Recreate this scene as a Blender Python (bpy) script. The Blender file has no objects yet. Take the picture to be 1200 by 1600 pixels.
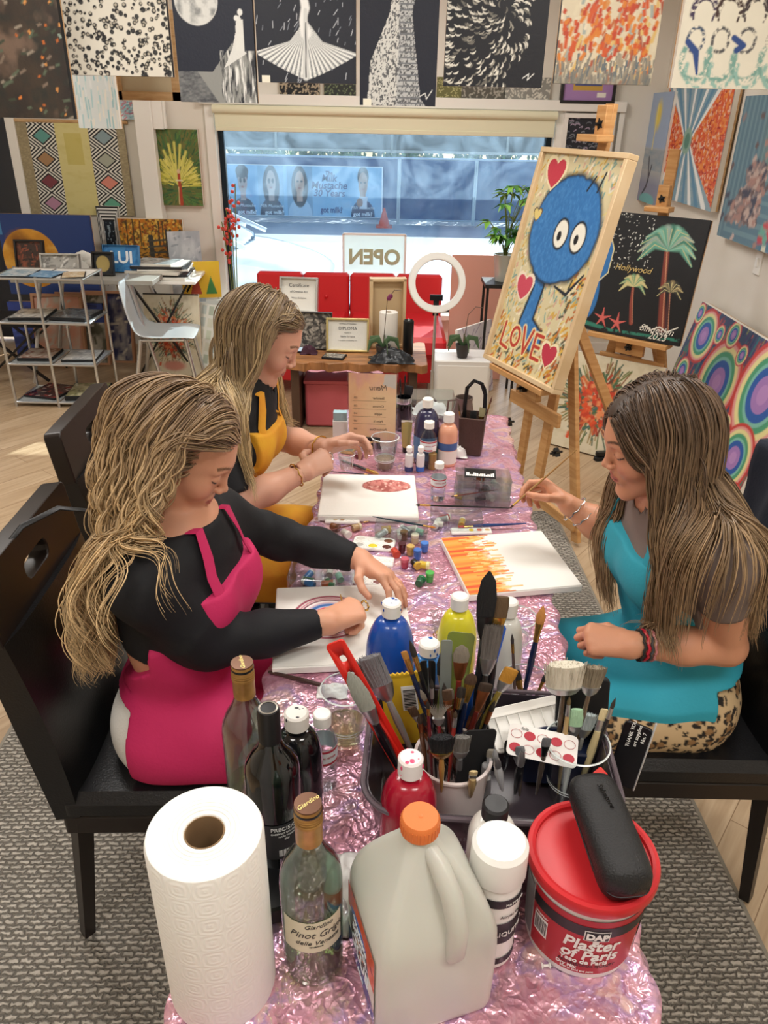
import bpy, math, random
import numpy as np
from mathutils import Vector, Matrix, Euler
R = math.radians
PI = math.pi
V = Vector
random.seed(7)
RNG = np.random.default_rng(11)
COL = bpy.context.scene.collection
# ------------------------------------------------------------------ camera
FPX, PITCH, ROLL, CAMZ = 1185.0, 27.7, 1.2, 1.75
CAMM = (Matrix.Rotation(R(90 - PITCH), 3, 'X') @ Matrix.Rotation(R(ROLL), 3, 'Z'))
def at(px, py, z=None, Y=None, X=None):
    """point of the place seen at a photograph pixel, at a known height z, distance Y or side X"""
    d = CAMM @ V(((px - 600) / FPX, -(py - 800) / FPX, -1))
    if z is not None: t = (z - CAMZ) / d.z
    elif Y is not None: t = Y / d.y
    else: t = X / d.x
    return V((0, 0, CAMZ)) + d * t
# ------------------------------------------------------------------ materials
MATS = {}
def srgb(c):
    if isinstance(c, str):
        c = tuple(int(c[i:i + 2], 16) / 255 for i in (0, 2, 4))
    return tuple((x / 12.92 if x <= .04045 else ((x + .055) / 1.055) ** 2.4) for x in c[:3])
def mat(name, c='cccccc', rough=.5, metal=0, var=None, bump=None, trans=0, ior=1.45, coat=0, emit=None, attr=False, spec=None, alpha=1, sheen=0, sss=0, tf=None, stretch=None):
    if name in MATS: return MATS[name]
    m = bpy.data.materials.new(name); m.use_nodes = True
    nt = m.node_tree; b = nt.nodes['Principled BSDF']; N = nt.nodes.new; L = nt.links.new
    b.inputs['Base Color'].default_value = (*srgb(c), 1)
    b.inputs['Roughness'].default_value = rough; b.inputs['Metallic'].default_value = metal
    b.inputs['IOR'].default_value = ior
    if trans: b.inputs['Transmission Weight'].default_value = trans
    if coat: b.inputs['Coat Weight'].default_value = coat; b.inputs['Coat Roughness'].default_value = .08
    if spec is not None: b.inputs['Specular IOR Level'].default_value = spec
    if sheen: b.inputs['Sheen Weight'].default_value = sheen
    if alpha < 1: b.inputs['Alpha'].default_value = alpha
    if sss: b.inputs['Subsurface Weight'].default_value = sss; b.inputs['Subsurface Radius'].default_value = (.012, .005, .003); b.inputs['Subsurface Scale'].default_value = 1
    if tf: b.inputs['Thin Film Thickness'].default_value = tf
    if emit: b.inputs['Emission Color'].default_value = (*srgb(emit[0]), 1); b.inputs['Emission Strength'].default_value = emit[1]
    tc = N('ShaderNodeTexCoord'); mp = N('ShaderNodeMapping'); L(tc.outputs['Object'], mp.inputs['Vector'])
    if stretch: mp.inputs['Scale'].default_value = stretch
    src = None
    if attr:
        a = N('ShaderNodeAttribute'); a.attribute_name = 'Col'; src = a.outputs['Color']; L(src, b.inputs['Base Color'])
    if var:
        n = N('ShaderNodeTexNoise'); n.inputs['Scale'].default_value = var[0]; n.inputs['Detail'].default_value = 5
        L(mp.outputs[0], n.inputs['Vector'])
        cr = N('ShaderNodeValToRGB'); cr.color_ramp.elements[0].position = .35; cr.color_ramp.elements[1].position = .68
        L(n.outputs['Fac'], cr.inputs[0])
        mx = N('ShaderNodeMix'); mx.data_type = 'RGBA'; mx.inputs[7].default_value = (*srgb(var[1]), 1)
        mx.inputs[6].default_value = (*srgb(c), 1)
        if src: L(src, mx.inputs[6])
        L(cr.outputs[0], mx.inputs[0]); L(mx.outputs[2], b.inputs['Base Color'])
    if bump:
        n = N('ShaderNodeTexNoise'); n.inputs['Scale'].default_value = bump[0]; n.inputs['Detail'].default_value = 4
        L(mp.outputs[0], n.inputs['Vector'])
        bp = N('ShaderNodeBump'); bp.inputs['Strength'].default_value = bump[1]; bp.inputs['Distance'].default_value = .003
        L(n.outputs['Fac'], bp.inputs['Height']); L(bp.outputs[0], b.inputs['Normal'])
    MATS[name] = m
    return m
def pbsdf(m): return m.node_tree.nodes['Principled BSDF']
ART = mat('painted_canvas', rough=.55, attr=True, bump=(90, .25))
GLOSSART = mat('glossy_print', rough=.25, attr=True)
# ------------------------------------------------------------------ mesh builder
class MB:
    def __init__(s, M=None): s.v = []; s.f = []; s.fm = []; s.M = M or Matrix(); s.mi = 0
    def add(s, vs, fs, M=None):
        o = len(s.v); M = s.M @ M if M is not None else s.M
        s.v += [M @ V(p) for p in vs]; s.f += [[i + o for i in f] for f in fs]; s.fm += [s.mi] * len(fs); return s
    def box(s, c, d, rot=None, taper=1):
        x, y, z = d[0] / 2, d[1] / 2, d[2] / 2; t = taper
        vs = [(-x * t, -y * t, -z), (x * t, -y * t, -z), (x * t, y * t, -z), (-x * t, y * t, -z), (-x, -y, z), (x, -y, z), (x, y, z), (-x, y, z)]
        fs = [(3, 2, 1, 0), (4, 5, 6, 7), (0, 1, 5, 4), (1, 2, 6, 5), (2, 3, 7, 6), (3, 0, 4, 7)]
        M = Matrix.Translation(c)
        if rot is not None: M = M @ (rot.to_4x4() if not isinstance(rot, tuple) else Euler(rot).to_matrix().to_4x4())
        return s.add(vs, fs, M)
    def bar(s, a, b, w, h=None, up=(0, 0, 1)):
        """rectangular bar from a to b"""
        a, b = V(a), V(b); d = b - a; h = h or w
        z = d.normalized(); x = V(up).cross(z)
        if x.length < 1e-4: x = V((1, 0, 0)).cross(z)
        x.normalize(); y = z.cross(x)
        m = Matrix((x, y, z)).transposed().to_4x4()
        return s.add(*_boxvf(w, h, d.length), Matrix.Translation((a + b) / 2) @ m)
    def lathe(s, prof, seg=32, o=(0, 0, 0), M=None, caps=True, a0=0, a1=2 * PI, sx=1, sy=1):
        vs = []; fs = []; full = abs(a1 - a0 - 2 * PI) < 1e-6; n = seg if full else seg + 1
        for r, z in prof:
            for i in range(n):
                t = a0 + (a1 - a0) * i / seg
                vs.append((o[0] + r * sx * math.cos(t), o[1] + r * sy * math.sin(t), o[2] + z))
        for k in range(len(prof) - 1):
            for i in range(seg):
                j = (i + 1) % n
                fs.append((k * n + i, k * n + j, (k + 1) * n + j, (k + 1) * n + i))
        if caps and full:
            if prof[0][0] > 1e-5: fs.append(tuple(range(n))[::-1])
            if prof[-1][0] > 1e-5: fs.append(tuple((len(prof) - 1) * n + i for i in range(n)))
        return s.add(vs, fs, M)
    def tube(s, pts, r, seg=8, caps=True, flat=1.0, up=None):
        pts = [V(p) for p in pts]; n = len(pts)
        rr = r if isinstance(r, (list, tuple)) else [r] * n
        t0 = (pts[1] - pts[0]).normalized(); u = V(up) if up else V((0, 0, 1)); x = u.cross(t0)
        if x.length < 1e-3: x = V((1, 0, 0)).cross(t0)
        x.normalize(); vs = []; fs = []
        for i, p in enumerate(pts):
            t = (pts[min(i + 1, n - 1)] - pts[max(i - 1, 0)]).normalized()
            x = (x - t * x.dot(t)); x.normalize(); y = t.cross(x)
            for k in range(seg):
                a = 2 * PI * k / seg
                vs.append(p + (x * math.cos(a) + y * math.sin(a) * flat) * rr[i])
        for i in range(n - 1):
            for k in range(seg):
                j = (k + 1) % seg
                fs.append((i * seg + k, i * seg + j, (i + 1) * seg + j, (i + 1) * seg + k))
        if caps: fs.append(tuple(range(seg))[::-1]); fs.append(tuple((n - 1) * seg + k for k in range(seg)))
        return s.add(vs, fs)
    def rod(s, a, b, r, r2=None, seg=10): return s.tube([a, b], [r, r if r2 is None else r2], seg)
    def sphere(s, c, r, seg=16, ring=10, sc=(1, 1, 1), M=None):
        pr = [(max(1e-6, math.sin(PI * i / ring)), -math.cos(PI * i / ring)) for i in range(ring + 1)]
        m = Matrix.Translation(c) @ (M.to_4x4() if M else Matrix()) @ Matrix.Diagonal((r * sc[0], r * sc[1], r * sc[2], 1))
        return s.lathe(pr, seg, M=m, caps=False)
    def prism(s, poly, z0, z1, M=None):
        n = len(poly); vs = [(x, y, z0) for x, y in poly] + [(x, y, z1) for x, y in poly]
        fs = [tuple(range(n))[::-1], tuple(range(n, 2 * n))] + [(i, (i + 1) % n, n + (i + 1) % n, n + i) for i in range(n)]
        return s.add(vs, fs, M)
    def rounded(s, c, d, rad, seg=5, edge=.003, rot=None, tz=1.0, hollow=None):
        """upright box with rounded vertical corners and softened top and bottom edges"""
        x, y, z = d[0] / 2, d[1] / 2, d[2] / 2
        def ring(e, zz, t): return [(px * t, py * t, zz) for px, py in rrect(2 * (x - e), 2 * (y - e), max(rad - e, .0005), seg)]
        rs = [ring(edge, -z, tz), ring(0, -z + edge, tz), ring(0, z - edge, 1), ring(edge, z, 1)]
        if hollow: rs += [ring(hollow, z, 1), ring(hollow + .001, -z + hollow, tz)]
        n = len(rs[0]); vs = sum(rs, [])
        fs = [tuple(range(n))[::-1]] + [(k * n + i, k * n + (i + 1) % n, (k + 1) * n + (i + 1) % n, (k + 1) * n + i) for k in range(len(rs) - 1) for i in range(n)] + [tuple((len(rs) - 1) * n + i for i in range(n))]
        M = Matrix.Translation(c)
        if rot is not None: M = M @ (rot.to_4x4() if not isinstance(rot, tuple) else Euler(rot).to_matrix().to_4x4())
        return s.add(vs, fs, M)
    def build(s, name, m, parent=None, smooth=30, bevel=0, sub=0, solid=0):
        me = bpy.data.meshes.new(name); me.from_pydata([tuple(p) for p in s.v], [], s.f); me.update()
        ms = m if isinstance(m, (list, tuple)) else [m]
        for q in ms: me.materials.append(q)
        if len(ms) > 1: me.polygons.foreach_set('material_index', s.fm)
        if smooth:
            me.polygons.foreach_set('use_smooth', [True] * len(me.polygons))
            me.set_sharp_from_angle(angle=R(smooth))
        o = bpy.data.objects.new(name, me); COL.objects.link(o)
        if parent: o.parent = parent
        if solid: md = o.modifiers.new('s', 'SOLIDIFY'); md.thickness = solid; md.offset = 0
        if sub: md = o.modifiers.new('u', 'SUBSURF'); md.levels = md.render_levels = sub
        if bevel: md = o.modifiers.new('b', 'BEVEL'); md.width = bevel; md.segments = 2; md.limit_method = 'ANGLE'; md.angle_limit = R(40)
        return o
def _boxvf(w, h, l):
    x, y, z = w / 2, h / 2, l / 2
    return ([(-x, -y, -z), (x, -y, -z), (x, y, -z), (-x, y, -z), (-x, -y, z), (x, -y, z), (x, y, z), (-x, y, z)],
            [(3, 2, 1, 0), (4, 5, 6, 7), (0, 1, 5, 4), (1, 2, 6, 5), (2, 3, 7, 6), (3, 0, 4, 7)])
def rrect(w, h, r, seg=5):
    out = []
    for cx, cy, a in ((w / 2 - r, h / 2 - r, 0), (-w / 2 + r, h / 2 - r, 90), (-w / 2 + r, -h / 2 + r, 180), (w / 2 - r, -h / 2 + r, 270)):
        for k in range(seg + 1):
            t = R(a + 90 * k / seg); out.append((cx + r * math.cos(t), cy + r * math.sin(t)))
    return out
def tag(o, label, cat, group=None, kind=None):
    if label: o['label'] = label
    if cat: o['category'] = cat
    if group: o['group'] = group
    if kind: o['kind'] = kind
    return o
def thing(name, label, cat, loc=(0, 0, 0), rot=0, group=None):
    o = bpy.data.objects.new(name, None); o.empty_display_size = .05; COL.objects.link(o); o.location = loc
    o.rotation_euler = rot if isinstance(rot, tuple) else (0, 0, rot)
    return tag(o, label, cat, group)
def struct(o): o['kind'] = 'structure'; return o
def frame_to(x, y, o=(0, 0, 0)):
    """matrix whose local x and y axes run along x and y (z = x cross y)"""
    x = V(x).normalized(); z = x.cross(V(y)).normalized(); y = z.cross(x)
    m = Matrix((x, y, z)).transposed().to_4x4(); m.translation = V(o); return m
def setM(o, M): o.matrix_world = M; return o
def copy_tree(o, parent=None):
    c = o.copy(); COL.objects.link(c)
    if parent: c.parent = parent
    for ch in list(o.children): copy_tree(ch, c)
    return c
# text as mesh, optionally wrapped around an upright cylinder of radius wrap
def text(s, size, m, name='lettering', parent=None, M=None, align='CENTER', ext=.0003, wrap=None, shear=0, bold=0, sx=1, raw=False):
    cu = bpy.data.curves.new('t', 'FONT'); cu.body = s; cu.size = size; cu.align_x = align; cu.align_y = 'CENTER'
    cu.extrude = ext; cu.shear = shear; cu.offset = bold; cu.resolution_u = 3
    o = bpy.data.objects.new('t', cu); COL.objects.link(o)
    dg = bpy.context.evaluated_depsgraph_get(); me = bpy.data.meshes.new_from_object(o.evaluated_get(dg))
    bpy.data.objects.remove(o); bpy.data.curves.remove(cu)
    vs = [V((v.co.x * sx, v.co.y, v.co.z)) for v in me.vertices]; fs = [tuple(p.vertices) for p in me.polygons]
    bpy.data.meshes.remove(me)
    if wrap:
        vs = [V((wrap_r(wrap, p.z) * math.sin(p.x / wrap), -wrap_r(wrap, p.z) * math.cos(p.x / wrap), p.y)) for p in vs]
    if raw: return vs, fs
    b = MB(M); b.add(vs, fs)
    return b.build(name, m, parent, smooth=0)
def wrap_r(w, z): return w + z
# ------------------------------------------------------------------ numpy painting
def vnoise(x, y, seed=0):
    xi = np.floor(x).astype(int); yi = np.floor(y).astype(int); fx = x - xi; fy = y - yi
    fx = fx * fx * (3 - 2 * fx); fy = fy * fy * (3 - 2 * fy)
    def h(a, b):
        n = (a * 374761393 + b * 668265263 + seed * 974711) & 0xffffffff
        n = ((n ^ (n >> 13)) * 1274126177) & 0xffffffff
        return ((n ^ (n >> 16)) & 0xffff) / 65535.0
    return (h(xi, yi) * (1 - fx) + h(xi + 1, yi) * fx) * (1 - fy) + (h(xi, yi + 1) * (1 - fx) + h(xi + 1, yi + 1) * fx) * fy
def fbm(x, y, seed=0, o=4):
    s = 0; a = .5; t = 0
    for i in range(o): s = s + a * vnoise(x * 2 ** i, y * 2 ** i, seed + i); t += a; a *= .5
    return s / t
def hx(c): return np.array(srgb(c))
class Paint:
    """colour field on a u,v grid, u to the right 0..1, v up 0..1, drawn with strokes and shapes"""
    def __init__(s, w, h, n=110, bg='ffffff'):
        s.w, s.h, s.k = w, h, 1; k = n / max(w, h); s.nx, s.ny = max(8, int(w * k)), max(8, int(h * k))
        s.u, s.v = np.meshgrid(np.linspace(0, 1, s.nx + 1), np.linspace(0, 1, s.ny + 1))
        s.x, s.y = s.u * w, s.v * h
        s.c = np.ones(s.u.shape + (3,)) * hx(bg)
    def mix(s, m, c):
        m = np.clip(m, 0, 1)[..., None]; c = hx(c) if isinstance(c, str) else c
        s.c = s.c * (1 - m) + c * m; return s
    def n(s, sx, sy=None, seed=0, o=4): return fbm(s.u * sx, s.v * (sy or sx), seed, o)
    def ell(s, u, v, ru, rv, c, soft=.02, ang=0, wob=0, seed=3):
        du, dv = (s.u - u) * s.w, (s.v - v) * s.h; ca, sa = math.cos(ang), math.sin(ang)
        a, b = du * ca + dv * sa, -du * sa + dv * ca
        d = np.sqrt((a / (ru * s.w)) ** 2 + (b / (rv * s.h)) ** 2)
        if wob: d = d + wob * (s.n(9, seed=seed) - .5)
        return s.mix((1 - d) / soft + .5, c)
    def line(s, pts, wd, c, soft=.4, rough=0, seed=1):
        """stroke through u,v points, wd as a share of the width; a number or one per point"""
        m = np.zeros(s.u.shape); W = s.w
        for i in range(len(pts) - 1):
            (a, b), (p, q) = pts[i], pts[i + 1]; ax, ay, bx, by = a * W, b * s.h, p * W, q * s.h
            dx, dy = bx - ax, by - ay; L2 = dx * dx + dy * dy + 1e-12
            t = np.clip(((s.x - ax) * dx + (s.y - ay) * dy) / L2, 0, 1)
            d = np.hypot(s.x - ax - t * dx, s.y - ay - t * dy)
            w0 = wd if not isinstance(wd, (list, tuple)) else wd[i]; w1 = wd if not isinstance(wd, (list, tuple)) else wd[i + 1]
            ww = (w0 + (w1 - w0) * t) * W / 2
            m = np.maximum(m, np.clip((ww - d) / (soft * ww + 1e-9) + .3, 0, 1))
        if rough: m = m * np.clip((s.n(40, seed=seed) - rough) * 6 + .5, 0, 1)
        return s.mix(m, c)
    def poly(s, pts, c, a=1.0):
        m = np.zeros(s.u.shape, bool); n = len(pts)
        for i in range(n):
            (x1, y1), (x2, y2) = pts[i], pts[(i + 1) % n]
            if y1 == y2: continue
            k = ((y1 > s.v) != (y2 > s.v)) & (s.u < (x2 - x1) * (s.v - y1) / (y2 - y1) + x1); m ^= k
        return s.mix(m * a, c)
    def heart(s, u, v, r, c, edge=None, ang=0):
        for rr, cc in (((r * 1.22, edge), (r, c)) if edge else ((r, c),)):
            x = (s.u - u) * s.w / (rr * s.w); y = (s.v - v) * s.h / (rr * s.w); ca, sa = math.cos(ang), math.sin(ang)
            x, y = x * ca + y * sa, -x * sa + y * ca
            s.mix(((x * x + y * y - .6) ** 3 - x * x * y ** 3 * 1.6 < 0) * 1.0, cc)
        return s
    def strokes(s, n, cols, ln, wd, ang=0, spread=.4, seed=5, where=None):
        """n short brush strokes"""
        rg = np.random.default_rng(seed)
        for i in range(n):
            for _ in range(20):
                u, v = rg.random(2)
                if where is None or where(u, v): break
            a = ang(u, v) if callable(ang) else ang
            a += (rg.random() - .5) * spread; l = ln * (.5 + rg.random()); c = cols[rg.integers(len(cols))]
            du, dv = math.cos(a) * l / 2, math.sin(a) * l / 2 * s.w / s.h
            # local window only
            i0, i1 = sorted((int((u - abs(du) - wd) * s.nx), int((u + abs(du) + wd) * s.nx) + 2)); k = s.w / s.h
            j0, j1 = sorted((int((v - abs(dv) - wd * k) * s.ny * s.k), int((v + abs(dv) + wd * k) * s.ny * s.k) + 2))
            i0, j0 = max(i0, 0), max(j0, 0)
            if i1 <= i0 or j1 <= j0: continue
            X = (s.x[j0:j1, i0:i1] - u * s.w); Yv = (s.y[j0:j1, i0:i1] - v * s.h)
            if X.size == 0: continue
            p = X * math.cos(a) + Yv * math.sin(a); q = -X * math.sin(a) + Yv * math.cos(a)
            m = np.clip(1.4 - np.abs(q) / (wd * s.w / 2) ** 1 * 1.0, 0, 1) * (np.abs(p) < l * s.w / 2)
            m = m[..., None]; s.c[j0:j1, i0:i1] = s.c[j0:j1, i0:i1] * (1 - m) + hx(c) * m
        return s
    def mesh(s, name, m, parent, M=None, lift=0):
        """flat sheet in local x (width) z (height), facing -y, lower left corner at the origin"""
        co = np.stack([s.x, np.full_like(s.x, -lift), s.y], -1).reshape(-1, 3)
        nx, ny = s.nx + 1, s.ny + 1; i = np.arange(nx * ny).reshape(ny, nx)
        f = np.stack([i[:-1, :-1], i[:-1, 1:], i[1:, 1:], i[1:, :-1]], -1).reshape(-1, 4)
        me = npmesh(name, co, f, s.c.reshape(-1, 3), m, smooth=False)
        o = bpy.data.objects.new(name, me); COL.objects.link(o)
        if parent: o.parent = parent
        if M is not None: o.matrix_local = M
        return o
def npmesh(name, co, f, col=None, m=None, smooth=True):
    me = bpy.data.meshes.new(name); n, k = f.shape
    me.vertices.add(len(co)); me.vertices.foreach_set('co', np.ascontiguousarray(co, np.float32).ravel())
    me.loops.add(n * k); me.loops.foreach_set('vertex_index', np.ascontiguousarray(f, np.int32).ravel())
    me.polygons.add(n); me.polygons.foreach_set('loop_start', np.arange(0, n * k, k, dtype=np.int32))
    me.update(calc_edges=True); me.validate()
    if smooth: me.polygons.foreach_set('use_smooth', np.ones(n, bool))
    if col is not None:
        a = me.color_attributes.new('Col', 'FLOAT_COLOR', 'POINT')
        a.data.foreach_set('color', np.concatenate([np.clip(col, 0, 1), np.ones((len(col), 1))], 1).astype(np.float32).ravel())
    if m: me.materials.append(m)
    return me
EDGEW = mat('canvas_edge_white', 'e9e4da', .8, bump=(200, .2))
EDGEK = mat('canvas_edge_black', '141518', .7)
WOODL = mat('pine_wood', 'd3b083', .55, var=(9, 'b98f5f'), stretch=(1, 1, 6))
def canvas(name, label, w, h, paint, M, depth=.035, edge=EDGEW, cat='painting', group=None, frame=None, fw=.03, art=None):
    """stretched canvas: painted front, folded edges, wooden stretcher bars behind; local x right, z up, front faces -y, origin at lower left"""
    t = thing(name, label, cat, group=group); t.matrix_world = M
    b = MB(); b.box((w / 2, depth / 2 + .001, h / 2), (w, depth, h)); b.build('canvas_wrap', edge, t, bevel=.002)
    s = MB()
    for c, d in (((w / 2, depth + .006, .02), (w, .012, .04)), ((w / 2, depth + .006, h - .02), (w, .012, .04)), ((.02, depth + .006, h / 2), (.04, .012, h - .08)), ((w - .02, depth + .006, h / 2), (.04, .012, h - .08))): s.box(c, d)
    s.build('stretcher_bars', WOODL, t)
    paint.mesh('painted_front', art or ART, t, lift=.0012)
    if frame:
        f = MB(); d = depth + .03
        for c, e in (((w / 2, depth / 2 - .005, -fw / 2), (w + 2 * fw, d, fw)), ((w / 2, depth / 2 - .005, h + fw / 2), (w + 2 * fw, d, fw)), ((-fw / 2, depth / 2 - .005, h / 2), (fw, d, h)), ((w + fw / 2, depth / 2 - .005, h / 2), (fw, d, h))): f.box(c, e)
        f.build('frame', frame, t, bevel=.002)
    return t
def hang(px0, py0, px1, py1, Y=None, X=None, side='front'):
    """matrix, width, height of a hanging picture from the pixels of its upper left and lower right corners on a wall plane"""
    a = at(px0, py0, Y=Y, X=X); b = at(px1, py1, Y=Y, X=X)
    if Y is not None: return Matrix.Translation((a.x, Y, b.z)), b.x - a.x, a.z - b.z
    w = abs(a.y - b.y); M = Matrix.Translation((X, a.y, b.z)) @ Matrix.Rotation(-PI / 2, 4, 'Z'); return M, w, a.z - b.z
def stand(p0, p1, h, lean):
    """picture standing on its lower edge from p0 to p1 (left to right as seen), leaning back by lean"""
    p0, p1 = V(p0), V(p1); x = (p1 - p0); z = V((0, 0, 1)) ; y = z.cross(x).normalized()
    up = (z * math.cos(lean) + y * math.sin(lean)); yy = up.cross(x.normalized())
    m = Matrix((x.normalized(), yy, up)).transposed().to_4x4(); m.translation = p0; return m, x.length
# ------------------------------------------------------------------ room shell
YW, XR, XL, YB, ZC = 6.3, 1.97, -3.6, -1.6, 2.85
WALL = mat('plaster_wall', 'e9e4da', .8, bump=(60, .15), var=(2, 'e2dccf'))
TRIM = mat('white_trim', 'efece4', .45)
def planks():
    m = mat('oak_planks', 'c9ac86', .33); nt = m.node_tree; b = pbsdf(m); N = nt.nodes.new; L = nt.links.new
    tc = N('ShaderNodeTexCoord'); mp = N('ShaderNodeMapping'); mp.inputs['Rotation'].default_value = (0, 0, R(-52)); L(tc.outputs['Object'], mp.inputs[0])
    br = N('ShaderNodeTexBrick'); br.inputs['Scale'].default_value = 1; br.inputs['Brick Width'].default_value = 1.2; br.inputs['Row Height'].default_value = .14
    br.inputs['Mortar Size'].default_value = .0015; br.inputs['Color1'].default_value = (*srgb('c9b294'), 1); br.inputs['Color2'].default_value = (*srgb('b89f80'), 1); br.inputs['Mortar'].default_value = (*srgb('907658'), 1)
    L(mp.outputs[0], br.inputs['Vector'])
    m2 = N('ShaderNodeMapping'); m2.inputs['Scale'].default_value = (1.6, 26, 1); L(mp.outputs[0], m2.inputs[0])
    n = N('ShaderNodeTexNoise'); n.inputs['Scale'].default_value = 1.5; n.inputs['Detail'].default_value = 7; n.inputs['Distortion'].default_value = .4; L(m2.outputs[0], n.inputs['Vector'])
    cr = N('ShaderNodeValToRGB'); cr.color_ramp.elements[0].position = .3; cr.color_ramp.elements[0].color = (.62, .55, .47, 1); cr.color_ramp.elements[1].position = .7; cr.color_ramp.elements[1].color = (1, 1, 1, 1); L(n.outputs['Fac'], cr.inputs[0])
    mx = N('ShaderNodeMix'); mx.data_type = 'RGBA'; mx.blend_type = 'MULTIPLY'; mx.inputs[0].default_value = .8; L(br.outputs['Color'], mx.inputs[6]); L(cr.outputs[0], mx.inputs[7]); L(mx.outputs[2], b.inputs['Base Color'])
    bp = N('ShaderNodeBump'); bp.inputs['Strength'].default_value = .12; bp.inputs['Distance'].default_value = .002; L(n.outputs['Fac'], bp.inputs['Height']); L(bp.outputs[0], b.inputs['Normal'])
    return m
struct(MB().box(((XL + XR) / 2, (YB + YW) / 2, -.05), (XR - XL + .4, YW - YB + .4, .1)).build('floor', planks(), smooth=0))
struct(MB().box(((XL + XR) / 2, (YB + YW) / 2, ZC + .05), (XR - XL + .4, YW - YB + .4, .1)).build('ceiling', mat('ceiling_paint', 'efece6', .9), smooth=0))
# window opening in the front wall
WX0, WX1 = at(337, 205, Y=YW).x, at(866, 205, Y=YW).x
WZ1 = at(600, 168, Y=YW).z; WZ0 = .30
DX0, DX1, DZ = XL, at(22, 180, Y=YW).x, 2.02   # dark glass door at the far left
b = MB()
def wallpiece(x0, x1, z0, z1): b.box(((x0 + x1) / 2, YW + .1, (z0 + z1) / 2), (x1 - x0, .2, z1 - z0))
wallpiece(DX1, WX0, 0, WZ1); wallpiece(WX1, XR + .2, 0, WZ1); wallpiece(WX0, WX1, 0, WZ0); wallpiece(DX1, XR + .2, WZ1, ZC); wallpiece(XL - .2, DX1, DZ, ZC)
struct(b.build('wall_front', WALL, smooth=0))
struct(MB().box((XR + .1, (YB + YW) / 2, ZC / 2), (.2, YW - YB, ZC)).build('wall_right', WALL, smooth=0))
struct(MB().box(((XL + XR) / 2, YB - .1, ZC / 2), (XR - XL + .4, .2, ZC)).build('wall_back', WALL, smooth=0))
struct(MB().box((XL - .1, (YB + YW) / 2, ZC / 2), (.2, YW - YB, ZC)).build('wall_left', WALL, smooth=0))
struct(MB().box((XR - .008, (YB + YW) / 2, .045), (.016, YW - YB, .09)).build('baseboard_right', mat('dark_baseboard', '6b4a33', .5), bevel=.003))
struct(MB().box(((DX1 + .1 + XR) / 2, YW - .008, .045), (XR - DX1 - .1, .016, .09)).build('baseboard_front', TRIM, bevel=.003))
# glass: thin pane; bluish haze mixed in to wash out the view
def pane_mat():
    m = bpy.data.materials.new('window_glass'); m.use_nodes = True; nt = m.node_tree; nt.nodes.clear(); N = nt.nodes.new; L = nt.links.new
    o = N('ShaderNodeOutputMaterial'); tr = N('ShaderNodeBsdfTransparent'); tr.inputs[0].default_value = (.86, .95, .99, 1); gl = N('ShaderNodeBsdfGlossy'); gl.inputs['Roughness'].default_value = .02
    df = N('ShaderNodeBsdfTranslucent'); df.inputs[0].default_value = (.5, .7, .9, 1)
    tc = N('ShaderNodeTexCoord'); n = N('ShaderNodeTexNoise'); n.inputs['Scale'].default_value = 3; n.inputs['Detail'].default_value = 6; n.inputs['Distortion'].default_value = 2; L(tc.outputs['Object'], n.inputs['Vector'])
    mr = N('ShaderNodeMapRange'); mr.inputs[1].default_value = .35; mr.inputs[2].default_value = .8; mr.inputs[3].default_value = .03; mr.inputs[4].default_value = .15; L(n.outputs['Fac'], mr.inputs[0])
    m1 = N('ShaderNodeMixShader'); L(mr.outputs[0], m1.inputs[0]); L(tr.outputs[0], m1.inputs[1]); L(df.outputs[0], m1.inputs[2])
    fr = N('ShaderNodeFresnel'); fr.inputs[0].default_value = 1.35; m2 = N('ShaderNodeMixShader'); L(fr.outputs[0], m2.inputs[0]); L(m1.outputs[0], m2.inputs[1]); L(gl.outputs[0], m2.inputs[2]); L(m2.outputs[0], o.inputs[0])
    return m
GLASS = pane_mat(); ALU = mat('dark_aluminium', '23303a', .35, .6)
win = thing('window_1', None, None, (0, 0, 0)); win['kind'] = 'structure'
f = MB(); cx = (WX0 + WX1) / 2; cz = (WZ0 + WZ1) / 2
for c, d in (((WX0 + .02, YW + .1, cz), (.04, .06, WZ1 - WZ0)), ((WX1 - .02, YW + .1, cz), (.04, .06, WZ1 - WZ0)), ((cx, YW + .1, WZ0 + .02), (WX1 - WX0, .06, .04)), ((cx, YW + .1, WZ1 - .02), (WX1 - WX0, .06, .04))): f.box(c, d)
f.build('window_frame', ALU, win, bevel=.003)
MB().box((cx, YW + .1, cz), (WX1 - WX0 - .07, .006, WZ1 - WZ0 - .07)).build('pane', GLASS, win, smooth=0)
t = MB()
for c, d in (((WX0 - .035, YW - .012, cz + .03), (.07, .024, WZ1 - WZ0 + .06)), ((WX1 + .035, YW - .012, cz + .03), (.07, .024, WZ1 - WZ0 + .06)), ((cx, YW - .035, WZ0 - .02), (WX1 - WX0 + .2, .07, .04))): t.box(c, d)
t.build('window_casing', TRIM, win, bevel=.004)
# header trim above the window running to the right with an L shaped conduit end
p = at(975, 178, Y=YW)
struct(MB().box(((WX0 + p.x) / 2 - .05, YW - .03, WZ1 + .035), (p.x - WX0 + .1, .06, .07)).build('trim_1', TRIM, bevel=.004))
struct(MB().box((p.x - .02, YW - .02, 1.5), (.04, .04, .7)).build('trim_2', TRIM, bevel=.004))
q = at(215, 160, Y=YW - .2)
struct(MB().box((q.x, YW - .06, 1.0), (.13, .12, 2.0)).build('trim_3', TRIM, bevel=.006))
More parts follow.
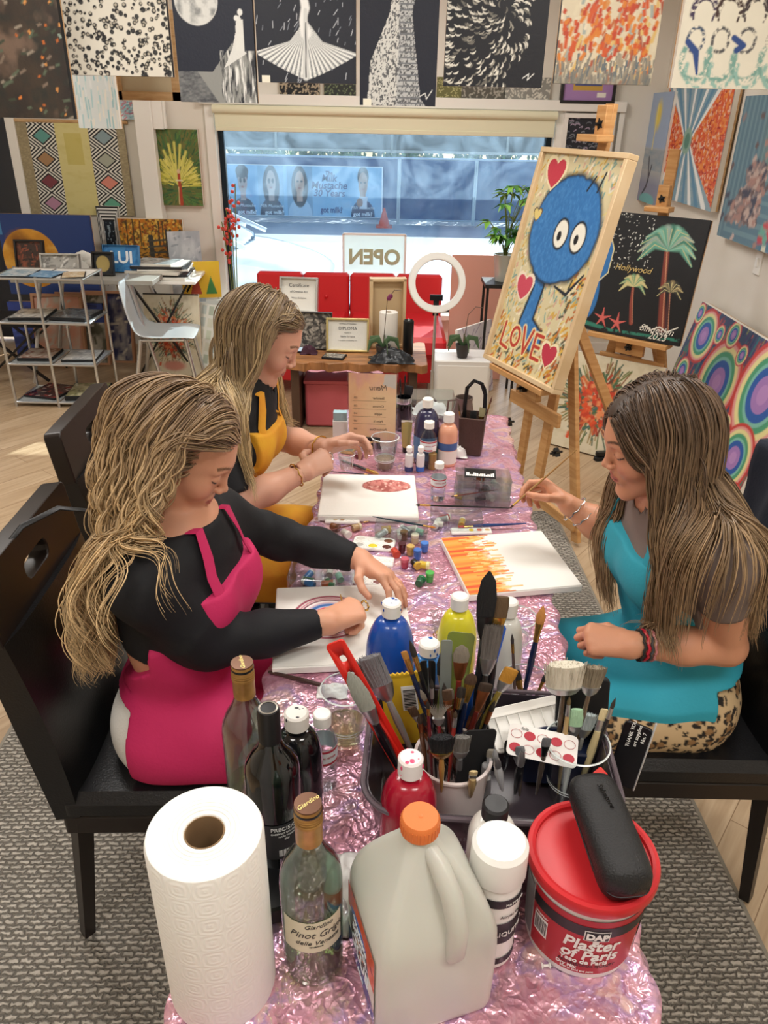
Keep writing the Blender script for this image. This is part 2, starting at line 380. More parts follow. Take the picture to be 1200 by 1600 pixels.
# roller shade
z = at(600, 206, Y=YW - .05).z
sh = thing('roller_shade', 'cream roller shade pulled a little way down over the big window', 'shade', ((WX0 + WX1) / 2, YW - .06, WZ1 - .03))
CREAM = mat('shade_fabric', 'e6e2c4', .7)
MB().tube([(-(WX1 - WX0) / 2, 0, 0), ((WX1 - WX0) / 2, 0, 0)], .028, 20).build('roller_tube', CREAM, sh)
MB().box((0, .01, -(WZ1 - .03 - z) / 2), (WX1 - WX0 - .02, .004, WZ1 - .03 - z)).build('shade_sheet', CREAM, sh)
MB().rounded((0, .01, z - WZ1 + .03), (WX1 - WX0 - .02, .018, .03), .008).build('hem_bar', CREAM, sh)
# dark door at left edge
dr = thing('door_1', None, None, (0, 0, 0)); dr['kind'] = 'structure'
MB().box(((DX0 + DX1) / 2 - .03, YW + .06, DZ / 2), (DX1 - DX0 - .1, .04, DZ - .04)).build('door_panel', mat('dark_door', '151d2b', .15, coat=.5), dr)
f = MB(); f.box((DX1 - .03, YW + .0, DZ / 2), (.07, .08, DZ)); f.box(((DX0 + DX1) / 2, YW + .0, DZ), (DX1 - DX0, .08, .07)); f.build('door_frame', TRIM, dr, bevel=.004)
# ------------------------------------------------------------------ street outside
SZ = -.55
struct(MB().box((0, 19, SZ - .05), (70, 26, .1)).build('street', mat('bright_asphalt', 'b9bcbf', .8, var=(.6, 'a4a8ac')), smooth=0))
struct(MB().box((0, 7.5, SZ + .12), (60, 2.0, .26)).build('pavement', mat('pavement', 'd4d2cc', .85, var=(1, 'c4c2bc')), smooth=0))
FY = 19.0; FK = FY / 14
NAVY = mat('windscreen_mesh', '3f5a86', .8, var=(1.2, '364f7a')); GALV = mat('galvanised', 'b9c4cc', .4, .7)
xs = [-10.4, at(623, 300, Y=FY).x, at(742, 300, Y=FY).x, at(858, 300, Y=FY).x, 9.0]
for i in range(4):
    x0, x1 = xs[i], xs[i + 1]; t = thing('fence_panel', ['navy screened fence panel carrying the milk billboard', 'first navy screened fence panel right of the milk billboard', 'navy screened fence panel between two others, right of the orange cone', 'navy screened fence panel furthest right, behind the easel and plant'][i], 'fence', (x0, FY, SZ), group='screened site fence')
    b = MB(); b.box(((x1 - x0) / 2, 0, .74), (x1 - x0 - .06, .01, 1.32)); b.build('mesh_screen', NAVY, t, smooth=0)
    b = MB(); b.rod((.02, 0, 0), (.02, 0, 1.42), .025); b.rod((x1 - x0 - .02, 0, 0), (x1 - x0 - .02, 0, 1.42), .025); b.rod((0, 0, 1.41), (x1 - x0, 0, 1.41), .025); b.rod((0, 0, .1), (x1 - x0, 0, .1), .02); b.build('tube_frame', GALV, t)
def bush(name, label, x, y, z, w, h, n, cols, seed, d=1.2, leaf=.12, cat='hedge', group=None):
    rg = random.Random(seed); t = thing(name, label, cat, (x, y, z), group=group)
    b = MB(); b.rod((0, 0, 0), (0, 0, h * .6), .06); b.build('trunk', mat('bark', '5a4636', .9), t)
    b = MB()
    for i in range(n):
        a = rg.uniform(0, 2 * PI); r = math.sqrt(rg.random()); zz = rg.random()
        p = V((math.cos(a) * r * w / 2, math.sin(a) * r * d / 2, h * (.15 + .85 * zz) * (1 - .25 * r * r)))
        e = Euler((rg.uniform(0, 6), rg.uniform(0, 6), rg.uniform(0, 6))).to_matrix().to_4x4(); l = leaf * rg.uniform(.6, 1.3)
        b.mi = rg.randrange(len(cols))
        b.add([(-l, 0, 0), (0, -l * .4, .1 * l), (l, 0, 0), (0, l * .4, .1 * l)], [(0, 1, 2, 3)], Matrix.Translation(p) @ e)
    b.build('foliage', cols, t, smooth=0)
    return t
GL = [mat('leaf_light', '7fa05a', .6), mat('leaf_mid', '55783e', .6), mat('leaf_dark', '3b5a33', .6)]
for i, px in enumerate((410, 520, 640, 760, 880)):
    x = at(px, 240, Y=21).x
    bush('hedge_bush', ['pale leafy bush above the fence at the left of the window', 'green bush above the fence over the third poster face', 'dark bush above the gap between billboard and plain fence', 'dark bush above the plain navy fence', 'dark bush above the fence by the right window edge'][i], x, 21, SZ, 1.8, 1.95, 1000, [GL[0], GL[0], GL[1]] if i == 0 else GL, i, group='bushes behind the fence', d=.8)
# billboard
bx0, bx1 = at(352, 300, Y=FY).x, at(598, 300, Y=FY).x; bz1, bz0 = at(470, 258, Y=FY).z, at(470, 338, Y=FY).z
bw, bh = bx1 - bx0, bz1 - bz0
bb = thing('billboard', 'pale blue milk banner with four portraits mounted on the fence', 'billboard', (bx0, FY - .04, bz0))
P = Paint(bw, bh, 330, '9ccbe6'); P.mix(P.n(3, 3, 4) * .5, '6fa9cf')
def portrait(u, bg, skin, hair, top, longh, glasses, hat=False, glass=False, w=.08):
    P.mix(((abs(P.u - u) < w)) * 1., bg)
    P.ell(u, .02, w * .95, .34, top, .05)
    if longh: P.ell(u, .58, w * .66, .40, hair, .08)
    P.poly([(u - .018, .3), (u + .018, .3), (u + .018, .5), (u - .018, .5)], skin)
    P.ell(u, .80 if not longh else .76, w * .44, .20 if not longh else .24, hair, .06)
    P.ell(u, .66, w * .36, .23, skin, .06); P.ell(u, .56, w * .13, .02, 'a86a62', .3)
    for d in (-.3, .3): P.ell(u + d * w * .5, .69, w * .1, .018 if not glasses else .05, '26303e', .2)
    if hat: P.ell(u, .86, w * .5, .13, '1f2c3e', .08)
    if glass: P.poly([(u - .02, .18), (u + .025, .18), (u + .03, .42), (u - .025, .42)], 'e8eef0'); P.ell(u - .02, .3, .02, .09, skin, .1)
portrait(.115, '8dbfe0', 'b7a29a', '26344a', '22364f', False, True, hat=True)
portrait(.295, '86b4d0', 'c2a99f', '2c3445', '1f3350', True, True)
portrait(.475, '7fa9c4', 'c79f8a', '24303f', 'b9d3e4', True, False)
portrait(.875, '8fc3e2', 'b08a76', '1d2836', '27476b', False, False, glass=True)
P.mix(((P.u < .008) | (P.u > .992) | (P.v < .02) | (P.v > .98)) * 1., 'eef4f6')
P.mesh('banner_print', GLOSSART, bb)
MB().box((bw / 2, .015, bh / 2), (bw, .02, bh)).build('banner_board', mat('banner_back', 'c9d8e2', .6), bb)
INK = mat('navy_ink', '2b4f86', .5); WINK = mat('white_ink', 'e9f2f6', .5)
R90 = Matrix.Rotation(PI / 2, 4, 'X')
def wtext(s, size, m, parent, x, y, z, **k): return text(s, size, m, k.pop('name', 'lettering'), parent, Matrix.Translation((x, y, z)) @ k.pop('rot', Matrix()) @ R90, **k)
for s, z, sz in (('The', .86, .08), ('Milk', .76, .15), ('Mustache', .62, .16), ('30 Years', .47, .15)): wtext(s, sz * FK, INK, bb, bw * .66, -.006, bh * z, bold=.004, shear=.2)
wtext('got milk?', .13 * FK, INK, bb, bw * .675, -.006, bh * .14, bold=.006, sx=.8)
for u in (.135, .31, .875): wtext('got milk?', .09 * FK, WINK, bb, bw * u, -.006, bh * .07, bold=.004)
for u in (.115, .295, .875): wtext('Milk Mustache', .07 * FK, WINK, bb, bw * u, -.006, bh * .2, shear=.2)
# traffic cone
p = at(600, 353, Y=18.4); t = thing('traffic_cone', 'orange and white traffic cone in front of the fence by the billboard', 'cone', (p.x, 18.4, SZ))
h = at(600, 325, Y=18.4).z - SZ
CONE = mat('cone_orange', 'ef5a3a', .5)
MB().box((0, 0, .02), (.36, .36, .04)).build('base', CONE, t)
MB().lathe([(.13, .04), (.02, h), (.0, h)], 20).build('cone_body', CONE, t)
MB().lathe([(.095, h * .38), (.062, h * .62)], 20, caps=False).build('reflective_band', mat('reflector', 'f2f2ee', .4), t)
# parked white car seen from the side
def car():
    t = thing('car', 'white car parked at the kerb seen through the left of the window', 'car', (-2.85, 9.3, SZ))
    Wc = mat('car_paint', 'eef2f5', .2, coat=1); sec = [(-2.1, .35, .62), (-2.05, .3, .85), (-1.5, .28, .98), (-.9, .26, 1.02), (0, .26, 1.02), (.9, .26, 1.0), (1.35, .28, .96), (1.9, .3, .82), (2.15, .34, .68), (2.2, .4, .55)]
    def loft(sec, wf, nm, m, par):
        b = MB(); n = 14; vs = []
        for x, z0, z1 in sec:
            hw = wf(x)
            for k in range(n):
                a = 2 * PI * k / n; cy, cz = math.copysign(abs(math.cos(a)) ** .45, math.cos(a)), math.copysign(abs(math.sin(a)) ** .45, math.sin(a))
                zc = (z0 + z1) / 2; vs.append((x, cy * hw * (1 - .12 * max(0, cz) * (par is not None)), zc + cz * (z1 - z0) / 2))
        fs = [(i * n + k, i * n + (k + 1) % n, (i + 1) * n + (k + 1) % n, (i + 1) * n + k) for i in range(len(sec) - 1) for k in range(n)] + [tuple(range(n))[::-1], tuple((len(sec) - 1) * n + k for k in range(n))]
        b.add(vs, fs); return b.build(nm, m, t, smooth=50, sub=1)
    loft(sec, lambda x: .88 - .1 * (abs(x) / 2.2) ** 4, 'body', Wc, None)
    cab = [(-1.75, .9, .98), (-1.1, .92, 1.28), (-.5, .92, 1.37), (.2, .92, 1.36), (.75, .92, 1.2), (1.3, .9, .97)]
    loft(cab, lambda x: .74, 'cabin_glass', mat('car_glass', '3c5566', .05, coat=1), 1)
    roof = [(-1.3, 1.19, 1.25), (-.9, 1.30, 1.36), (-.4, 1.35, 1.405), (.2, 1.34, 1.395), (.62, 1.25, 1.30)]
    loft(roof, lambda x: .70, 'roof', Wc, 1)
    b = MB()
    for s in (-1, 1): b.tube([(1.3, s * .74, .98), (.75, s * .68, 1.22), (.2, s * .66, 1.37)], .03, 6); b.bar((-.25, s * .745, .98), (-.3, s * .68, 1.36), .06)
    b.build('pillars', Wc, t)
    for s in (-1, 1):
        for x in (-1.35, 1.4):
            w = MB(Matrix.Translation((x, s * .82, .32)) @ Matrix.Rotation(PI / 2, 4, 'X')); w.lathe([(.17, -.09), (.31, -.1), (.33, -.06), (.33, .06), (.31, .1), (.17, .09)], 28); wh = w.build('wheel', mat('tyre', '1a1b1d', .8), t)
            w = MB(Matrix.Translation((x, s * .86, .32)) @ Matrix.Rotation(PI / 2, 4, 'X')); w.lathe([(.2, -.06), (.2, .06), (.03, .075)], 20); w.build('hub', mat('alloy', 'b9bec4', .3, .8), wh)
        m = MB(); m.sphere((.95, s * .93, 1.03), .1, sc=(.7, 1.1, .7)); m.build('wing_mirror', Wc, t)
    b = MB(); b.box((0, -.90, .62), (1.0, .01, .03)); b.box((.2, -.89, .85), (.16, .02, .03)); b.build('door_trim', mat('chrome', 'cfd4d8', .15, 1), t)
    return t
car()
# canopy edge outside above the glass
aw = thing('awning', 'dark grey awning edge with brackets outside the top of the window', 'awning', (0, 0, 0))
z0, z1 = at(600, 236, Y=7.3).z, at(600, 190, Y=7.3).z + .1
DG = mat('awning_fabric', '3b4753', .7)
MB().box((0, 7.3, (z0 + z1) / 2), (4.6, .02, z1 - z0)).build('valance', DG, aw)
b = MB(); [b.box((x, 7.28, (z0 + z1) / 2), (.02, .03, z1 - z0)) for x in (-1.0, 0, 1.0)]; b.rod((-2.3, 7.28, z0), (2.3, 7.28, z0), .012); b.build('brackets', mat('awning_bar', '76828c', .4, .6), aw)
# ------------------------------------------------------------------ light
w = bpy.data.worlds.new('sky'); bpy.context.scene.world = w; w.use_nodes = True
nt = w.node_tree; bg = nt.nodes['Background']; sk = nt.nodes.new('ShaderNodeTexSky'); sk.sky_type = 'NISHITA'; sk.sun_disc = False
sk.sun_elevation = R(38); sk.sun_rotation = R(20); sk.air_density = 1; sk.dust_density = 1.5
nt.links.new(sk.outputs[0], bg.inputs[0]); bg.inputs[1].default_value = .27
def sun(az, el, e, c=(1, .95, .87)):
    l = bpy.data.lights.new('sun', 'SUN'); l.energy = e; l.angle = R(.6); l.color = c; o = bpy.data.objects.new('sun', l); COL.objects.link(o)
    d = V((math.sin(R(az)) * math.cos(R(el)), math.cos(R(az)) * math.cos(R(el)), math.sin(R(el)))); o.rotation_euler = d.to_track_quat('Z', 'Y').to_euler(); return o
sun(22, 33, 11)
def area(loc, size, e, c, rot=(0, 0, 0), sy=None):
    l = bpy.data.lights.new('lamp', 'AREA'); l.energy = e; l.size = size; l.color = c
    if sy: l.shape = 'RECTANGLE'; l.size_y = sy
    o = bpy.data.objects.new('ceiling_fill', l); COL.objects.link(o); o.location = loc; o.rotation_euler = rot; return o
for x, y, e in ((-.9, .0, 23), (.9, .0, 23), (-.9, 2.4, 31), (.9, 2.4, 31), (-2.4, 3.4, 28), (0, 4.6, 32)): area((x, y, ZC - .02), .9, e, (1, .962, .915), sy=.5)  # unseen ceiling panels added as soft fill for the room
# ------------------------------------------------------------------ camera
cam = bpy.data.cameras.new('camera'); co = bpy.data.objects.new('camera', cam); COL.objects.link(co)
cam.sensor_fit = 'VERTICAL'; cam.sensor_height = 36; cam.lens = FPX / 1600 * 36; cam.clip_start = .02; cam.clip_end = 200
M4 = CAMM.to_4x4(); M4.translation = V((0, 0, CAMZ)); co.matrix_world = M4
sc = bpy.context.scene; sc.camera = co; sc.cycles.transparent_max_bounces = 32
vs = sc.view_settings; vs.view_transform = 'Standard'; vs.look = 'None'; vs.gamma = 1; vs.exposure = -.02; vs.use_curve_mapping = False
# ------------------------------------------------------------------ hanging canvases near the top
WIRE = mat('hanging_wire', '8a8a88', .4, .8)
def hung(name, label, px0, px1, pyb, Y, h, fn, edge=EDGEK, group='canvases hanging in a row from the ceiling', tagc=None, n=150, k=1):
    a = at(px0, pyb, Y=Y); b = at(px1, pyb, Y=Y); w = b.x - a.x
    P = Paint(w, h, n, '15171d'); P.v = P.v / k; P.h = h * k; P.k = k; fn(P)
    t = canvas(name, label, w, h, P, Matrix.Translation((a.x, Y, a.z)), .03, edge, group=group)
    wr = MB(); [wr.rod((x, .02, h - .01), (x, .02, ZC - a.z), .0012, seg=5) for x in (w * .2,)]; wr.build('hanging_wire', WIRE, t)
    wr = MB(); wr.rod((w * .8, .02, h - .01), (w * .8, .02, ZC - a.z), .0012, seg=5); wr.build('hanging_wire', WIRE, t)
    if tagc: MB().box((w * tagc, -.003, .012), (.035, .001, .026)).build('price_card', mat('card', 'e8e3d0', .7), t)
    return t
def pA(P):
    P.mix(P.n(4, 5, 2), '4a3d30'); P.mix((P.n(14, 18, 9) - .45) * 3, '2a2c28'); P.mix((P.n(7, 9, 29) - .55) * 4, '6e5a4c')
    P.strokes(160, ['7a6a5c', '55604e', '8d8273', '3c4436'], .05, .02, .6, 1, 3)
    P.strokes(60, ['d07a35', 'c98a4a', 'b5622c', '8a9a8e'], .025, .02, 1.2, 2, 4)
hung('painting', 'dark brown abstract canvas with orange flecks, far left of the hanging row', -75, 116, 182, 3.35, .75, pA, n=170)
def pB(P):
    P.mix(np.ones_like(P.u), 'd9d3c4'); rg = np.random.default_rng(3)
    for i in range(520):
        u, v = rg.random(2); r = rg.uniform(.012, .024); k = r * P.w / P.h
        P.ell(u, v, r, k, '17181b', .35); P.ell(u + rg.uniform(-.006, .008), v + rg.uniform(-.008, .006), r * .55, k * .5, 'b5ad9c' if rg.random() < .6 else '3a3a3a', .4)
hung('painting', 'cream canvas covered in small black ring shapes', 112, 270, 117, 3.7, .52, pB, n=230)
def pC(P):
    P.mix(np.ones_like(P.u), '1d2230')
    P.ell(.30, .80, .27, .27 * P.w / P.h, 'd5d5d0', .04); m = (np.hypot((P.u - .30) * P.w, (P.v - .80) * P.h) < .26 * P.w) * (P.n(12, 14, 5) - .4) * 3; P.mix(m, '8b8d8c')
    sea = (P.v < .25) & (P.u < .62); P.mix(sea * (P.n(22, 60, 6) * .9), '8e8f8d')
    P.poly([(.25, .25), (.45, .25), (.72, .48), (.75, .42), (1, .42), (1, 0), (.5, 0)], '8d8e8a'); cl = (P.v < .42) & (P.u > .55); P.mix(cl * (P.n(40, 9, 8) - .45) * 5, '2b2e34'); P.mix(cl * (P.n(44, 8, 18) - .5) * 5, 'e4e4df')
    P.poly([(.60, .28), (.72, .44), (.77, .56), (.78, .64), (.83, .70), (.87, .62), (.87, .42), (.9, .40)], 'd9d9d4')
    P.ell(.79, .67, .03, .022, 'e2e2dd', .2); P.ell(.84, .715, .032, .026, 'e2e2dd', .2); P.poly([(.8, .66), (.87, .66), (.87, .42), (.76, .42)], 'dcdcd6')
hung('painting', 'black and white canvas of a full moon over a figure on a cliff', 283, 402, 159, 3.7, .62, pC, n=230, k=.74)
def pD(P):
    P.mix(np.ones_like(P.u), '20242e'); P.strokes(90, ['b9bcc2', '80858e'], .05, .008, 1.2, .8, 8)
    for k in range(90):
        t = (k / 89 - .5) * 2; x1 = .5 + t * .52; y1 = .03 + .10 * abs(t) ** 1.5 + .12 * abs(t)
        P.line([(.5 + t * .02, .50), (.5 + t * .16, .34), (x1, y1)], [.01, .02, .012], ['f0f0ec', 'b9bbb9', '6f7377', 'dddeda'][k % 4], .5)
    P.line([(.47, .78), (.5, .62), (.47, .52), (.5, .42)], [.07, .09, .07, .12], 'e9e9e6'); P.line([(.5, .60), (.49, .05)], [.04, .07], 'd0d1ce'); P.line([(.5, .5), (.49, .05)], .012, '3a3d44')
    P.line([(.45, .92), (.48, .80)], [.05, .08], 'dcdcd8')
hung('painting', 'black canvas with a figure in a wide feathered white gown', 404, 556, 128, 3.7, .60, pD, tagc=.08, n=230, k=.72)
def pE(P):
    P.mix(np.ones_like(P.u), '1a1e2b')
    tex = lambda s: P.n(70, 70, s)
    P.poly([(.10, .05), (.14, .3), (.38, .62), (.42, .80), (.55, .80), (.52, .62), (.60, .4), (.60, 0), (.15, 0)], 'cdccc6')
    P.poly([(.50, .62), (.50, .78), (.55, .84), (.66, .84), (.70, .72), (.66, .62), (.70, .45), (.80, .05), (.88, .0), (.48, .0)], 'b4b5b4')
    P.ell(.47, .87, .055, .045, 'd2d2cc', .2); P.ell(.60, .89, .055, .045, 'c6c7c4', .2)
    fig = (P.c[..., 0] > .2); P.mix(fig * (tex(3) > .56), '585a5c'); P.mix(fig * (P.u > .5) * (np.abs((P.v * 26) % 1 - .5) < .12), '6d7074')
    P.line([(.80, .07), (.86, .09), (.88, .05), (.95, .11)], .012, 'd8d8d4')
hung('painting', 'tall black canvas of two figures in speckled silver gowns', 562, 680, 164, 3.68, .66, pE, tagc=.1, n=230, k=.82)
def pF(P):
    P.mix(np.ones_like(P.u), '16181f'); rg = np.random.default_rng(5)
    for i in range(520):
        u, v = rg.random() * .98, rg.random()
        if u > .74 + .16 * v or (u > .6 and v < .1): continue
        a = math.atan2(v - .5, u - .55) + 1.2; r = .038
        pts = [(u + r * math.cos(a + t), v + r * math.sin(a + t) * P.w / P.h) for t in (-.9, -.4, 0, .4, .9)]
        P.line(pts, [.004, .014, .02, .014, .004], ['d3cfc3', '9c988c', 'e0dccf', '6d6a62'][i % 4], .8)
    P.line([(.80, .06), (.86, .09), (.85, .05), (.91, .09)], .01, 'd8d8d4')
hung('painting', 'black canvas with rows of pale crescent brush marks', 693, 846, 134, 3.7, .56, pF, n=230)
def pG(P):
    P.mix(np.ones_like(P.u), 'cfc3a8'); cols = ['b5683c', 'c98a4a', 'cfae6a', 'a0523a', 'd9cdb4', 'd3c8ac', '9aa39c']
    P.strokes(420, cols, .09, .035, 1.45, .9, 6); P.strokes(200, ['7d7a70', '5f6a70', '9a8f7c'], .08, .02, 1.5, .5, 7, where=lambda u, v: v < .2)
    P.strokes(160, ['c4552a', 'cd7a30', 'b5442a'], .07, .04, 1.3, 1, 8, where=lambda u, v: .18 < v < .75)
    P.mix((.12 - P.v) * 6, '6f6d66')
hung('painting', 'canvas of orange, ochre and white upright brush strokes', 865, 1017, 130, 3.7, .50, pG, n=170)
def pH(P):
    P.mix(np.ones_like(P.u), 'd8d1bf'); P.mix(P.n(7, 7, 9) * .3, 'b9b7a6')
    def arc(cu, cv, r, a0, a1, c, w):
        P.line([(cu + r * math.cos(a0 + (a1 - a0) * k / 12), cv + r * 1.25 * math.sin(a0 + (a1 - a0) * k / 12) * P.w / P.h) for k in range(13)], w, c, .8, rough=.42, seed=int(cu * 90))
    for k, (u, c) in enumerate(((.17, '3b2e4a'), (.38, '3a2622'), (.6, '32262a'), (.84, '51332c'))):
        arc(u, .62, .10, 0, 3.3, c, .04); arc(u, .60, .085, -.4, 3.5, c, .02); arc(u - .03, .40, .07, -2, 3.5, '39495f' if k == 0 else '4a4a4c', .03)
        arc(u, .24, .12, 2.6, 6.6, '6f978c', .05); arc(u + .03, .15, .10, 2.8, 6.4, '86aba0', .04)
    P.line([(.08, .38), (.16, .3), (.2, .12)], [.05, .06, .02], '27427a'); P.line([(.46, .42), (.55, .36), (.5, .32)], .05, '27427a')
hung('painting', 'off-white canvas with looping dark curls and green swirls, far right of the hanging row', 1048, 1230, 137, 3.6, .50, pH, edge=EDGEW, n=170, k=.85)
# second layer behind the row
def pback(P):
    P.mix(np.ones_like(P.u), 'dfe6e6'); P.strokes(140, ['a9d2d8', 'e9eeee', '8fc3cc', 'cfe3e2', 'f0ece0'], .3, .03, 1.55, .15, 12)
hung('painting', 'pale aqua and white streaked canvas hanging behind the ring pattern canvas', 124, 188, 200, 4.3, .5, pback, edge=EDGEW, group='canvases hanging further back')
a = at(182, 156, Y=4.5); b = at(284, 156, Y=4.5)
t = thing('blank_canvas', 'blank canvas hanging with its wooden stretcher bars towards the room', 'canvas', a, group='canvases hanging further back'); w = b.x - a.x
MB().box((w / 2, 0, .2), (w, .006, .4)).build('canvas_sheet', mat('raw_canvas', 'd9ceb2', .8), t)
s = MB()
for c, d in (((w / 2, -.012, .02), (w, .02, .04)), ((.02, -.012, .2), (.04, .02, .4)), ((w - .02, -.012, .2), (.04, .02, .4))): s.box(c, d)
s.build('stretcher_bars', WOODL, t)
w_ = MB(); w_.rod((w / 2, 0, .39), (w / 2, 0, ZC - a.z), .0012, seg=5); w_.build('hanging_wire', WIRE, t)
# ------------------------------------------------------------------ on the front wall
def wallpic(name, label, x0, y0, x1, y1, fn, Y=YW - .045, edge=EDGEW, depth=.03, group=None, n=110, frame=None, fw=.02, cat='painting', X=None):
    M, w, h = hang(x0, y0, x1, y1, Y=Y if X is None else None, X=X); P = Paint(w, h, n, 'ffffff'); fn(P)
    return canvas(name, label, w, h, P, M, depth, edge, frame=frame, fw=fw, group=group, cat=cat)
def zz(P):
    P.mix(np.ones_like(P.u), '978a6b'); P.mix((P.n(60, 90, 3) - .4) * 2, 'b3a582')
    for a, b in ((.12, .37), (.67, .93)):
        m = (P.u > a) & (P.u < b); c = (a + b) / 2; v = (P.v * 4.15) % 1
        d = np.abs(P.u - c) / (b - a) * 2 + np.abs(v - .5) * 2
        P.mix(m * 1., 'e6e4da'); P.mix(m * (((d * 3.2) % 1) < .5), '17181a')
        cols = ['b98aa4', '7c3b45', 'a9835c', '5f9c94'] if a < .5 else ['5f9f86', 'd98a78', 'a9ad9c', '8a9fa4']
        for k in range(4): P.mix(m * (d < .62) * ((P.v * 4.15).astype(int) == k), cols[k])
    P.mix(((P.u > .37) & (P.u < .67)) * 1., 'd9cf8e'); P.mix(((P.u > .37) & (P.u < .67)) * (P.n(14, 22, 5) - .5) * 2, 'cfc37c')
    P.mix(((P.u > .44) & (P.u < .60) & (P.v > .55) & (P.v < .88)) * .5, 'bfae3e')
a = at(32, 188, Y=YW - .02); b = at(205, 188, Y=YW - .02); zb = at(60, 334, Y=YW - .02).z
t = thing('wall_hanging', 'woven burlap wall hanging with black and white diamond stripes around a yellow panel', 'textile', (a.x - .06, YW - .02, zb)); w, h = b.x - a.x, a.z - zb
P = Paint(w, h, 300); zz(P); P.mesh('textile_front', ART, t, lift=.004); MB().box((w / 2, .0, h / 2), (w, .006, h)).build('backing_cloth', mat('burlap', '8f8264', .9), t); MB().rod((-.03, 0, h), (w + .03, 0, h), .012).build('hanging_rod', WOODL, t)
def green(P):
    P.mix(np.ones_like(P.u), '4d6a38'); P.mix(P.n(6, 6, 2), '6f6a34')
    P.strokes(420, ['3f6b3c', '59803f', '2f5636', '74713a'], .12, .03, lambda u, v: math.atan2(v - .2, u - .5), .3, 4)
    P.strokes(170, ['d6cf5c', 'e7df7a', 'b7b548'], .16, .022, lambda u, v: math.atan2(v - .25, u - .52), .1, 5, where=lambda u, v: abs(math.atan2(v - .25, abs(u - .52)) - .75) < .7 and .1 < math.hypot(u - .52, v - .25) < .42)
    for k in range(7): P.line([(.5, .28), (.5 + .38 * math.sin(-.95 + k * .32), .28 + .55 * math.cos(-.95 + k * .32))], [.02, .06], 'd8d26a', .8)
    P.line([(.54, .02), (.54, .42)], [.09, .06], 'b0452c'); P.line([(.5, .02), (.51, .25)], .02, 'd9c08a'); P.ell(.54, .46, .035, .03, 'e0c39a', .2); P.line([(.48, .34), (.6, .34)], .03, 'e3d9b5')
wallpic('painting', 'green and gold painting of a palm burst around a red robed figure', 231, 201, 318, 322, green, n=130)
wallpic('painting', 'small blue and pink abstract canvas above the wall hanging', 186, 157, 224, 187, lambda P: (P.mix(P.n(5, 5, 3), '5f9fb4'), P.strokes(80, ['c9808c', '7aa9b8', '9fc3c9', 'b0687c'], .2, .06, .3, 1, 3)), n=50)
t = thing('wall_box', 'white wall mounted plastic box with a hinge between the wall hanging and the window', 'box', at(242, 178, Y=YW - .05))
MB().rounded((0, 0, 0), (.13, .08, .2), .012).build('housing', TRIM, t); MB().rounded((.075, -.02, 0), (.02, .03, .19), .006).build('hinged_flap', TRIM, t)
for i, (x0, x1, c1, c2, lb) in enumerate(((436, 500, '17181b', 'b3a48a', 'dark scribbled canvas peeking out below the white gown canvas'), (506, 556, '262b26', '6f7c5a', 'dark green speckled canvas above the window shade, left'), (683, 720, '6b6a3c', 'b9b47c', 'olive dotted canvas above the window shade'), (722, 788, '55534a', 'a8a498', 'grey brown textured canvas above the window shade'), (790, 858, '8b8b84', 'd8d5c8', 'pale speckled canvas above the window shade, right'))):
    wallpic('painting', lb, x0, 120, x1, 158 if i > 1 else 150, lambda P: (P.mix(np.ones_like(P.u), c1), P.strokes(130, [c2, c1, c2], .07, .03, 1, 3, i)), n=70, group='small canvases above the window')
KF = mat('black_frame', '1c1a1a', .4); WF = mat('white_frame', 'eeeae2', .4)
def purple(P): P.mix(np.ones_like(P.u), 'a983b8'); P.poly([(.2, .35), (.8, .35), (.8, .9), (.2, .9)], 'c9a24a'); P.poly([(.22, .5), (.78, .5), (.78, .75), (.22, .75)], '40508a'); P.poly([(.7, .12), (.88, .12), (.88, .28), (.7, .28)], 'eeeae0')
wallpic('framed_print', 'purple matted print in a black frame above the swirl picture', 884, 110, 955, 158, purple, frame=KF, fw=.02, depth=.015, n=60)
def swirl(P):
    P.mix(np.ones_like(P.u), '24262e')
    for i in range(60):
        u, v = RNG.random(2); P.line([(u + .06 * math.cos(t + i), v + .04 * math.sin(t * 1.3)) for t in (0, .6, 1.2, 1.8, 2.4)], .02, ['8d8f98', 'b09fb4', '6d7078'][i % 3])
wallpic('framed_print', 'black picture of grey swirls in a white frame behind the easel top', 888, 184, 948, 240, swirl, frame=WF, fw=.03, depth=.015, n=80)
def conc(P):
    d = np.maximum(np.abs(P.u - .5) * 2, np.abs(P.v - .5) * 2); P.mix(np.ones_like(P.u), 'ecebe6'); P.mix((((1 - d) * 9) % 1 < .5), '131416'); P.mix(d < .5, '1a2530'); P.mix((d < .5) * (P.n(14, 14, 2) > .6), '8fa0ac')
wallpic('painting', 'black and white concentric square print with a dark centre, below the wall hanging', 149, 322, 196, 412, conc, n=120, Y=YW - .05)
wallpic('painting', 'tall white print with a thin black looping line under the concentric squares', 160, 416, 181, 455, lambda P: (P.mix(np.ones_like(P.u), 'e8e6e0'), P.line([(.5, .9), (.75, .7), (.7, .5), (.4, .35), (.3, .2)], .05, '1a1a1a')), n=60, Y=YW - .06)
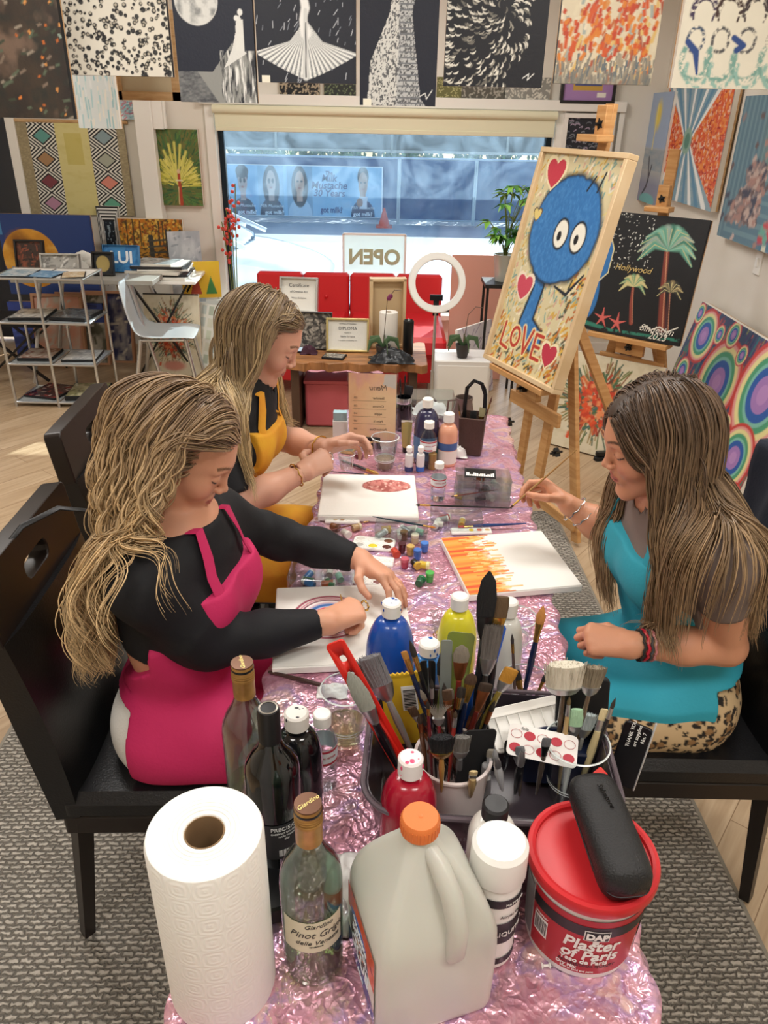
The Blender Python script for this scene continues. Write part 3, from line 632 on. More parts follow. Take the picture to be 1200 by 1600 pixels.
def autumn(P):
    P.mix(np.ones_like(P.u), '8a6a2c'); P.mix((P.n(5, 6, 4) - .35) * 2.4, 'c58c2e'); P.strokes(420, ['c7761f', 'd9a23a', '8d4a1f', 'e0b85a', '5f4a24'], .05, .03, 1.2, 2, 3, where=lambda u, v: v > .35)
    P.strokes(200, ['4a3a20', '8d5a24', '6a4a22', 'b9822f'], .06, .02, .1, .6, 4, where=lambda u, v: v < .35)
    for u in (.12, .22, .33, .62, .68): P.line([(u, .4), (u + .01, .95)], .02, '4c3c26')
    for u in (.47, .5, .74, .8, .95): P.line([(u, .18), (u, .62 if u < .6 else .75)], .05, '3a3a36')
    for v in (.28, .42, .55): P.line([(.44, v - .04), (.75, v), (1, v + .02)], .03, '4a4840')
wallpic('painting', 'autumn painting of a wooden fence among golden trees', 183, 341, 291, 413, autumn, Y=YW - .16, n=140)
# big moon canvas and a dark blue one below
def moon(P):
    P.mix(np.ones_like(P.u), '28407a'); r = .31; cu, cv = .305, .46
    P.ell(cu, cv, r, r * P.w / P.h, 'd99a35', .02); m = (np.hypot((P.u - cu) * P.w, (P.v - cv) * P.h) < r * P.w)
    P.mix(m * (P.n(6, 5, 7) - .45) * 2.5, 'b9781f'); P.mix(m * (P.n(12, 10, 17) - .5) * 1.8, 'ecc262'); P.ell(cu - .10, cv + .15, .12, .16, '8f5a1c', .9, wob=1)
    P.poly([(0, .75), (.04, .75), (.04, .98), (0, .98)], '4b86b8')
M, w, h = hang(-8, 334, 157, 462, Y=5.9); P = Paint(w, h, 170); moon(P); canvas('painting', 'large navy blue canvas with a big orange moon behind the wire shelf', w, h, P, M, edge=mat('edge_blue', '28407a', .6))
def nightsea(P): P.mix(np.ones_like(P.u), '2b3f7e'); P.mix(P.n(3, 8, 4), '3a4fa8'); P.strokes(60, ['5468c0', '232f66'], .2, .03, 0, .3, 3)
M, w, h = hang(10, 470, 172, 560, Y=5.75); P = Paint(w, h, 60); nightsea(P); canvas('painting', 'deep blue canvas standing on the floor behind the wire shelf', w, h + .0, P, Matrix.Translation((M.translation.x, 5.75, .02)), edge=mat('edge_blue', '28407a', .6))
# ------------------------------------------------------------------ right wall
XW = XR - .055
def orange(P):
    P.mix(np.ones_like(P.u), '8fa9b6'); P.mix((P.n(14, 20, 3) > .5) * .6, '6f9bb0')
    ec = (.46, .46)
    for s in (-1, 1):
        P.poly([(ec[0], ec[1]), (.5 + s * .5 + (0 if s > 0 else -.0), .98 if s > 0 else .86), (.5 + s * .5, .02)], 'd9542a')
    wedge = (P.c[..., 0] > .6) & (P.c[..., 2] < .1); P.mix(wedge * (P.n(50, 50, 4) - .45) * 5, 'e98a3a'); P.mix(wedge * (P.n(60, 40, 14) > .62), 'e8b9a0'); P.mix(wedge * (P.n(30, 60, 24) > .66), 'b5301c')
    for k in range(9):
        t = -.40 + k * .1
        P.line([(ec[0] + t * .15, ec[1] + .03), (ec[0] + t * 1.25, 1.0)], [.012, .05], 'eef0ee' if k % 2 == 0 else '5f8fae', .4)
        P.line([(ec[0] + t * .15, ec[1] - .03), (ec[0] + t * 1.1, 0)], [.012, .05], 'eef0ee' if k % 2 == 0 else '5f8fae', .4)
    P.ell(ec[0], ec[1], .07, .10, '8fb0a0', .2); P.ell(ec[0], ec[1], .04, .06, '5a8a7a', .2)
wallpic('painting', 'orange and pale blue starburst painting on the right wall', 1052, 108, 1110, 331, orange, X=XW, n=200)
def beach(P):
    P.mix(np.ones_like(P.u), '9fb3cf'); P.mix((.52 - P.v) * 40, 'b0b4b4'); P.mix(((P.v < .5) & (P.v > .3)) * P.n(6, 30, 3), '7f96aa'); P.mix((.3 - P.v) * 8, '8a8fa6')
    P.ell(.55, .8, .10, .12, 'e3cf5a', .8); P.line([(.5, .5), (.5, .9)], .03, 'e8dc8a'); P.line([(.6, .35), (.5, .15), (.3, .02)], [.04, .05, .03], '3a3d4a'); P.line([(.55, .2), (.45, .42)], .04, '3a3d4a'); P.ell(.6, .03, .3, .06, '6fb0b4', .2)
wallpic('painting', 'narrow beach painting with a yellow sun beside the orange starburst', 1014, 146, 1024, 322, beach, X=XW - .02, n=120)
def bluegrey(P):
    P.mix(np.ones_like(P.u), '5f7f90'); d = np.maximum(np.abs(P.u - .55) * 1.4, np.abs(P.v - .80) * .9); P.mix(((d * 14) % 1 < .4) * .35, '8fb0b6'); P.mix(np.clip(1 - d * 2.6, 0, 1) * .6, '9fb48a')
    P.strokes(260, ['6d5a5a', '8f8080', 'c9b2a8', '4a4a5c', 'b08a80'], .05, .03, .5, 1, 3, where=lambda u, v: v < .55 and u < .42 and v > .15 and u > .02 + v * .4)
    P.strokes(260, ['c94f5a', '6fb0a0', 'e0dcc8', '7a5a7a', '4f7f9a'], .05, .04, .3, 1, 4, where=lambda u, v: v < .6 and u > .5 and v < .1 + (u - .45) * 1.2)
wallpic('painting', 'blue grey painting of stacked coloured blocks at the right edge of the wall', 1166, 150, 1262, 420, bluegrey, X=XW, n=170)
t = thing('light_switch', 'white light switch plate on the right wall', 'switch', at(1185, 411, X=XR - .004), -PI / 2)
MB().rounded((0, 0, 0), (.075, .008, .12), .003).build('wall_plate', TRIM, t, bevel=.001); MB().box((0, -.008, .003), (.02, .01, .045), (R(8), 0, 0)).build('rocker', mat('switch_white', 'f6f4ee', .3), t, bevel=.002)
# leaning paintings at the right
def rings(P):
    P.mix(np.ones_like(P.u), '3a4a6a'); P.strokes(700, ['7a3a4a', '2f6f7a', '8a8a5a', '2a3560', 'b04a4a', '3f7a6a', '4a3a6a'], .06, .012, 1.45, .1, 3)
    cs = [(.16, .80, .125), (.46, .60, .19), (.84, .72, .22), (.30, .87, .045), (.42, .92, .06), (.56, .84, .045), (.10, .50, .07), (.20, .20, .16), (.43, .28, .06), (.62, .22, .10), (.85, .3, .14), (.55, .06, .1), (.03, .92, .05), (.97, .08, .08), (.68, .42, .05)]
    for u, v, r in cs:
        k = P.w / P.h
        for f, c in ((1, 'c9423f'), (.9, 'e3a09a'), (.82, 'e9dfa0'), (.70, '4fa07a'), (.58, '7fc0b0'), (.50, '2f5fae'), (.34, 'a67fc0'), (.18, 'b98fca')): P.ell(u, v, r * f, r * f * k, c, .05)
M, w = stand((1.70, 4.62, .012), (1.70, 3.34, .012), .82, R(13)); P = Paint(w, .80, 260); rings(P); canvas('painting', 'large canvas of rainbow ringed circles leaning on the right wall', w, .80, P, M, .04)
def bouquet(P, s=1):
    P.mix(np.ones_like(P.u), 'd8cfb6'); P.mix((P.n(24, 24, 3) - .4) * 1.2, 'c5b998')
    f = lambda u, v: math.atan2(v - .52, u - .48); wr = lambda a: (lambda u, v: math.hypot((u - .48) * 1.0, (v - .52)) < a)
    P.strokes(260, ['6f7a4a', '4f6a5a', '8a5a3a', '3f5a4a', 'a08a5a'], .13, .014, f, .5, 4, where=wr(.40)); P.strokes(320, ['b5432c', '7a3a2a', 'c96a3a', '4a6a4a', 'd9a27a', '5f4a3a', '3f6a6a'], .08, .022, f, 1.2, 5, where=wr(.30))
    P.strokes(80, ['d9532c', 'c0402a', 'e08a5a'], .05, .04, f, 2, 6, where=wr(.22))
M, w = stand((.95, 4.28, .01), (1.44, 3.92, .01), .56, R(12)); P = Paint(w, .56, 170); bouquet(P); canvas('painting', 'cream canvas of an exploding red and green bouquet standing behind the easel legs', w, .56, P, M, .03)
t = thing('stapler', 'small black stapler lying on the floor by the bouquet canvas', 'stapler', at(945, 718, z=.0), .3)
MB().rounded((0, 0, .012), (.14, .04, .024), .015).build('base', EDGEK, t); MB().rounded((0, 0, .04), (.13, .035, .024), .015, rot=(0, .08, 0)).build('arm', mat('black_plastic', '111214', .3), t)
# ------------------------------------------------------------------ easels
EW = mat('easel_beech', 'cfa06a', .45, var=(7, 'bb8750'), stretch=(1, 1, 8)); KN = mat('black_plastic', '111214', .3)
def easel(label, M, w, zb, h, mast, lean, spread=.26, back=.17, grp='wooden studio easels'):
    """local frame: x along the picture, y back, z up; picture stands on the tray at height zb, leaning back"""
    t = thing('easel', label, 'easel', group=grp); t.matrix_world = M; c, s = math.cos(lean), math.sin(lean)
    L_ = lambda x, z, off=.06: (x, off + max(z - zb, 0) * math.tan(lean) + max(0, 1 - z / zb) * back, z)
    base_y = L_(0, .05)[1]
    for k in (-1, 1):
        b = MB(); b.bar(L_(w / 2 + k * spread, .02), L_(w / 2 + k * .07, zb + h * .45), .05, .022, (0, 1, 0)); b.build('front_leg', EW, t, bevel=.003)
    b = MB(); b.bar(L_(w / 2, .25, .05), L_(w / 2, mast, .05), .055, .022, (0, 1, 0)); b.build('mast', EW, t, bevel=.003)
    b = MB(); b.bar(L_(w / 2, zb + h * .4, .09), (w / 2, base_y + .62, .02), .045, .022, (1, 0, 0)); b.build('rear_leg', EW, t, bevel=.003)
    b = MB(); b.bar(L_(w / 2 - spread, .1), L_(w / 2 + spread, .1), .022, .05, (0, 0, 1)); b.build('cross_bar', EW, t, bevel=.003)
    b = MB(); b.bar(L_(w / 2 - .19, zb - .16), L_(w / 2 + .19, zb - .16), .02, .06); b.build('cross_bar', EW, t, bevel=.003)
    b = MB(); b.box((w / 2, .02, zb - .014), (w * .8, .10, .026)); b.box((w / 2, .055, zb - .05), (.16, .03, .11)); b.build('tray', EW, t, bevel=.003)
    q = L_(w / 2, zb + h + .01, .0); b = MB(); b.box((w / 2, q[1] + .02, q[2] + .012), (.13, .08, .025)); b.box((w / 2, q[1] + .05, q[2] + .06), (.06, .03, .13)); b.build('top_clamp', EW, t, bevel=.003)
    for p in (L_(w / 2, zb + h + .07, .03), L_(w / 2, zb - .06, .01), L_(w / 2 - spread * .75, zb - .3, .03), L_(w / 2 + spread * .75, zb - .3, .03)):
        b = MB(); m = Matrix.Translation(p) @ Matrix.Rotation(PI / 2, 4, 'X'); b.prism([((.022 if i % 2 else .012) * math.cos(i * PI / 5), (.022 if i % 2 else .012) * math.sin(i * PI / 5)) for i in range(10)], -.012, .012, m); b.lathe([(.006, -.03), (.006, .03)], 8, M=m); b.build('knob', KN, t)
    return t
def Mxy(p0, p1):
    p0, p1 = V(p0), V(p1); x = (p1 - p0).normalized(); m = Matrix((x, V((0, 0, 1)).cross(x), (0, 0, 1))).transposed().to_4x4(); m.translation = (p0.x, p0.y, 0); return m, (p1 - p0).length
BL, BR = V((.47, 3.42, .76)), V((.68, 2.95, .76)); lean = R(13)
M, w = Mxy(BL, BR); easel('wooden easel holding the framed blue painting', M, w, .76, .9, 1.80, lean)
def blueart(P):
    P.mix(np.ones_like(P.u), 'cfc39c'); P.strokes(900, ['d9c98a', 'e6dcc0', 'b9a878', '8aa79a', 'c9a03c', 'd8d2c0', '6f9a94', 'c99a8a'], .05, .016, 1.2, 1.6, 3)
    P.strokes(260, ['c9912c', 'd8b04a', 'b5642c', '4a4a3a'], .06, .02, 1.0, 1.2, 4, where=lambda u, v: v < .22 or (u > .8 and v < .5))
    O = '16202c'; B = '2f6fae'
    def blob(u, v, ru, rv, a): P.ell(u, v, ru + .025, rv + .017, O, .1, a, .12, 8); P.ell(u, v, ru, rv, B, .06, a, .12, 8)
    P.line([(.30, .55), (.42, .40), (.38, .22), (.55, .16)], [.20, .16, .2, .24], O, .2); P.line([(.30, .55), (.42, .40), (.38, .22), (.55, .16)], [.15, .11, .15, .19], B, .2)
    blob(.52, .66, .42, .23, .12)
    P.mix(((P.c[..., 2] > .3) & (P.c[..., 0] < .06)) * (P.n(60, 60, 4) - .4) * 1.6, '4b8cc8')
    for u in (.50, .72): P.ell(u, .645, .095, .072, O, .1); P.ell(u, .645, .08, .06, 'e9e6d8', .1); P.ell(u - .015, .635, .026, .022, '14161a', .15)
    P.line([(.62, .42), (.78, .40), (.92, .50)], [.02, .03, .02], O); P.line([(.2, .40), (.27, .37), (.24, .34)], .02, 'e9e1c0')
    P.heart(.20, .88, .12, 'c0394a', 'e9dcb4'); P.heart(.12, .70, .05, 'd9c47a', '5a4a3a'); P.heart(.22, .36, .11, 'c2475a', 'e4d6c0'); P.heart(.80, .11, .10, 'b93348', 'e9dcb4')
    P.line([(.0, 1), (1, 1)], .05, '8f4a2c'); P.line([(1, 0), (1, 1)], .03, 'b5482c')
    P.line([(.72, .9), (.66, .84)], .02, O); P.line([(.82, .92), (.78, .84)], .02, O)
    LR, LE = 'b53a2c', 'e9d9a0'
    for wd, c in ((.06, LE), (.032, LR)):
        P.line([(.12, .19), (.11, .08), (.22, .07)], wd, c); P.line([(.30 + .06 * math.cos(k / 2), .14 + .045 * math.sin(k / 2)) for k in range(14)], wd, c)
        P.line([(.40, .20), (.46, .08), (.53, .20)], wd, c); P.line([(.68, .19), (.58, .19), (.58, .08), (.69, .08)], wd, c); P.line([(.58, .135), (.66, .135)], wd, c)
M, w = stand(BL, BR, .9, lean); P = Paint(w, .88, 300); blueart(P)
M = M @ Matrix.Translation((0, -.006, .02))
canvas('painting', 'blue cartoon style painting with hearts and LOVE lettering in a pale wood frame', w, .86, P, M, .02, edge=EDGEW, frame=mat('pale_frame', 'd9c09a', .45, var=(6, 'ccae84')), fw=.02)
b0, b1 = V((1.09, 4.28, .70)), V((1.52, 3.92, .70)); M, w = Mxy(b0, b1); easel('wooden easel holding the black palm tree painting', M, w, .70, .62, 1.62, R(9))
def palm(P):
    P.mix(np.ones_like(P.u), '14161a'); P.strokes(150, ['e6e6df'], .008, .010, 0, 3, 4, where=lambda u, v: v > .55 and u < .55)
    def tree(x0, y0, x1, y1, wd, r, n, cols, tr='7d3a30'):
        P.line([(x0, y0), ((x0 + x1) / 2 - .012, (y0 + y1) / 2), (x1, y1)], [wd * 1.4, wd, wd * .9], tr, .5); P.line([(x0 + .01, y0), (x1, y1)], wd * .2, 'c08a6a', .5)
        for k in range(n):
            a = -.35 + k * (PI + .7) / (n - 1); ex, ey = x1 + r * math.cos(a), y1 + r * .75 * math.sin(a)
            P.line([(x1, y1), ((x1 + ex) / 2, (y1 + ey) / 2 + r * .25), (ex, ey - r * .12)], [wd * .4, wd * 1.5, wd * .3], cols[k % len(cols)], .7)
            P.line([(x1, y1), ((x1 + ex) / 2, (y1 + ey) / 2 + r * .25), (ex, ey - r * .12)], .006, 'c9c08a')
    tree(.80, .12, .68, .74, .055, .27, 13, ['5f9a86', '7fb3a0', '3f7a68', '8fa39a']); tree(.50, .12, .44, .42, .03, .14, 8, ['6f9a76', 'c9c08a'], '8a3f34'); tree(.86, .1, .80, .42, .035, .12, 7, ['3a3a34', '8a7a5a'], '4a2a2c')
    P.ell(.03, .62, .14, .22, '2f6fae', .05); P.ell(.03, .30, .08, .2, '2f6fae', .1); P.line([(.10, .83), (.17, .7), (.16, .5), (.08, .42)], .012, 'd8cfa0')
    for u, v in ((.20, .12), (.36, .10)):
        for k in range(5): a = PI / 2 + k * 2 * PI / 5; P.line([(u, v), (u + .09 * math.cos(a), v + .09 * math.sin(a))], [.035, .006], 'c9605a', .4)
    P.line([(0, .06), (.3, .03), (1, .05)], [.05, .03, .03], '2f7a68', .6, rough=.4); P.line([(.6, .10), (.66, .12), (.7, .09), (.78, .13), (.86, .10), (.95, .15)], .012, 'e9e6dc')
M, w = stand(b0, b1, .62, R(9)); P = Paint(w, .62, 230); palm(P); M = M @ Matrix.Translation((0, -.004, .002))
t = canvas('painting', 'black canvas of teal palm trees reading Hollywood', w, .62, P, M, .025, EDGEK)
GT = mat('gold_paint', 'c9b070', .5); WT = mat('white_paint', 'e9e6dc', .5)
for s, u, v, sz, m in (('Hollywood', .40, .56, .045, GT), ('Sindesign', .76, .10, .05, WT), ('2023', .78, .045, .05, WT)): wtext(s, sz, m, t, w * u, -.004, .62 * v, shear=.3)
CHROME = mat('brushed_steel', 'c4c6c8', .28, .9); BLK = KN; WHT = mat('white_plastic', 'eeece6', .35)
PAPER = mat('paper', 'eceae2', .7)
def qb(c, d, name, m, par, rot=None, bevel=.002): b = MB(); b.box(c, d, rot); return b.build(name, m, par, bevel=bevel)
def clearmat(name, c='f4f8f8', rough=.03, ior=1.2):
    m = bpy.data.materials.new(name); m.use_nodes = True; nt = m.node_tree; nt.nodes.clear(); N = nt.nodes.new; L = nt.links.new
    o = N('ShaderNodeOutputMaterial'); tr = N('ShaderNodeBsdfTransparent'); tr.inputs[0].default_value = (*srgb(c), 1); gl = N('ShaderNodeBsdfGlossy'); gl.inputs['Roughness'].default_value = rough
    lw = N('ShaderNodeLayerWeight'); pw = N('ShaderNodeMath'); pw.operation = 'POWER'; pw.inputs[1].default_value = 3; L(lw.outputs['Facing'], pw.inputs[0]); fr = N('ShaderNodeMapRange'); fr.inputs[3].default_value = (ior - 1) * .14; fr.inputs[4].default_value = .75; L(pw.outputs[0], fr.inputs[0]); m2 = N('ShaderNodeMixShader'); L(fr.outputs[0], m2.inputs[0]); L(tr.outputs[0], m2.inputs[1]); L(gl.outputs[0], m2.inputs[2]); L(m2.outputs[0], o.inputs[0]); return m
CLEAR = clearmat('clear_plastic', 'f7fafa', .06, 1.35); GLS = clearmat('thin_glass', 'dfeae6', .02, 1.5)
# wire shelf
sx0, sx1, sy0, sy1 = -2.43, -1.87, 4.72, 5.06
t = thing('shelf_unit', 'silver tube shelf unit with four open tiers by the left wall', 'shelf', (sx0, sy0, 0)); W, D = sx1 - sx0, sy1 - sy0
for x in (0, W / 2, W):
    for y in (0, D): b = MB(); b.rod((x, y, 0), (x, y, .83), .009); b.build('post', CHROME, t)
for z in (.03, .285, .55, .82):
    b = MB(); b.box((W / 2, D / 2, z), (W, D, .004)); sh_ = b.build('shelf_panel', mat('shelf_glass', 'c9d2d6', .15, .3) if z < .8 else WHT, t)
    b = MB()
    for y in (0, D): b.rod((0, y, z), (W, y, z), .008)
    for x in (0, W / 2, W): b.rod((x, 0, z), (x, D, z), .007)
    b.build('tier_rail', CHROME, sh_)
def flat(name, label, cat, cx, cy, z, w, d, h, rot, cols, group=None, tilt=0, n=40, frame=None):
    t = thing(name, label, cat, (cx, cy, z), (tilt, 0, rot), group); P = Paint(w, d, n, cols[0]); P.mix((P.n(5, 5, int(cx * 50)) - .4) * 3, cols[1]); P.strokes(50, cols, .12, .05, .6, 2, int(abs(cy) * 99))
    qb((0, 0, h / 2), (w, d, h), 'backing_board', frame or EDGEK, t); P.mesh('printed_face', GLOSSART, t, Matrix.Translation((-w / 2 + .006, -d / 2 + .006, h + .0008)) @ Matrix.Rotation(-PI / 2, 4, 'X') @ Matrix.Diagonal((1 - .012 / w, 1, 1 - .012 / d, 1)))
    return t
G = 'prints lying on the wire shelf'
def flat_(lb, cat, x, y, z, w, d, h, rot, cols, **k): return flat('framed_print' if cat == 'picture' else 'magazine', lb, cat, x, y, z, w, d, h, rot, cols, G, **k)
flat_('pale grey framed print on the third tier, left bay', 'picture', sx0 + .14, sy0 + .18, .556, .23, .26, .015, .1, ['c9cac6', '8a8c8a', 'eceae2'])
flat_('dark slate framed print on the third tier, right bay', 'picture', sx0 + .42, sy0 + .18, .556, .24, .26, .02, -.1, ['4a4e52', '6a6e70', '303438'])
flat_('reddish sketch print on the second tier, left bay', 'picture', sx0 + .14, sy0 + .18, .291, .22, .24, .018, .05, ['b9a89c', '8a5a4a', 'd9cfc6'])
flat_('grey squared print on the second tier, right bay', 'picture', sx0 + .42, sy0 + .18, .291, .22, .24, .012, .1, ['c4c6c4', 'a0a4a4', 'd8d8d4'])
flat_('dark red and white patterned magazine on the bottom tier', 'magazine', sx0 + .16, sy0 + .20, .036, .24, .28, .01, -.25, ['3a2428', '8a3a34', 'c9b8ac'])
flat_('mottled olive green canvas on the bottom tier', 'picture', sx0 + .42, sy0 + .18, .036, .25, .28, .03, .12, ['8a8a62', 'c4bf9c', '5f6242'])
flat_('pale blue magazine spread on the top tier', 'magazine', sx0 + .12, sy0 + .14, .824, .2, .24, .006, .1, ['9fb8c4', 'd4d8d8', '7a94a8'])
flat_('blue photo booklet on the top tier in the middle', 'magazine', sx0 + .30, sy0 + .12, .824, .18, .22, .006, -.1, ['7fa8c9', '5a88b0', 'c9d8e0'])
flat_('tan postcard on the top tier at the right end', 'magazine', sx0 + .47, sy0 + .12, .824, .14, .2, .006, .3, ['c9b08a', 'e0d4bc', 'a08a6a'])
# folding work table behind the shelf
t = thing('folding_table', 'grey folding table with splayed steel legs behind the wire shelf', 'table', (-2.05, 5.42, 0))
qb((0, 0, .72), (.95, .5, .03), 'tabletop', mat('grey_laminate', '9a978f', .5), t)
for k in (-1, 1):
    b = MB(); b.tube([(k * .30, -.2, .70), (k * .46, -.22, .0)], .013); b.build('leg', CHROME, t); b = MB(); b.tube([(k * .30, .2, .70), (k * .46, .22, .0)], .013); b.build('leg', CHROME, t)
def standing(name, label, cat, px, py, Y, z, w, h, cols, frame, fw=.012, lean=.2, rot=0, fn=None, n=60, group=None, depth=.012):
    p = at(px, py, Y=Y); M = Matrix.Translation((p.x, Y, z)) @ Matrix.Rotation(rot, 4, 'Z') @ Matrix.Rotation(-lean, 4, 'X'); P = Paint(w, h, n, cols[0])
    if fn: fn(P)
    else: P.mix((P.n(4, 4, int(px)) - .4) * 3, cols[1]); P.strokes(40, cols, .15, .05, .8, 2, int(py))
    return canvas(name, label, w, h, P, M, depth, frame or EDGEW, frame=frame, fw=fw, cat=cat, group=group)
BF = mat('blue_frame', '2f7ab0', .4)
standing('framed_photo', 'small dark framed photograph standing among the prints behind the shelf', 'picture', 36, 455, 5.30, .748, .17, .2, ['3a2a24', '8a4a34', '1c1a1a'], KF)
standing('framed_photo', 'small silver framed photograph beside the dark one on the folding table', 'picture', 74, 458, 5.28, .748, .24, .12, ['b0b0ac', '7a7a78', 'dcdcd8'], mat('silver_frame', 'b9b9b6', .3, .6))
standing('framed_photo', 'square black frame holding a round golden disc', 'picture', 152, 450, 5.32, .748, .12, .13, ['23262a', '23262a'], KF, fn=lambda P: P.ell(.5, .5, .38, .4, 'a8955a', .1))
t = standing('sign', 'bright blue sign with white letters standing on the folding table', 'sign', 168, 446, 5.45, .742, .24, .17, ['3f8ac4', '2f72b0'], BF, fw=.004)
wtext('LUI', .11, WINK, t, .12, -.004, .09, bold=.003)
t = thing('paper_fan', 'white scalloped paper ornament behind the wire shelf', 'ornament', (at(135, 430, Y=5.5).x, 5.5, .735)); b = MB(); [b.sphere((math.cos(a) * .04, 0, .06 + abs(math.sin(a)) * .04), .035, 10, 8, (1, .3, 1)) for a in (0, PI / 4, PI / 2, 3 * PI / 4, PI)]; b.box((0, 0, .03), (.06, .012, .06)); b.build('scallops', PAPER, t)
# black folding stool
t = thing('folding_stool', 'black folding stool on crossed legs at the far left', 'stool', (-2.62, 5.35, 0)); qb((0, 0, .42), (.50, .36, .03), 'seat', mat('black_fabric', '17181a', .8), t)
for y in (-.17, .17):
    for k in (-1, 1): b = MB(); b.bar((-.22 * k, y, .41), (.22 * k, y + .012 * k, .02), .022, .014); b.build('leg', BLK, t)
# table with stacks of prints
t = thing('side_table', 'narrow white topped table with black crossed legs carrying stacked prints', 'table', (-1.62, 5.60, 0), .05); qb((0, 0, .68), (.52, .42, .02), 'tabletop', WHT, t)
for y in (-.17, .17):
    for k in (-1, 1): b = MB(); b.bar((-.2 * k, y, .67), (.2 * k, y + .014 * k, .02), .022, .014); b.build('leg', BLK, t)
for i, (dx, w, d, h, c) in enumerate(((0, .40, .34, .022, 'e6e4dc'), (.02, .37, .32, .014, '2c2c2e'), (-.02, .38, .33, .02, 'dcd8cc'), (.03, .35, .3, .012, '3a3a3c'), (.0, .36, .3, .018, 'e8e6e0'), (-.03, .30, .25, .012, '8fa0a8'))):
    z = .691 + sum(q[3] + .001 for q in ((0, .40, .34, .022), (0, 0, 0, .014), (0, 0, 0, .02), (0, 0, 0, .012), (0, 0, 0, .018))[:i])
    flat('framed_print', ['white board at the bottom of the print stack by the window', 'thin black framed print second from the bottom of the print stack', 'cream board in the middle of the print stack', 'black framed print above the cream board in the stack', 'white matted print just under the top of the stack', 'grey landscape in a thin black frame topmost on the print stack'][i], 'picture', -1.62 + dx, 5.58, z, w, d, h, dx * 4, [c, c, c] if i < 5 else ['b0babc', '7a868a', 'd0d4d2'], 'stack of prints on the narrow table', frame=mat('stackedge%d' % (i % 3), c, .5))
def trees(P): P.mix(P.n(4, 4, 3), 'e0c22c'); P.poly([(.2, .1), (.5, .1), (.36, .75)], 'b04a34'); P.poly([(.6, .1), (.9, .1), (.75, .6)], '3f8a4a')
standing('painting', 'grey blue misty canvas leaning beside the window frame', 'painting', 270, 450, 5.95, .42, .24, .52, ['a8aeb6', 'c9ccd0', '8a929c'], None, lean=.1, rot=.3)
standing('painting', 'small yellow canvas with a red and a green tree near the window corner', 'painting', 287, 466, 5.75, .50, .28, .26, ['e6b93a'], None, fn=trees, lean=.15, rot=.25, depth=.04)
t = thing('crate', 'low white crate under the small canvases by the window corner', 'crate', (-1.47, 5.98, 0)); MB().rounded((0, 0, .205), (.42, .34, .41), .015, hollow=.02).build('crate_body', WHT, t)
def bq(P): bouquet(P); P.mix((P.v > .985) * 1., '1a1a1a'); P.ell(.5, .12, .2, .06, 'c98a7a', .5)
standing('painting', 'cream flower bouquet canvas on the floor beside the silver chair', 'painting', 232, 590, 5.42, .01, .40, .58, ['e0dac8'], None, fn=bq, n=90)
def sq(P):
    P.mix(np.ones_like(P.u), 'e6e8e0'); rg = np.random.default_rng(4)
    for i in range(6):
        for j in range(6): P.poly([((i + .1) / 6, (j + .1) / 6), ((i + .82) / 6, (j + .1) / 6), ((i + .82) / 6, (j + .82) / 6), ((i + .1) / 6, (j + .82) / 6)], ['cfd8c4', 'c4d0cc', 'dadccc', 'b9c4b4'][rg.integers(4)])
standing('painting', 'sunlit pale canvas of faint green squares with a wooden edge', 'painting', 292, 585, 5.50, .01, .42, .52, ['e6e8e0'], None, fn=sq, lean=.3, rot=-.55, depth=.03, n=90).children[0].data.materials[0] = mat('gold_edge', 'c9a54a', .5)
# a few stacked frames below the folding table
for i, (px, c, lb) in enumerate(((62, 'd9a08a', 'pinkish canvas leaning under the folding table'), (100, '5a5a4a', 'dark landscape canvas leaning under the folding table'), (140, '3a3f6a', 'dark blue flower canvas leaning under the folding table'))):
    standing('painting', lb, 'painting', px, 560, 5.62 + i * .07, .01, .34, .50, [c, 'c9c4ba', c], mat('frame_pine', 'b98a6a', .5), fw=.02, group='canvases under the folding table')
# silver stacking chair facing right
def side_chair(lb, x, y, rot, m, lm):
    t = thing('side_chair', lb, 'chair', (x, y, 0), rot); vs = []; sec = [(-.23, .84, .19), (-.215, .70, .20), (-.19, .56, .205), (-.165, .47, .205), (-.12, .44, .205), (0, .435, .205), (.14, .44, .20), (.20, .425, .19)]
    co = [(x0, y0 * hw, z0 + .012 * y0 * y0) for x0, z0, hw in sec for y0 in np.linspace(-1, 1, 9)]
    f = [(i * 9 + j, i * 9 + j + 1, (i + 1) * 9 + j + 1, (i + 1) * 9 + j) for i in range(len(sec) - 1) for j in range(8)]
    b = MB(); b.add(co, f); b.build('seat_shell', m, t, solid=.012, sub=1, smooth=60)
    for sx, ex in ((-.14, -.21), (.14, .2)):
        for k in (-1, 1): b = MB(); b.tube([(sx, k * .16, .425), (ex, k * .19, 0)], .013); b.build('leg', lm, t)
    b = MB(); b.tube([(-.14, -.16, .42), (.14, -.16, .42), (.14, .16, .42), (-.14, .16, .42), (-.14, -.16, .42)], .01); b.build('seat_frame', lm, t); return t
side_chair('silver grey shell chair on metal legs standing in sunlight by the left prints', -1.52, 5.18, .1, mat('silver_shell', 'c3c9cc', .22, .35), CHROME).scale = (1.05, 1, .9)
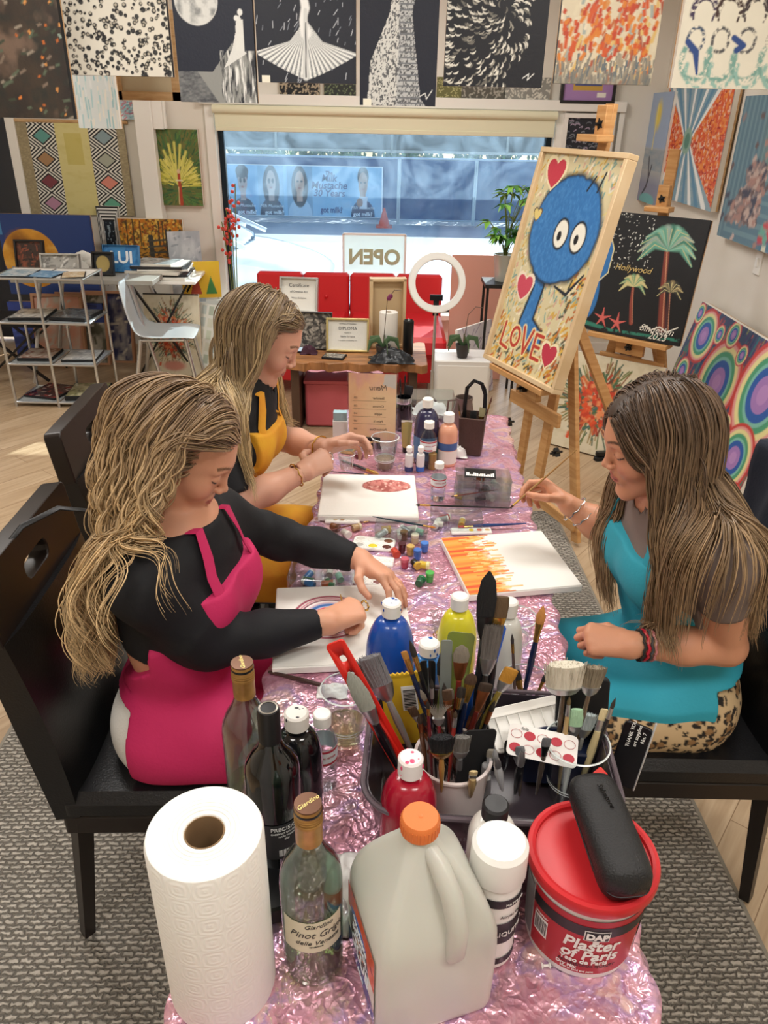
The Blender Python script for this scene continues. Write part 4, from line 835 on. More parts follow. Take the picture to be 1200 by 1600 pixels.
# ------------------------------------------------------------------ red sofa under the window
RED = mat('red_vinyl', 'c8242a', .38, bump=(40, .2))
a = at(400, 436, Y=5.75); c = at(692, 442, Y=5.75); sw = c.x - a.x
t = thing('sofa', 'low red vinyl sofa bed with tufted back below the window', 'sofa', (a.x, 5.3, 0))
for i in range(4):
    w_ = sw / 4 if i != 1 else sw / 4; x = (i + .5) * sw / 4; b = MB(); b.rounded((x, .50, .52), (sw / 4 - .006, .13, .36), .03, edge=.02, rot=(-.12, 0, 0)); bk = b.build('back_cushion', RED, t); MB().sphere((x, .43, .54), .014).build('button', RED, bk)
for i in range(2): b = MB(); b.rounded(((i + .5) * sw / 2, .10, .36), (sw / 2 - .006, .78, .14), .03, edge=.03); b.build('seat_cushion', RED, t)
b = MB(); b.box((sw / 2, .12, .2), (sw - .04, .7, .2)); b.build('base', RED, t, bevel=.01)
for x in (.1, sw - .1):
    for y in (-.15, .4): b = MB(); b.rod((x, y, 0), (x, y, .11), .018); b.build('leg', CHROME, t)
# OPEN sign in the window, seen from behind
a = at(537, 433, Y=6.15); c = at(634, 363, Y=6.15); w, h = c.x - a.x, c.z - a.z
t = thing('open_sign', 'white OPEN sign facing the street, letters seen reversed from inside', 'sign', (a.x, 6.15, a.z - .02)); qb((w / 2, 0, h / 2), (w, .012, h), 'sign_board', mat('milky_acrylic', 'f4f6ee', .8, trans=.8), t)
b = MB(); [b.box((x, .0, z), d) for x, z, d in ((w / 2, 0, (w, .02, .015)), (w / 2, h, (w, .02, .015)), (0, h / 2, (.015, .02, h)), (w, h / 2, (.015, .02, h)))]; b.build('sign_frame', WHT, t)
text('OPEN', .155, mat('faint_green', 'b9c6a2', .5), 'lettering', t, Matrix.Translation((w / 2, -.0075, h * .5)) @ Matrix.Rotation(PI, 4, 'Z') @ R90, ext=.001, bold=.006)
b = MB(); b.rod((w * .5, .1, -.6), (w * .5, .02, .0), .008); b.build('stand_rod', CHROME, t)
# window sill plants
def plant(lb, x, y, z, ph, h, n, seed, potm, spread=.17, leaf=.07, name='potted_plant', ls=GL):
    rg = random.Random(seed); t = thing(name, lb, 'plant', (x, y, z)); b = MB(); b.lathe([(.055, 0), (.075, ph), (.068, ph), (.05, .01)], 20); b.build('pot', potm, t)
    s = MB(); f = MB()
    for i in range(n):
        a = rg.uniform(0, 2 * PI); r = rg.uniform(.2, 1) * spread; zz = ph + h * rg.uniform(.25, 1); top = V((r * math.cos(a), r * math.sin(a), zz)); s.tube([(0, 0, ph * .8), (top.x * .3, top.y * .3, zz * .6 + ph * .3), top], .003, 4)
        for k in range(5):
            e = Matrix.Rotation(a + (k - 2) * .7, 4, 'Z') @ Matrix.Rotation(rg.uniform(-.2, .8), 4, 'Y'); l = leaf * rg.uniform(.7, 1.2); f.mi = rg.randrange(2)
            f.add([(0, 0, 0), (l * .4, -l * .2, .01), (l, 0, -.01), (l * .4, l * .2, .01), (l * .45, 0, 0)], [(0, 1, 4), (1, 2, 4), (2, 3, 4), (3, 0, 4)], Matrix.Translation(top) @ e)
    s.build('stems', mat('stem', '6a7a3a', .6), t); f.build('leaves', [mat('bright_leaf', '7fb548', .45), mat('deep_leaf', '3f7a34', .45)], t, smooth=0); return t
p = at(783, 470, Y=5.2); plant('leafy green potted plant in a glass pot in front of the window beside the easel', p.x, 5.2, .78, .17, .42, 26, 3, mat('pot_glassy', 'c9ccc4', .15, .2), leaf=.09)
t = thing('plant_stand', 'dark metal plant stand carrying the leafy plant by the easel', 'stand', (p.x, 5.2, 0)); qb((0, 0, .765), (.26, .26, .025), 'stand_top', KF, t)
for x in (-.11, .11):
    for y in (-.11, .11): b = MB(); b.bar((x, y, 0), (x, y, .755), .016); b.build('leg', KF, t)
p = at(362, 390, Y=6.12); t = thing('flower_stems', 'red blossoms on thin stems standing in the left of the window', 'flowers', (p.x, 6.12, .0)); b = MB(); f = MB(); rg = random.Random(3)
for i in range(4):
    q = [(0, 0, .02), (.02 * i - .03, 0, .7), (.04 * i - .06, 0, 1.0 + .09 * i)]; b.tube(q, .004, 5)
    for k in range(14): z = rg.uniform(.7, 1) ; f.sphere((q[2][0] * z + rg.uniform(-.03, .03), rg.uniform(-.03, .03), q[2][2] * z), .014, 6, 4)
b.build('stems', mat('stem', '6a7a3a', .6), t); f.build('blossoms', mat('blossom', 'd8483a', .5), t); MB().lathe([(.04, 0), (.05, .22), (.045, .22), (.035, .01)], 16).build('vase', GLS, t)
# pink board + easel-like side screen right of the sofa
p = at(705, 500, Y=5.35); t = thing('display_board', 'plain salmon pink board leaning behind the ring light', 'board', (p.x, 5.55, 0)); b = MB(); b.box((.2, 0, .44), (.40, .02, .88), (-.08, 0, 0)); b.build('board', mat('salmon', 'd9a08e', .6), t)
p = at(722, 560, Y=4.95); t = thing('display_board', 'white board with faint purple sketches leaning between the sofa and easel', 'board', (p.x, 4.95, 0), .9); P = Paint(.42, .50, 70, 'dcd6dc'); P.strokes(40, ['a89ab4', '8a7a9a', 'c9bcc9'], .2, .02, 1, 2, 6); P.mesh('board_face', ART, t, Matrix.Rotation(-.12, 4, 'X'), .012); b = MB(); b.box((.21, .0, .25), (.42, .02, .50), (0, 0, 0)); b.v = [Matrix.Rotation(-.12, 4, 'X') @ q for q in b.v]; b.build('board', EDGEW, t)
# ------------------------------------------------------------------ low live-edge coffee table in front of the sofa
TY = 4.42; zt = .46; p0 = at(448, 556, Y=TY); p1 = at(655, 566, Y=TY)
p0 = at(440, 558, z=zt); p1 = at(668, 568, z=zt); w = p1.x - p0.x
t = thing('coffee_table', 'low live edge wood coffee table crowded with frames and plants', 'table', ((p0.x + p1.x) / 2, 4.55, 0))
n = 24; poly = [(-w / 2 + w * k / n, -.24 + .02 * math.sin(k * 1.3) + .012 * math.sin(k * 2.9)) for k in range(n + 1)] + [(w / 2 - w * k / n, .24 + .02 * math.sin(k * 1.7)) for k in range(n + 1)]
MB().prism(poly, zt - .05, zt).build('slab_top', mat('live_edge_wood', 'a87448', .45, var=(6, '6f4a2c'), stretch=(1, 5, 1)), t, bevel=.004)
for x in (-w / 2 + .08, w / 2 - .08): qb((x, 0, (zt - .05) / 2), (.05, .38, zt - .05), 'leg', mat('dark_wood', '4a3426', .5), t)
t2 = thing('storage_box', 'pinkish red box under the coffee table', 'box', ((p0.x + p1.x) / 2 - w * .08, 4.6, 0)); MB().rounded((0, 0, .15), (w * .55, .3, .28), .02, edge=.01).build('box_body', mat('pink_red', 'b5545a', .6), t2); qb((0, 0, .295), (w * .56, .31, .02), 'lid', mat('pink_red', 'b5545a', .6), t2)
def onct(px, py, dy=0): p = at(px, py, z=zt + .001); return p
# diploma in gold frame
def doc(P): P.mix(np.ones_like(P.u), 'dcdcd4')
GF = mat('gold_frame', 'c9b77a', .3, .6)
def frame_item(lb, px, py, w, h, fr, fn, lean, rot=0, fw=.012, texts=(), base=None, n=70, name='framed_certificate', cat='certificate'):
    p = V(base) if base else onct(px, py); M = Matrix.Translation(p) @ Matrix.Rotation(rot, 4, 'Z') @ Matrix.Rotation(-lean, 4, 'X') @ Matrix.Translation((0, 0, fw)); P = Paint(w, h, n, 'e2e0d6'); fn(P)
    t = canvas(name, lb, w, h, P, M, .01, EDGEW, frame=fr, fw=fw, cat=cat)
    for s, sz, z in texts: wtext(s, sz, mat('grey_ink', '55565a', .6), t, w / 2, -.003, h * z)
    return t
frame_item('gold framed diploma standing on the coffee table', 513, 549, .235, .175, GF, doc, .2, texts=(('DIPLOMA', .026, .72), ('Certificate of Completion', .010, .88), ('awarded to', .009, .58), ('Name Surname', .014, .45), ('in recognition of outstanding work', .008, .32)))
frame_item('small framed certificate leaning on the sofa behind the blonde woman', 442, 486, .22, .19, mat('silver_frame', 'b9b9b6', .3, .6), doc, .25, rot=-.08, base=at(440, 487, Y=4.85), texts=(('Certificate', .03, .8), ('of Creative Art', .018, .6), ('Winter Exhibition', .013, .4)))
def pinec(P):
    P.mix(np.ones_like(P.u), '3f3d3a'); P.strokes(300, ['8a847a', '5f5a54', 'a39c90', '2c2a28'], .10, .05, lambda u, v: math.atan2(v - .5, u - .5) + 1.5, .5, 5)
frame_item('dark photograph of curled bark scales with a white top edge', 455, 549, .235, .21, KF, pinec, .15, base=tuple(onct(458, 545)), fw=.006, name='framed_photo', cat='picture')
# wooden box frame
t = thing('shadow_box', 'tall shallow wooden box frame standing open side forward on the coffee table', 'box', onct(604, 546) + V((0, .06, 0)), .12); b = MB(); Wb, Hb = .22, .42
for c, d in (((0, 0, Hb - .01), (Wb, .06, .018)), ((0, 0, .01), (Wb, .06, .018)), ((-Wb / 2 + .009, 0, Hb / 2), (.018, .06, Hb)), ((Wb / 2 - .009, 0, Hb / 2), (.018, .06, Hb))): b.box(c, d)
b.build('box_sides', mat('pale_frame', 'd9c09a', .45), t, bevel=.002); qb((0, .028, Hb / 2), (Wb - .03, .004, Hb - .03), 'back_panel', mat('ply', 'cdb48c', .6), t)
def roll(lb, p, r, h, seed=1, name='paper_towel_roll'):
    t = thing(name, lb, 'paper towels', p); m = mat('paper_towel_small', 'e6e2da', .85, bump=(160, .5)); MB().lathe([(r * .35, .0), (r * .98, 0), (r, .004), (r, h - .004), (r * .98, h), (r * .35, h), (r * .35, 0)], 36, caps=False).build('paper_sheets', m, t)
    MB().lathe([(r * .33, 0), (r * .33, h), (r * .30, h), (r * .30, 0)], 24, caps=False).build('cardboard_core', mat('kraft', 'a98a62', .8), t); return t
roll('white paper towel roll standing before the wooden box frame', onct(606, 552), .055, .25)
t = thing('candle', 'tall black cylinder candle on the coffee table', 'candle', onct(637, 553)); MB().lathe([(.03, 0), (.032, .004), (.032, .20), (.028, .205), (.02, .198), (0, .198)], 24).build('candle_body', BLK, t); MB().rod((0, 0, .19), (0, 0, .215), .002).build('wick', PAPER, t)
def orchid(lb, p, h, seed, flowers=3):
    rg = random.Random(seed); t = thing('potted_orchid', lb, 'plant', p); MB().lathe([(.03, 0), (.045, .08), (.04, .08), (.03, .06), (0, .06)], 20).build('pot', mat('dark_pot', '3a3634', .5), t)
    for a in (.2, 1.4, 2.6, 3.6, 5.0):
        b = MB(); pts = [(0, 0, .07), (.035 * math.cos(a), .035 * math.sin(a), .12), (.08 * math.cos(a), .08 * math.sin(a), .11), (.10 * math.cos(a), .10 * math.sin(a), .05)]; b.tube(pts, [.006, .018, .016, .003], 8, flat=.2, up=(-math.sin(a), math.cos(a), 0)); b.build('leaf', mat('orchid_leaf', '4f6a4a', .3), t)
    s = [(0, 0, .07), (.01, 0, h * .5), (.02, 0, h * .85), (.06, 0, h), (.10, 0, h * .99)]; b = MB(); b.tube(s, .0022, 6); st = b.build('stem', mat('orchid_stem', '5a4a3a', .5), t)
    for k in range(flowers): b = MB(); [b.sphere((.03 + k * .008, .0, h * (.88 + .03 * k)), .014, 8, 6, (1, .4, 1), Matrix.Rotation(q, 3, 'Y')) for q in (0, 1.2)]; b.build('blossom', mat('purple_petal', '7a2f5a', .5), st)
    return t
orchid('potted orchid with a bare arching stem before the wooden box frame', onct(598, 560), .40, 1, 2)
p = at(722, 558, z=.46); orchid('dark potted orchid with twin stems right of the ring light', p, .30, 4, 0)
t = thing('side_table', 'small white block table carrying the right hand orchid', 'table', (p.x + .0, p.y + .05, 0)); MB().rounded((0, 0, .23), (.34, .26, .458), .02, edge=.006).build('block', mat('white_gloss', 'e4e2de', .3), t); qb((0, -.131, .23), (.3, .004, .4), 'front_panel', WHT, t)
# crumpled black cloth, dark flowers, booklet, dish
def cloth(name, lb, cat, p, w, d, h, m, seed, n=36):
    t = thing(name, lb, cat, p); x, y = np.meshgrid(np.linspace(-1, 1, n), np.linspace(-1, 1, n)); r = np.clip(1 - (x * x + y * y) ** 2, 0, 1)
    z = r * h * (.25 + fbm(x * 3 + 9, y * 3 + 9, seed, 3)) ; X = x * w / 2 * (1 + .25 * (fbm(x * 2 + 5, y * 2, seed + 9) - .5)); Y_ = y * d / 2 * (1 + .3 * (fbm(x * 2, y * 2 + 5, seed + 5) - .5)); z = np.where(r <= .02, .003, z + .003)
    i = np.arange(n * n).reshape(n, n); f = np.stack([i[:-1, :-1], i[:-1, 1:], i[1:, 1:], i[1:, :-1]], -1).reshape(-1, 4)
    o = bpy.data.objects.new('folds', npmesh('folds', np.stack([X, Y_, z], -1).reshape(-1, 3), f, None, m)); COL.objects.link(o); o.parent = t; md = o.modifiers.new('s', 'SOLIDIFY'); md.thickness = .002; return t
cloth('cloth', 'crumpled black shiny cloth on the right of the coffee table', 'cloth', onct(612, 563), .26, .16, .07, mat('black_satin', '1d2024', .3, bump=(30, .4)), 4)
cloth('dried_flowers', 'dark purple dried flower heads on the coffee table', 'flowers', onct(483, 552), .10, .07, .05, mat('dried_purple', '3a1a2a', .8, bump=(90, 1)), 7)
flat('booklet', 'small dark photo booklet lying on the coffee table', 'booklet', onct(522, 560).x, onct(522, 560).y + .02, zt + .001, .13, .10, .012, -.2, ['55504a', 'a09a90', '2a2826'])
t = thing('dish', 'small blue and white dish at the left of the coffee table', 'dish', onct(470, 549)); MB().lathe([(.02, 0), (.045, .012), (.043, .014), (.018, .004), (0, .004)], 24).build('bowl', mat('dish_blue', 'b9cfe0', .2), t); MB().lathe([(.044, .0125), (.046, .0135), (.044, .0145)], 24, caps=False).build('rim', mat('dish_rim', '4a78b0', .2), t)
# ------------------------------------------------------------------ ring light on its stand
p = at(683, 442, Y=4.2); ft = V((at(672, 600, z=0).x, 4.28, 0)); tilt = R(0)
t = thing('ring_light', 'white ring light on a slim tripod in front of the sofa', 'lamp', (p.x, p.y, 0), 0); r0 = .138
M = Matrix.Translation((0, 0, p.z)) @ Matrix.Rotation(R(8), 4, 'Z') @ Matrix.Rotation(R(78), 4, 'X')
b = MB(M); b.lathe([(r0 + .0, -.012), (r0 + .017, -.012), (r0 + .02, 0), (r0 + .017, .012), (r0 - .017, .012), (r0 - .02, 0), (r0 - .017, -.012), (r0, -.012)], 64, caps=False); b.build('ring_housing', WHT, t)
b = MB(M); b.lathe([(r0 - .014, .0135), (r0 + .014, .0135)], 64, caps=False); b.build('diffuser', mat('diffuser', 'f2f2ee', .5), t)
b = MB(); b.rod((0, .01, p.z - r0 - .02), (0, .03, .35), .008); b.rod((0, .03, .45), (0, .03, .04), .011); b.build('pole', CHROME, t)
b = MB(); b.box((0, .02, p.z - r0 - .02), (.03, .03, .04)); b.box((0, .0, p.z - r0 + .03), (.03, .02, .03)); b.box((0, 0, p.z - r0 + .06), (.07, .015, .03)); b.build('phone_clamp', BLK, t)
for k in range(3): a = k * 2 * PI / 3 + .5; b = MB(); b.tube([(0, .03, .30), (.24 * math.cos(a), .03 + .24 * math.sin(a), .01)], .007); b.build('tripod_leg', BLK, t)
# ------------------------------------------------------------------ rug, table, chairs
def weave():
    m = mat('woven_rug', 'a8a196', .95); nt = m.node_tree; b = pbsdf(m); N = nt.nodes.new; L = nt.links.new; tc = N('ShaderNodeTexCoord')
    mp = N('ShaderNodeMapping'); mp.inputs['Scale'].default_value = (1, 1, 1); L(tc.outputs['Object'], mp.inputs[0])
    br = N('ShaderNodeTexBrick'); br.inputs['Scale'].default_value = 1; br.inputs['Brick Width'].default_value = .030; br.inputs['Row Height'].default_value = .0135; br.inputs['Mortar Size'].default_value = .0052; br.inputs['Mortar Smooth'].default_value = 1; br.inputs['Bias'].default_value = -.1
    br.inputs['Color1'].default_value = (*srgb('c2bbb0'), 1); br.inputs['Color2'].default_value = (*srgb('a29c92'), 1); br.inputs['Mortar'].default_value = (*srgb('6f6a62'), 1)
    n = N('ShaderNodeTexNoise'); n.inputs['Scale'].default_value = 75; L(mp.outputs[0], n.inputs['Vector']); ad = N('ShaderNodeMix'); ad.data_type = 'VECTOR'; ad.inputs[0].default_value = .015; L(mp.outputs[0], ad.inputs[4]); L(n.outputs['Color'], ad.inputs[5]); L(ad.outputs[1], br.inputs['Vector'])
    L(br.outputs['Color'], b.inputs['Base Color']); bp = N('ShaderNodeBump'); bp.invert = True; bp.inputs['Strength'].default_value = 1; bp.inputs['Distance'].default_value = .006; L(br.outputs['Fac'], bp.inputs['Height']); L(bp.outputs[0], b.inputs['Normal']); return m
t = thing('rug', 'chunky woven grey and cream rug under the table', 'rug', (-.12, 1.45, 0), R(2)); b = MB(); b.rounded((0, 0, .006), (2.06, 3.75, .012), .02, edge=.005); b.build('woven_pile', weave(), t)
b = MB(); b.rounded((0, 0, .004), (2.08, 3.77, .008), .02, edge=.002); b.build('edge_binding', mat('rug_edge', '8d877c', .9), t)
RZ = .012
TT = .75
TH = R(-2.4)   # the table runs slightly to the right going away
TM = Matrix.Translation((0, 0, 0)) @ Matrix.Rotation(TH, 4, 'Z')
def foil():
    m = mat('pink_foil', 'e0a5b8', .26, .6); nt = m.node_tree; b = pbsdf(m); N = nt.nodes.new; L = nt.links.new; tc = N('ShaderNodeTexCoord')
    n = N('ShaderNodeTexNoise'); n.inputs['Scale'].default_value = 9; n.inputs['Detail'].default_value = 6; n.inputs['Distortion'].default_value = 1.5; L(tc.outputs['Object'], n.inputs['Vector'])
    cr = N('ShaderNodeValToRGB'); e = cr.color_ramp.elements; e[0].position = .3; e[0].color = (*srgb('c993a8'), 1); e[1].position = .72; e[1].color = (*srgb('f0c4b8'), 1)
    for p, c in ((.42, 'dba0b4'), (.5, 'eab6c4'), (.57, 'c9a4cf'), (.64, 'f2cdd0')): q = e.new(p); q.color = (*srgb(c), 1)
    L(n.outputs['Fac'], cr.inputs[0]); L(cr.outputs[0], b.inputs['Base Color'])
    v = N('ShaderNodeTexVoronoi'); v.feature = 'DISTANCE_TO_EDGE'; v.inputs['Scale'].default_value = 24; v.inputs['Randomness'].default_value = 1
    n2 = N('ShaderNodeTexNoise'); n2.inputs['Scale'].default_value = 22; n2.inputs['Detail'].default_value = 3; L(tc.outputs['Object'], n2.inputs['Vector'])
    mx = N('ShaderNodeMix'); mx.data_type = 'VECTOR'; mx.inputs[0].default_value = .07; L(tc.outputs['Object'], mx.inputs[4]); L(n2.outputs['Color'], mx.inputs[5]); L(mx.outputs[1], v.inputs['Vector'])
    n3 = N('ShaderNodeTexVoronoi'); n3.inputs['Scale'].default_value = 75; L(mx.outputs[1], n3.inputs['Vector'])
    ad = N('ShaderNodeMath'); ad.operation = 'MULTIPLY_ADD'; ad.inputs[1].default_value = .5; L(n3.outputs['Distance'], ad.inputs[0]); L(v.outputs['Distance'], ad.inputs[2])
    bp = N('ShaderNodeBump'); bp.inputs['Strength'].default_value = .55; bp.inputs['Distance'].default_value = .009; L(ad.outputs[0], bp.inputs['Height']); L(bp.outputs[0], b.inputs['Normal'])
    return m
FOIL = foil()
TX0, TX1, TY0, TY1 = -.275, .335, .36, 2.72
tb = thing('folding_table', 'long narrow folding table wrapped in the pink foil cover', 'table', (0, 0, 0), TH)
qb(((TX0 + TX1) / 2, (TY0 + TY1) / 2, TT - .028), (TX1 - TX0 - .02, TY1 - TY0 - .02, .04), 'tabletop', mat('table_plastic', 'cfccc4', .5), tb, bevel=.004)
for y in (TY0 + .25, TY1 - .25):
    for x in (TX0 + .06, TX1 - .06): b = MB(); b.rod((x, y, RZ), (x, y, TT - .05), .014); b.build('leg', mat('grey_metal', '6f7274', .4, .7), tb)
    b = MB(); b.rod((TX0 + .06, y, .2), (TX1 - .06, y, .2), .01); b.build('cross_brace', MATS['grey_metal'], tb)
def foil_mesh():
    drop = .10; ys = np.arange(TY0 - drop, TY1 + drop, .0075); xs = np.arange(TX0 - drop, TX1 + drop, .0075); x, y = np.meshgrid(xs, ys)
    ox = np.maximum(np.maximum(TX0 - x, x - TX1), 0); oy = np.maximum(np.maximum(TY0 - y, y - TY1), 0); o = np.hypot(ox, oy)
    cx = np.clip(x, TX0, TX1); cy = np.clip(y, TY0, TY1); out = .004 + .012 * np.clip(o / drop, 0, 1) * (1 + np.sin(y * 40 + x * 31) * .8)
    dx = np.where(ox > 0, np.sign(x - cx), 0.); dy = np.where(oy > 0, np.sign(y - cy), 0.); nrm = np.maximum(np.hypot(dx, dy), 1)
    X = cx + dx / nrm * out * (o > 0); Y = cy + dy / nrm * out * (o > 0)
    r = lambda s, sd: 1 - np.abs(2 * fbm(x * s + 40, y * s + 40, sd, 3) - 1)
    cr = (r(8, 3) ** 5 * .005 + r(20, 7) ** 4 * .0015) * (o <= 0) * np.clip((x - TX0) * 40, .2, 1)
    Z = TT + .0005 + cr * .75 - np.maximum(o - .006, 0) * .97
    Z = np.where(o > 0, Z + 0 * o, Z); X = X + (o > 0) * .006 * np.sin(y * 60 + Z * 80) * np.abs(dx); Y = Y + (o > 0) * .006 * np.sin(x * 60 + Z * 80) * np.abs(dy)
    i = np.arange(x.size).reshape(x.shape); f = np.stack([i[:-1, :-1], i[:-1, 1:], i[1:, 1:], i[1:, :-1]], -1).reshape(-1, 4)
    o_ = bpy.data.objects.new('tablecloth', npmesh('tablecloth', np.stack([X, Y, Z], -1).reshape(-1, 3), f, None, FOIL, smooth=False)); COL.objects.link(o_); o_.rotation_euler = (0, 0, TH); return o_
tag(foil_mesh(), 'crinkled iridescent pink foil cover spread over the long table', 'tablecloth')
TZ = TT + .003
# dining chairs with padded black backs
LEA = mat('black_leather', '131315', .28, bump=(220, .18)); DW = mat('espresso_wood', '1d1512', .35)
def dining_chair(lb, M, slot=True, grp='black dining chairs at the table', w=.43):
    """local: seat faces +x, y across"""
    t = thing('dining_chair', lb, 'chair', group=grp); t.matrix_world = M; h = w / 2
    b = MB(); b.rounded((.0, 0, .445), (.44, w, .07), .03, edge=.02, seg=6); b.build('seat', LEA, t)
    b = MB(); b.rounded((.0, 0, .395), (.43, w - .01, .05), .01); b.build('seat_frame', DW, t)
    lean = R(8); RM = Matrix.Translation((-.20, 0, .44)) @ Matrix.Rotation(-lean, 4, 'Y')
    b = MB(RM); prof = [(-.03, -.02, 0), (-.035, .2, 0), (-.03, .40, 0), (.03, .40, 0), (.045, .2, 0), (.04, -.02, 0)]
    n = 12; vs = []; fs = []
    for j, z in enumerate(np.linspace(-.02, .43, n)):
        bulge = .035 + .018 * math.sin(PI * (z + .02) / .45)
        for i, yy in enumerate(np.linspace(-1, 1, 9)): vs.append((bulge * (1 - .35 * yy ** 4) - .0, yy * h * .99, z))
        for i, yy in enumerate(np.linspace(1, -1, 9)): vs.append((-.028, yy * h * .99, z))
    for j in range(n - 1):
        for i in range(18): fs.append((j * 18 + i, j * 18 + (i + 1) % 18, (j + 1) * 18 + (i + 1) % 18, (j + 1) * 18 + i))
    fs += [tuple(range(18))[::-1], tuple((n - 1) * 18 + i for i in range(18))]
    b.add(vs, fs); b.build('backrest', LEA, t, smooth=60)
    # top rail with a hand hole
    b = MB(RM @ Matrix.Translation((.0, 0, .49)) @ Matrix.Rotation(PI / 2, 4, 'Z') @ Matrix.Rotation(PI / 2, 4, 'X'))
    out = rrect(w, .15, .015, 3); hole_ = rrect(.11, .042, .02, 3); k = len(out); N2 = 24
    def ringpts(r_, n_): return r_
    vs = []
    for z in (-.022, .022): vs += [(x, y, z) for x, y in out]; vs += [(x, y - .0, z) for x, y in hole_]
    k = len(out); fs = []
    for i in range(k):
        j = (i + 1) % k; a, c = 0, 2 * k
        fs += [(a + j, a + i, a + k + i, a + k + j), (c + i, c + j, c + k + j, c + k + i), (a + i, a + j, c + j, c + i), (a + k + j, a + k + i, c + k + i, c + k + j)]
    b.add(vs, fs); b.build('top_rail', DW, t, bevel=.003)
    for x, dx in ((-.185, -.05), (.19, .015)):
        for k in (-1, 1): b = MB(); b.tube([(x, k * (h - .03), .40), (x + dx, k * (h - .03), .0)], [.026, .018], 4); b.build('leg', DW, t, smooth=0)
    return t
def CM(x, y, a, z=RZ): return Matrix.Translation((x, y, z)) @ Matrix.Rotation(R(a), 4, 'Z')
c1 = dining_chair('black leather dining chair with a slotted top rail behind the pink apron woman', CM(-.455, 1.32, 2))
c2 = copy_tree(c1); c2.matrix_world = CM(-.585, 2.02, 3); c2['label'] = 'black dining chair behind the yellow apron woman, only its back corner showing'
c3 = copy_tree(c1); c3.matrix_world = CM(.70, 1.44, 180); c3['label'] = 'black leather dining chair under the woman in the turquoise apron'
b = MB(); q = [(-.70, 1.17, 1.02), (-.66, 1.19, 1.035), (-.61, 1.25, 1.025), (-.575, 1.31, .98)]
t = thing('bag_strap', 'thin black strap looped over the top of the nearest left chair', 'strap', q[0]); b.tube([V(p) - V(q[0]) for p in ([(-.72, 1.24, .90), (-.725, 1.25, 1.0), (-.70, 1.28, 1.03)] + [(-.655, 1.35, 1.035), (-.60, 1.42, .99), (-.57, 1.46, .90)])], .006, 8, flat=.4); b.build('strap_loop', mat('black_cord', '1a1b1d', .4), t)
# dark jacket over the right chair
t = thing('jacket', 'dark navy jacket draped over the back of the right hand chair', 'jacket', (.93, 1.44, .6)); x, y = np.meshgrid(np.linspace(-1, 1, 40), np.linspace(0, 1, 50)); a = (y - .42) * 5
X = np.where(np.abs(y - .42) < .06, .05 * np.sin(a * 5), np.sign(y - .42) * .052) + .012 * np.sin(x * 9 + y * 4) + .02 * fbm(x * 4 + 8, y * 5, 3); Zz = np.where(np.abs(y - .42) < .06, .47, .47 - (np.abs(y - .42) - .06) * .95) + .012 * fbm(x * 3 + 9, y * 3, 9); Y2 = x * (.235 + .02 * np.sin(y * 7))
i = np.arange(x.size).reshape(x.shape); f = np.stack([i[:-1, :-1], i[:-1, 1:], i[1:, 1:], i[1:, :-1]], -1).reshape(-1, 4)
o = bpy.data.objects.new('jacket_body', npmesh('jacket_body', np.stack([X + .06 * (Zz - .2), Y2, Zz], -1).reshape(-1, 3), f, None, mat('navy_fabric', '1c2230', .85, bump=(200, .3)))); COL.objects.link(o); o.parent = t; md = o.modifiers.new('s', 'SOLIDIFY'); md.thickness = .008
b = MB(); b.tube([(.05 + .0, -.19, .47), (.07, -.2, .3), (.08, -.21, .05)], [.02, .03, .035], 10); b.build('sleeve', MATS['navy_fabric'], t); b = MB(); b.tube([(-.02, -.235, .50), (.0, -.24, .44), (.02, -.245, .36)], .007, 6); b.build('white_piping', mat('pale_blue_trim', 'b9cfe0', .6), t)
# ------------------------------------------------------------------ people: one smooth surface per body from blended limbs
A_ = lambda v: np.array(v, float)
def un(v): v = A_(v); return v / np.linalg.norm(v)
def smin(a, b, k):
    if k <= 0: return np.minimum(a, b)
    h = np.maximum(k - np.abs(a - b), 0) / k; return np.minimum(a, b) - h * h * k * .25
def rc(a, b, r1, r2): 
    a, b = A_(a), A_(b); ba = b - a; L2 = ba @ ba + 1e-12
    def f(p):
        t = np.clip(((p - a) @ ba) / L2, 0, 1); q = p - a - t[:, None] * ba; return np.sqrt((q * q).sum(1)) - (r1 + (r2 - r1) * t)
    return f
def el(c, r, B=None):
    c, r = A_(c), A_(r); B = np.eye(3) if B is None else np.array(B)
    def f(p):
        q = (p - c) @ B.T; k0 = np.sqrt(((q / r) ** 2).sum(1)); k1 = np.sqrt(((q / (r * r)) ** 2).sum(1)) + 1e-9; return k0 * (k0 - 1) / k1
    return f
def union(items):
    def f(p):
        d = None
        for it in items:
            g, k = it[0], it[1]; v = g(p)
            if d is None: d = v
            elif k < 0: h = np.maximum(-k - np.abs(-d - v), 0) / -k; d = np.maximum(d, -v) + h * h * (-k) * .25
            else: d = smin(d, v, k)
        return d
    return f
def cyl(a, b, r):
    a, b = A_(a), A_(b); L = np.linalg.norm(b - a); u = (b - a) / L
    def f(p):
        t = (p - a) @ u; q = p - a - t[:, None] * u; return np.maximum(np.sqrt((q * q).sum(1)) - r, np.maximum(-t, t - L))
    return f
def folds(p, s=1., seed=0):
    x, y, z = p[:, 0] * s, p[:, 1] * s, p[:, 2] * s
    return (np.sin(23 * x + 11 * z + 2 * np.sin(9 * y + seed) + seed) + np.sin(31 * y - 17 * z + 2 * np.sin(13 * x + seed)) + .6 * np.sin(47 * z + 29 * x + 3 * np.sin(17 * y))) / 2.6
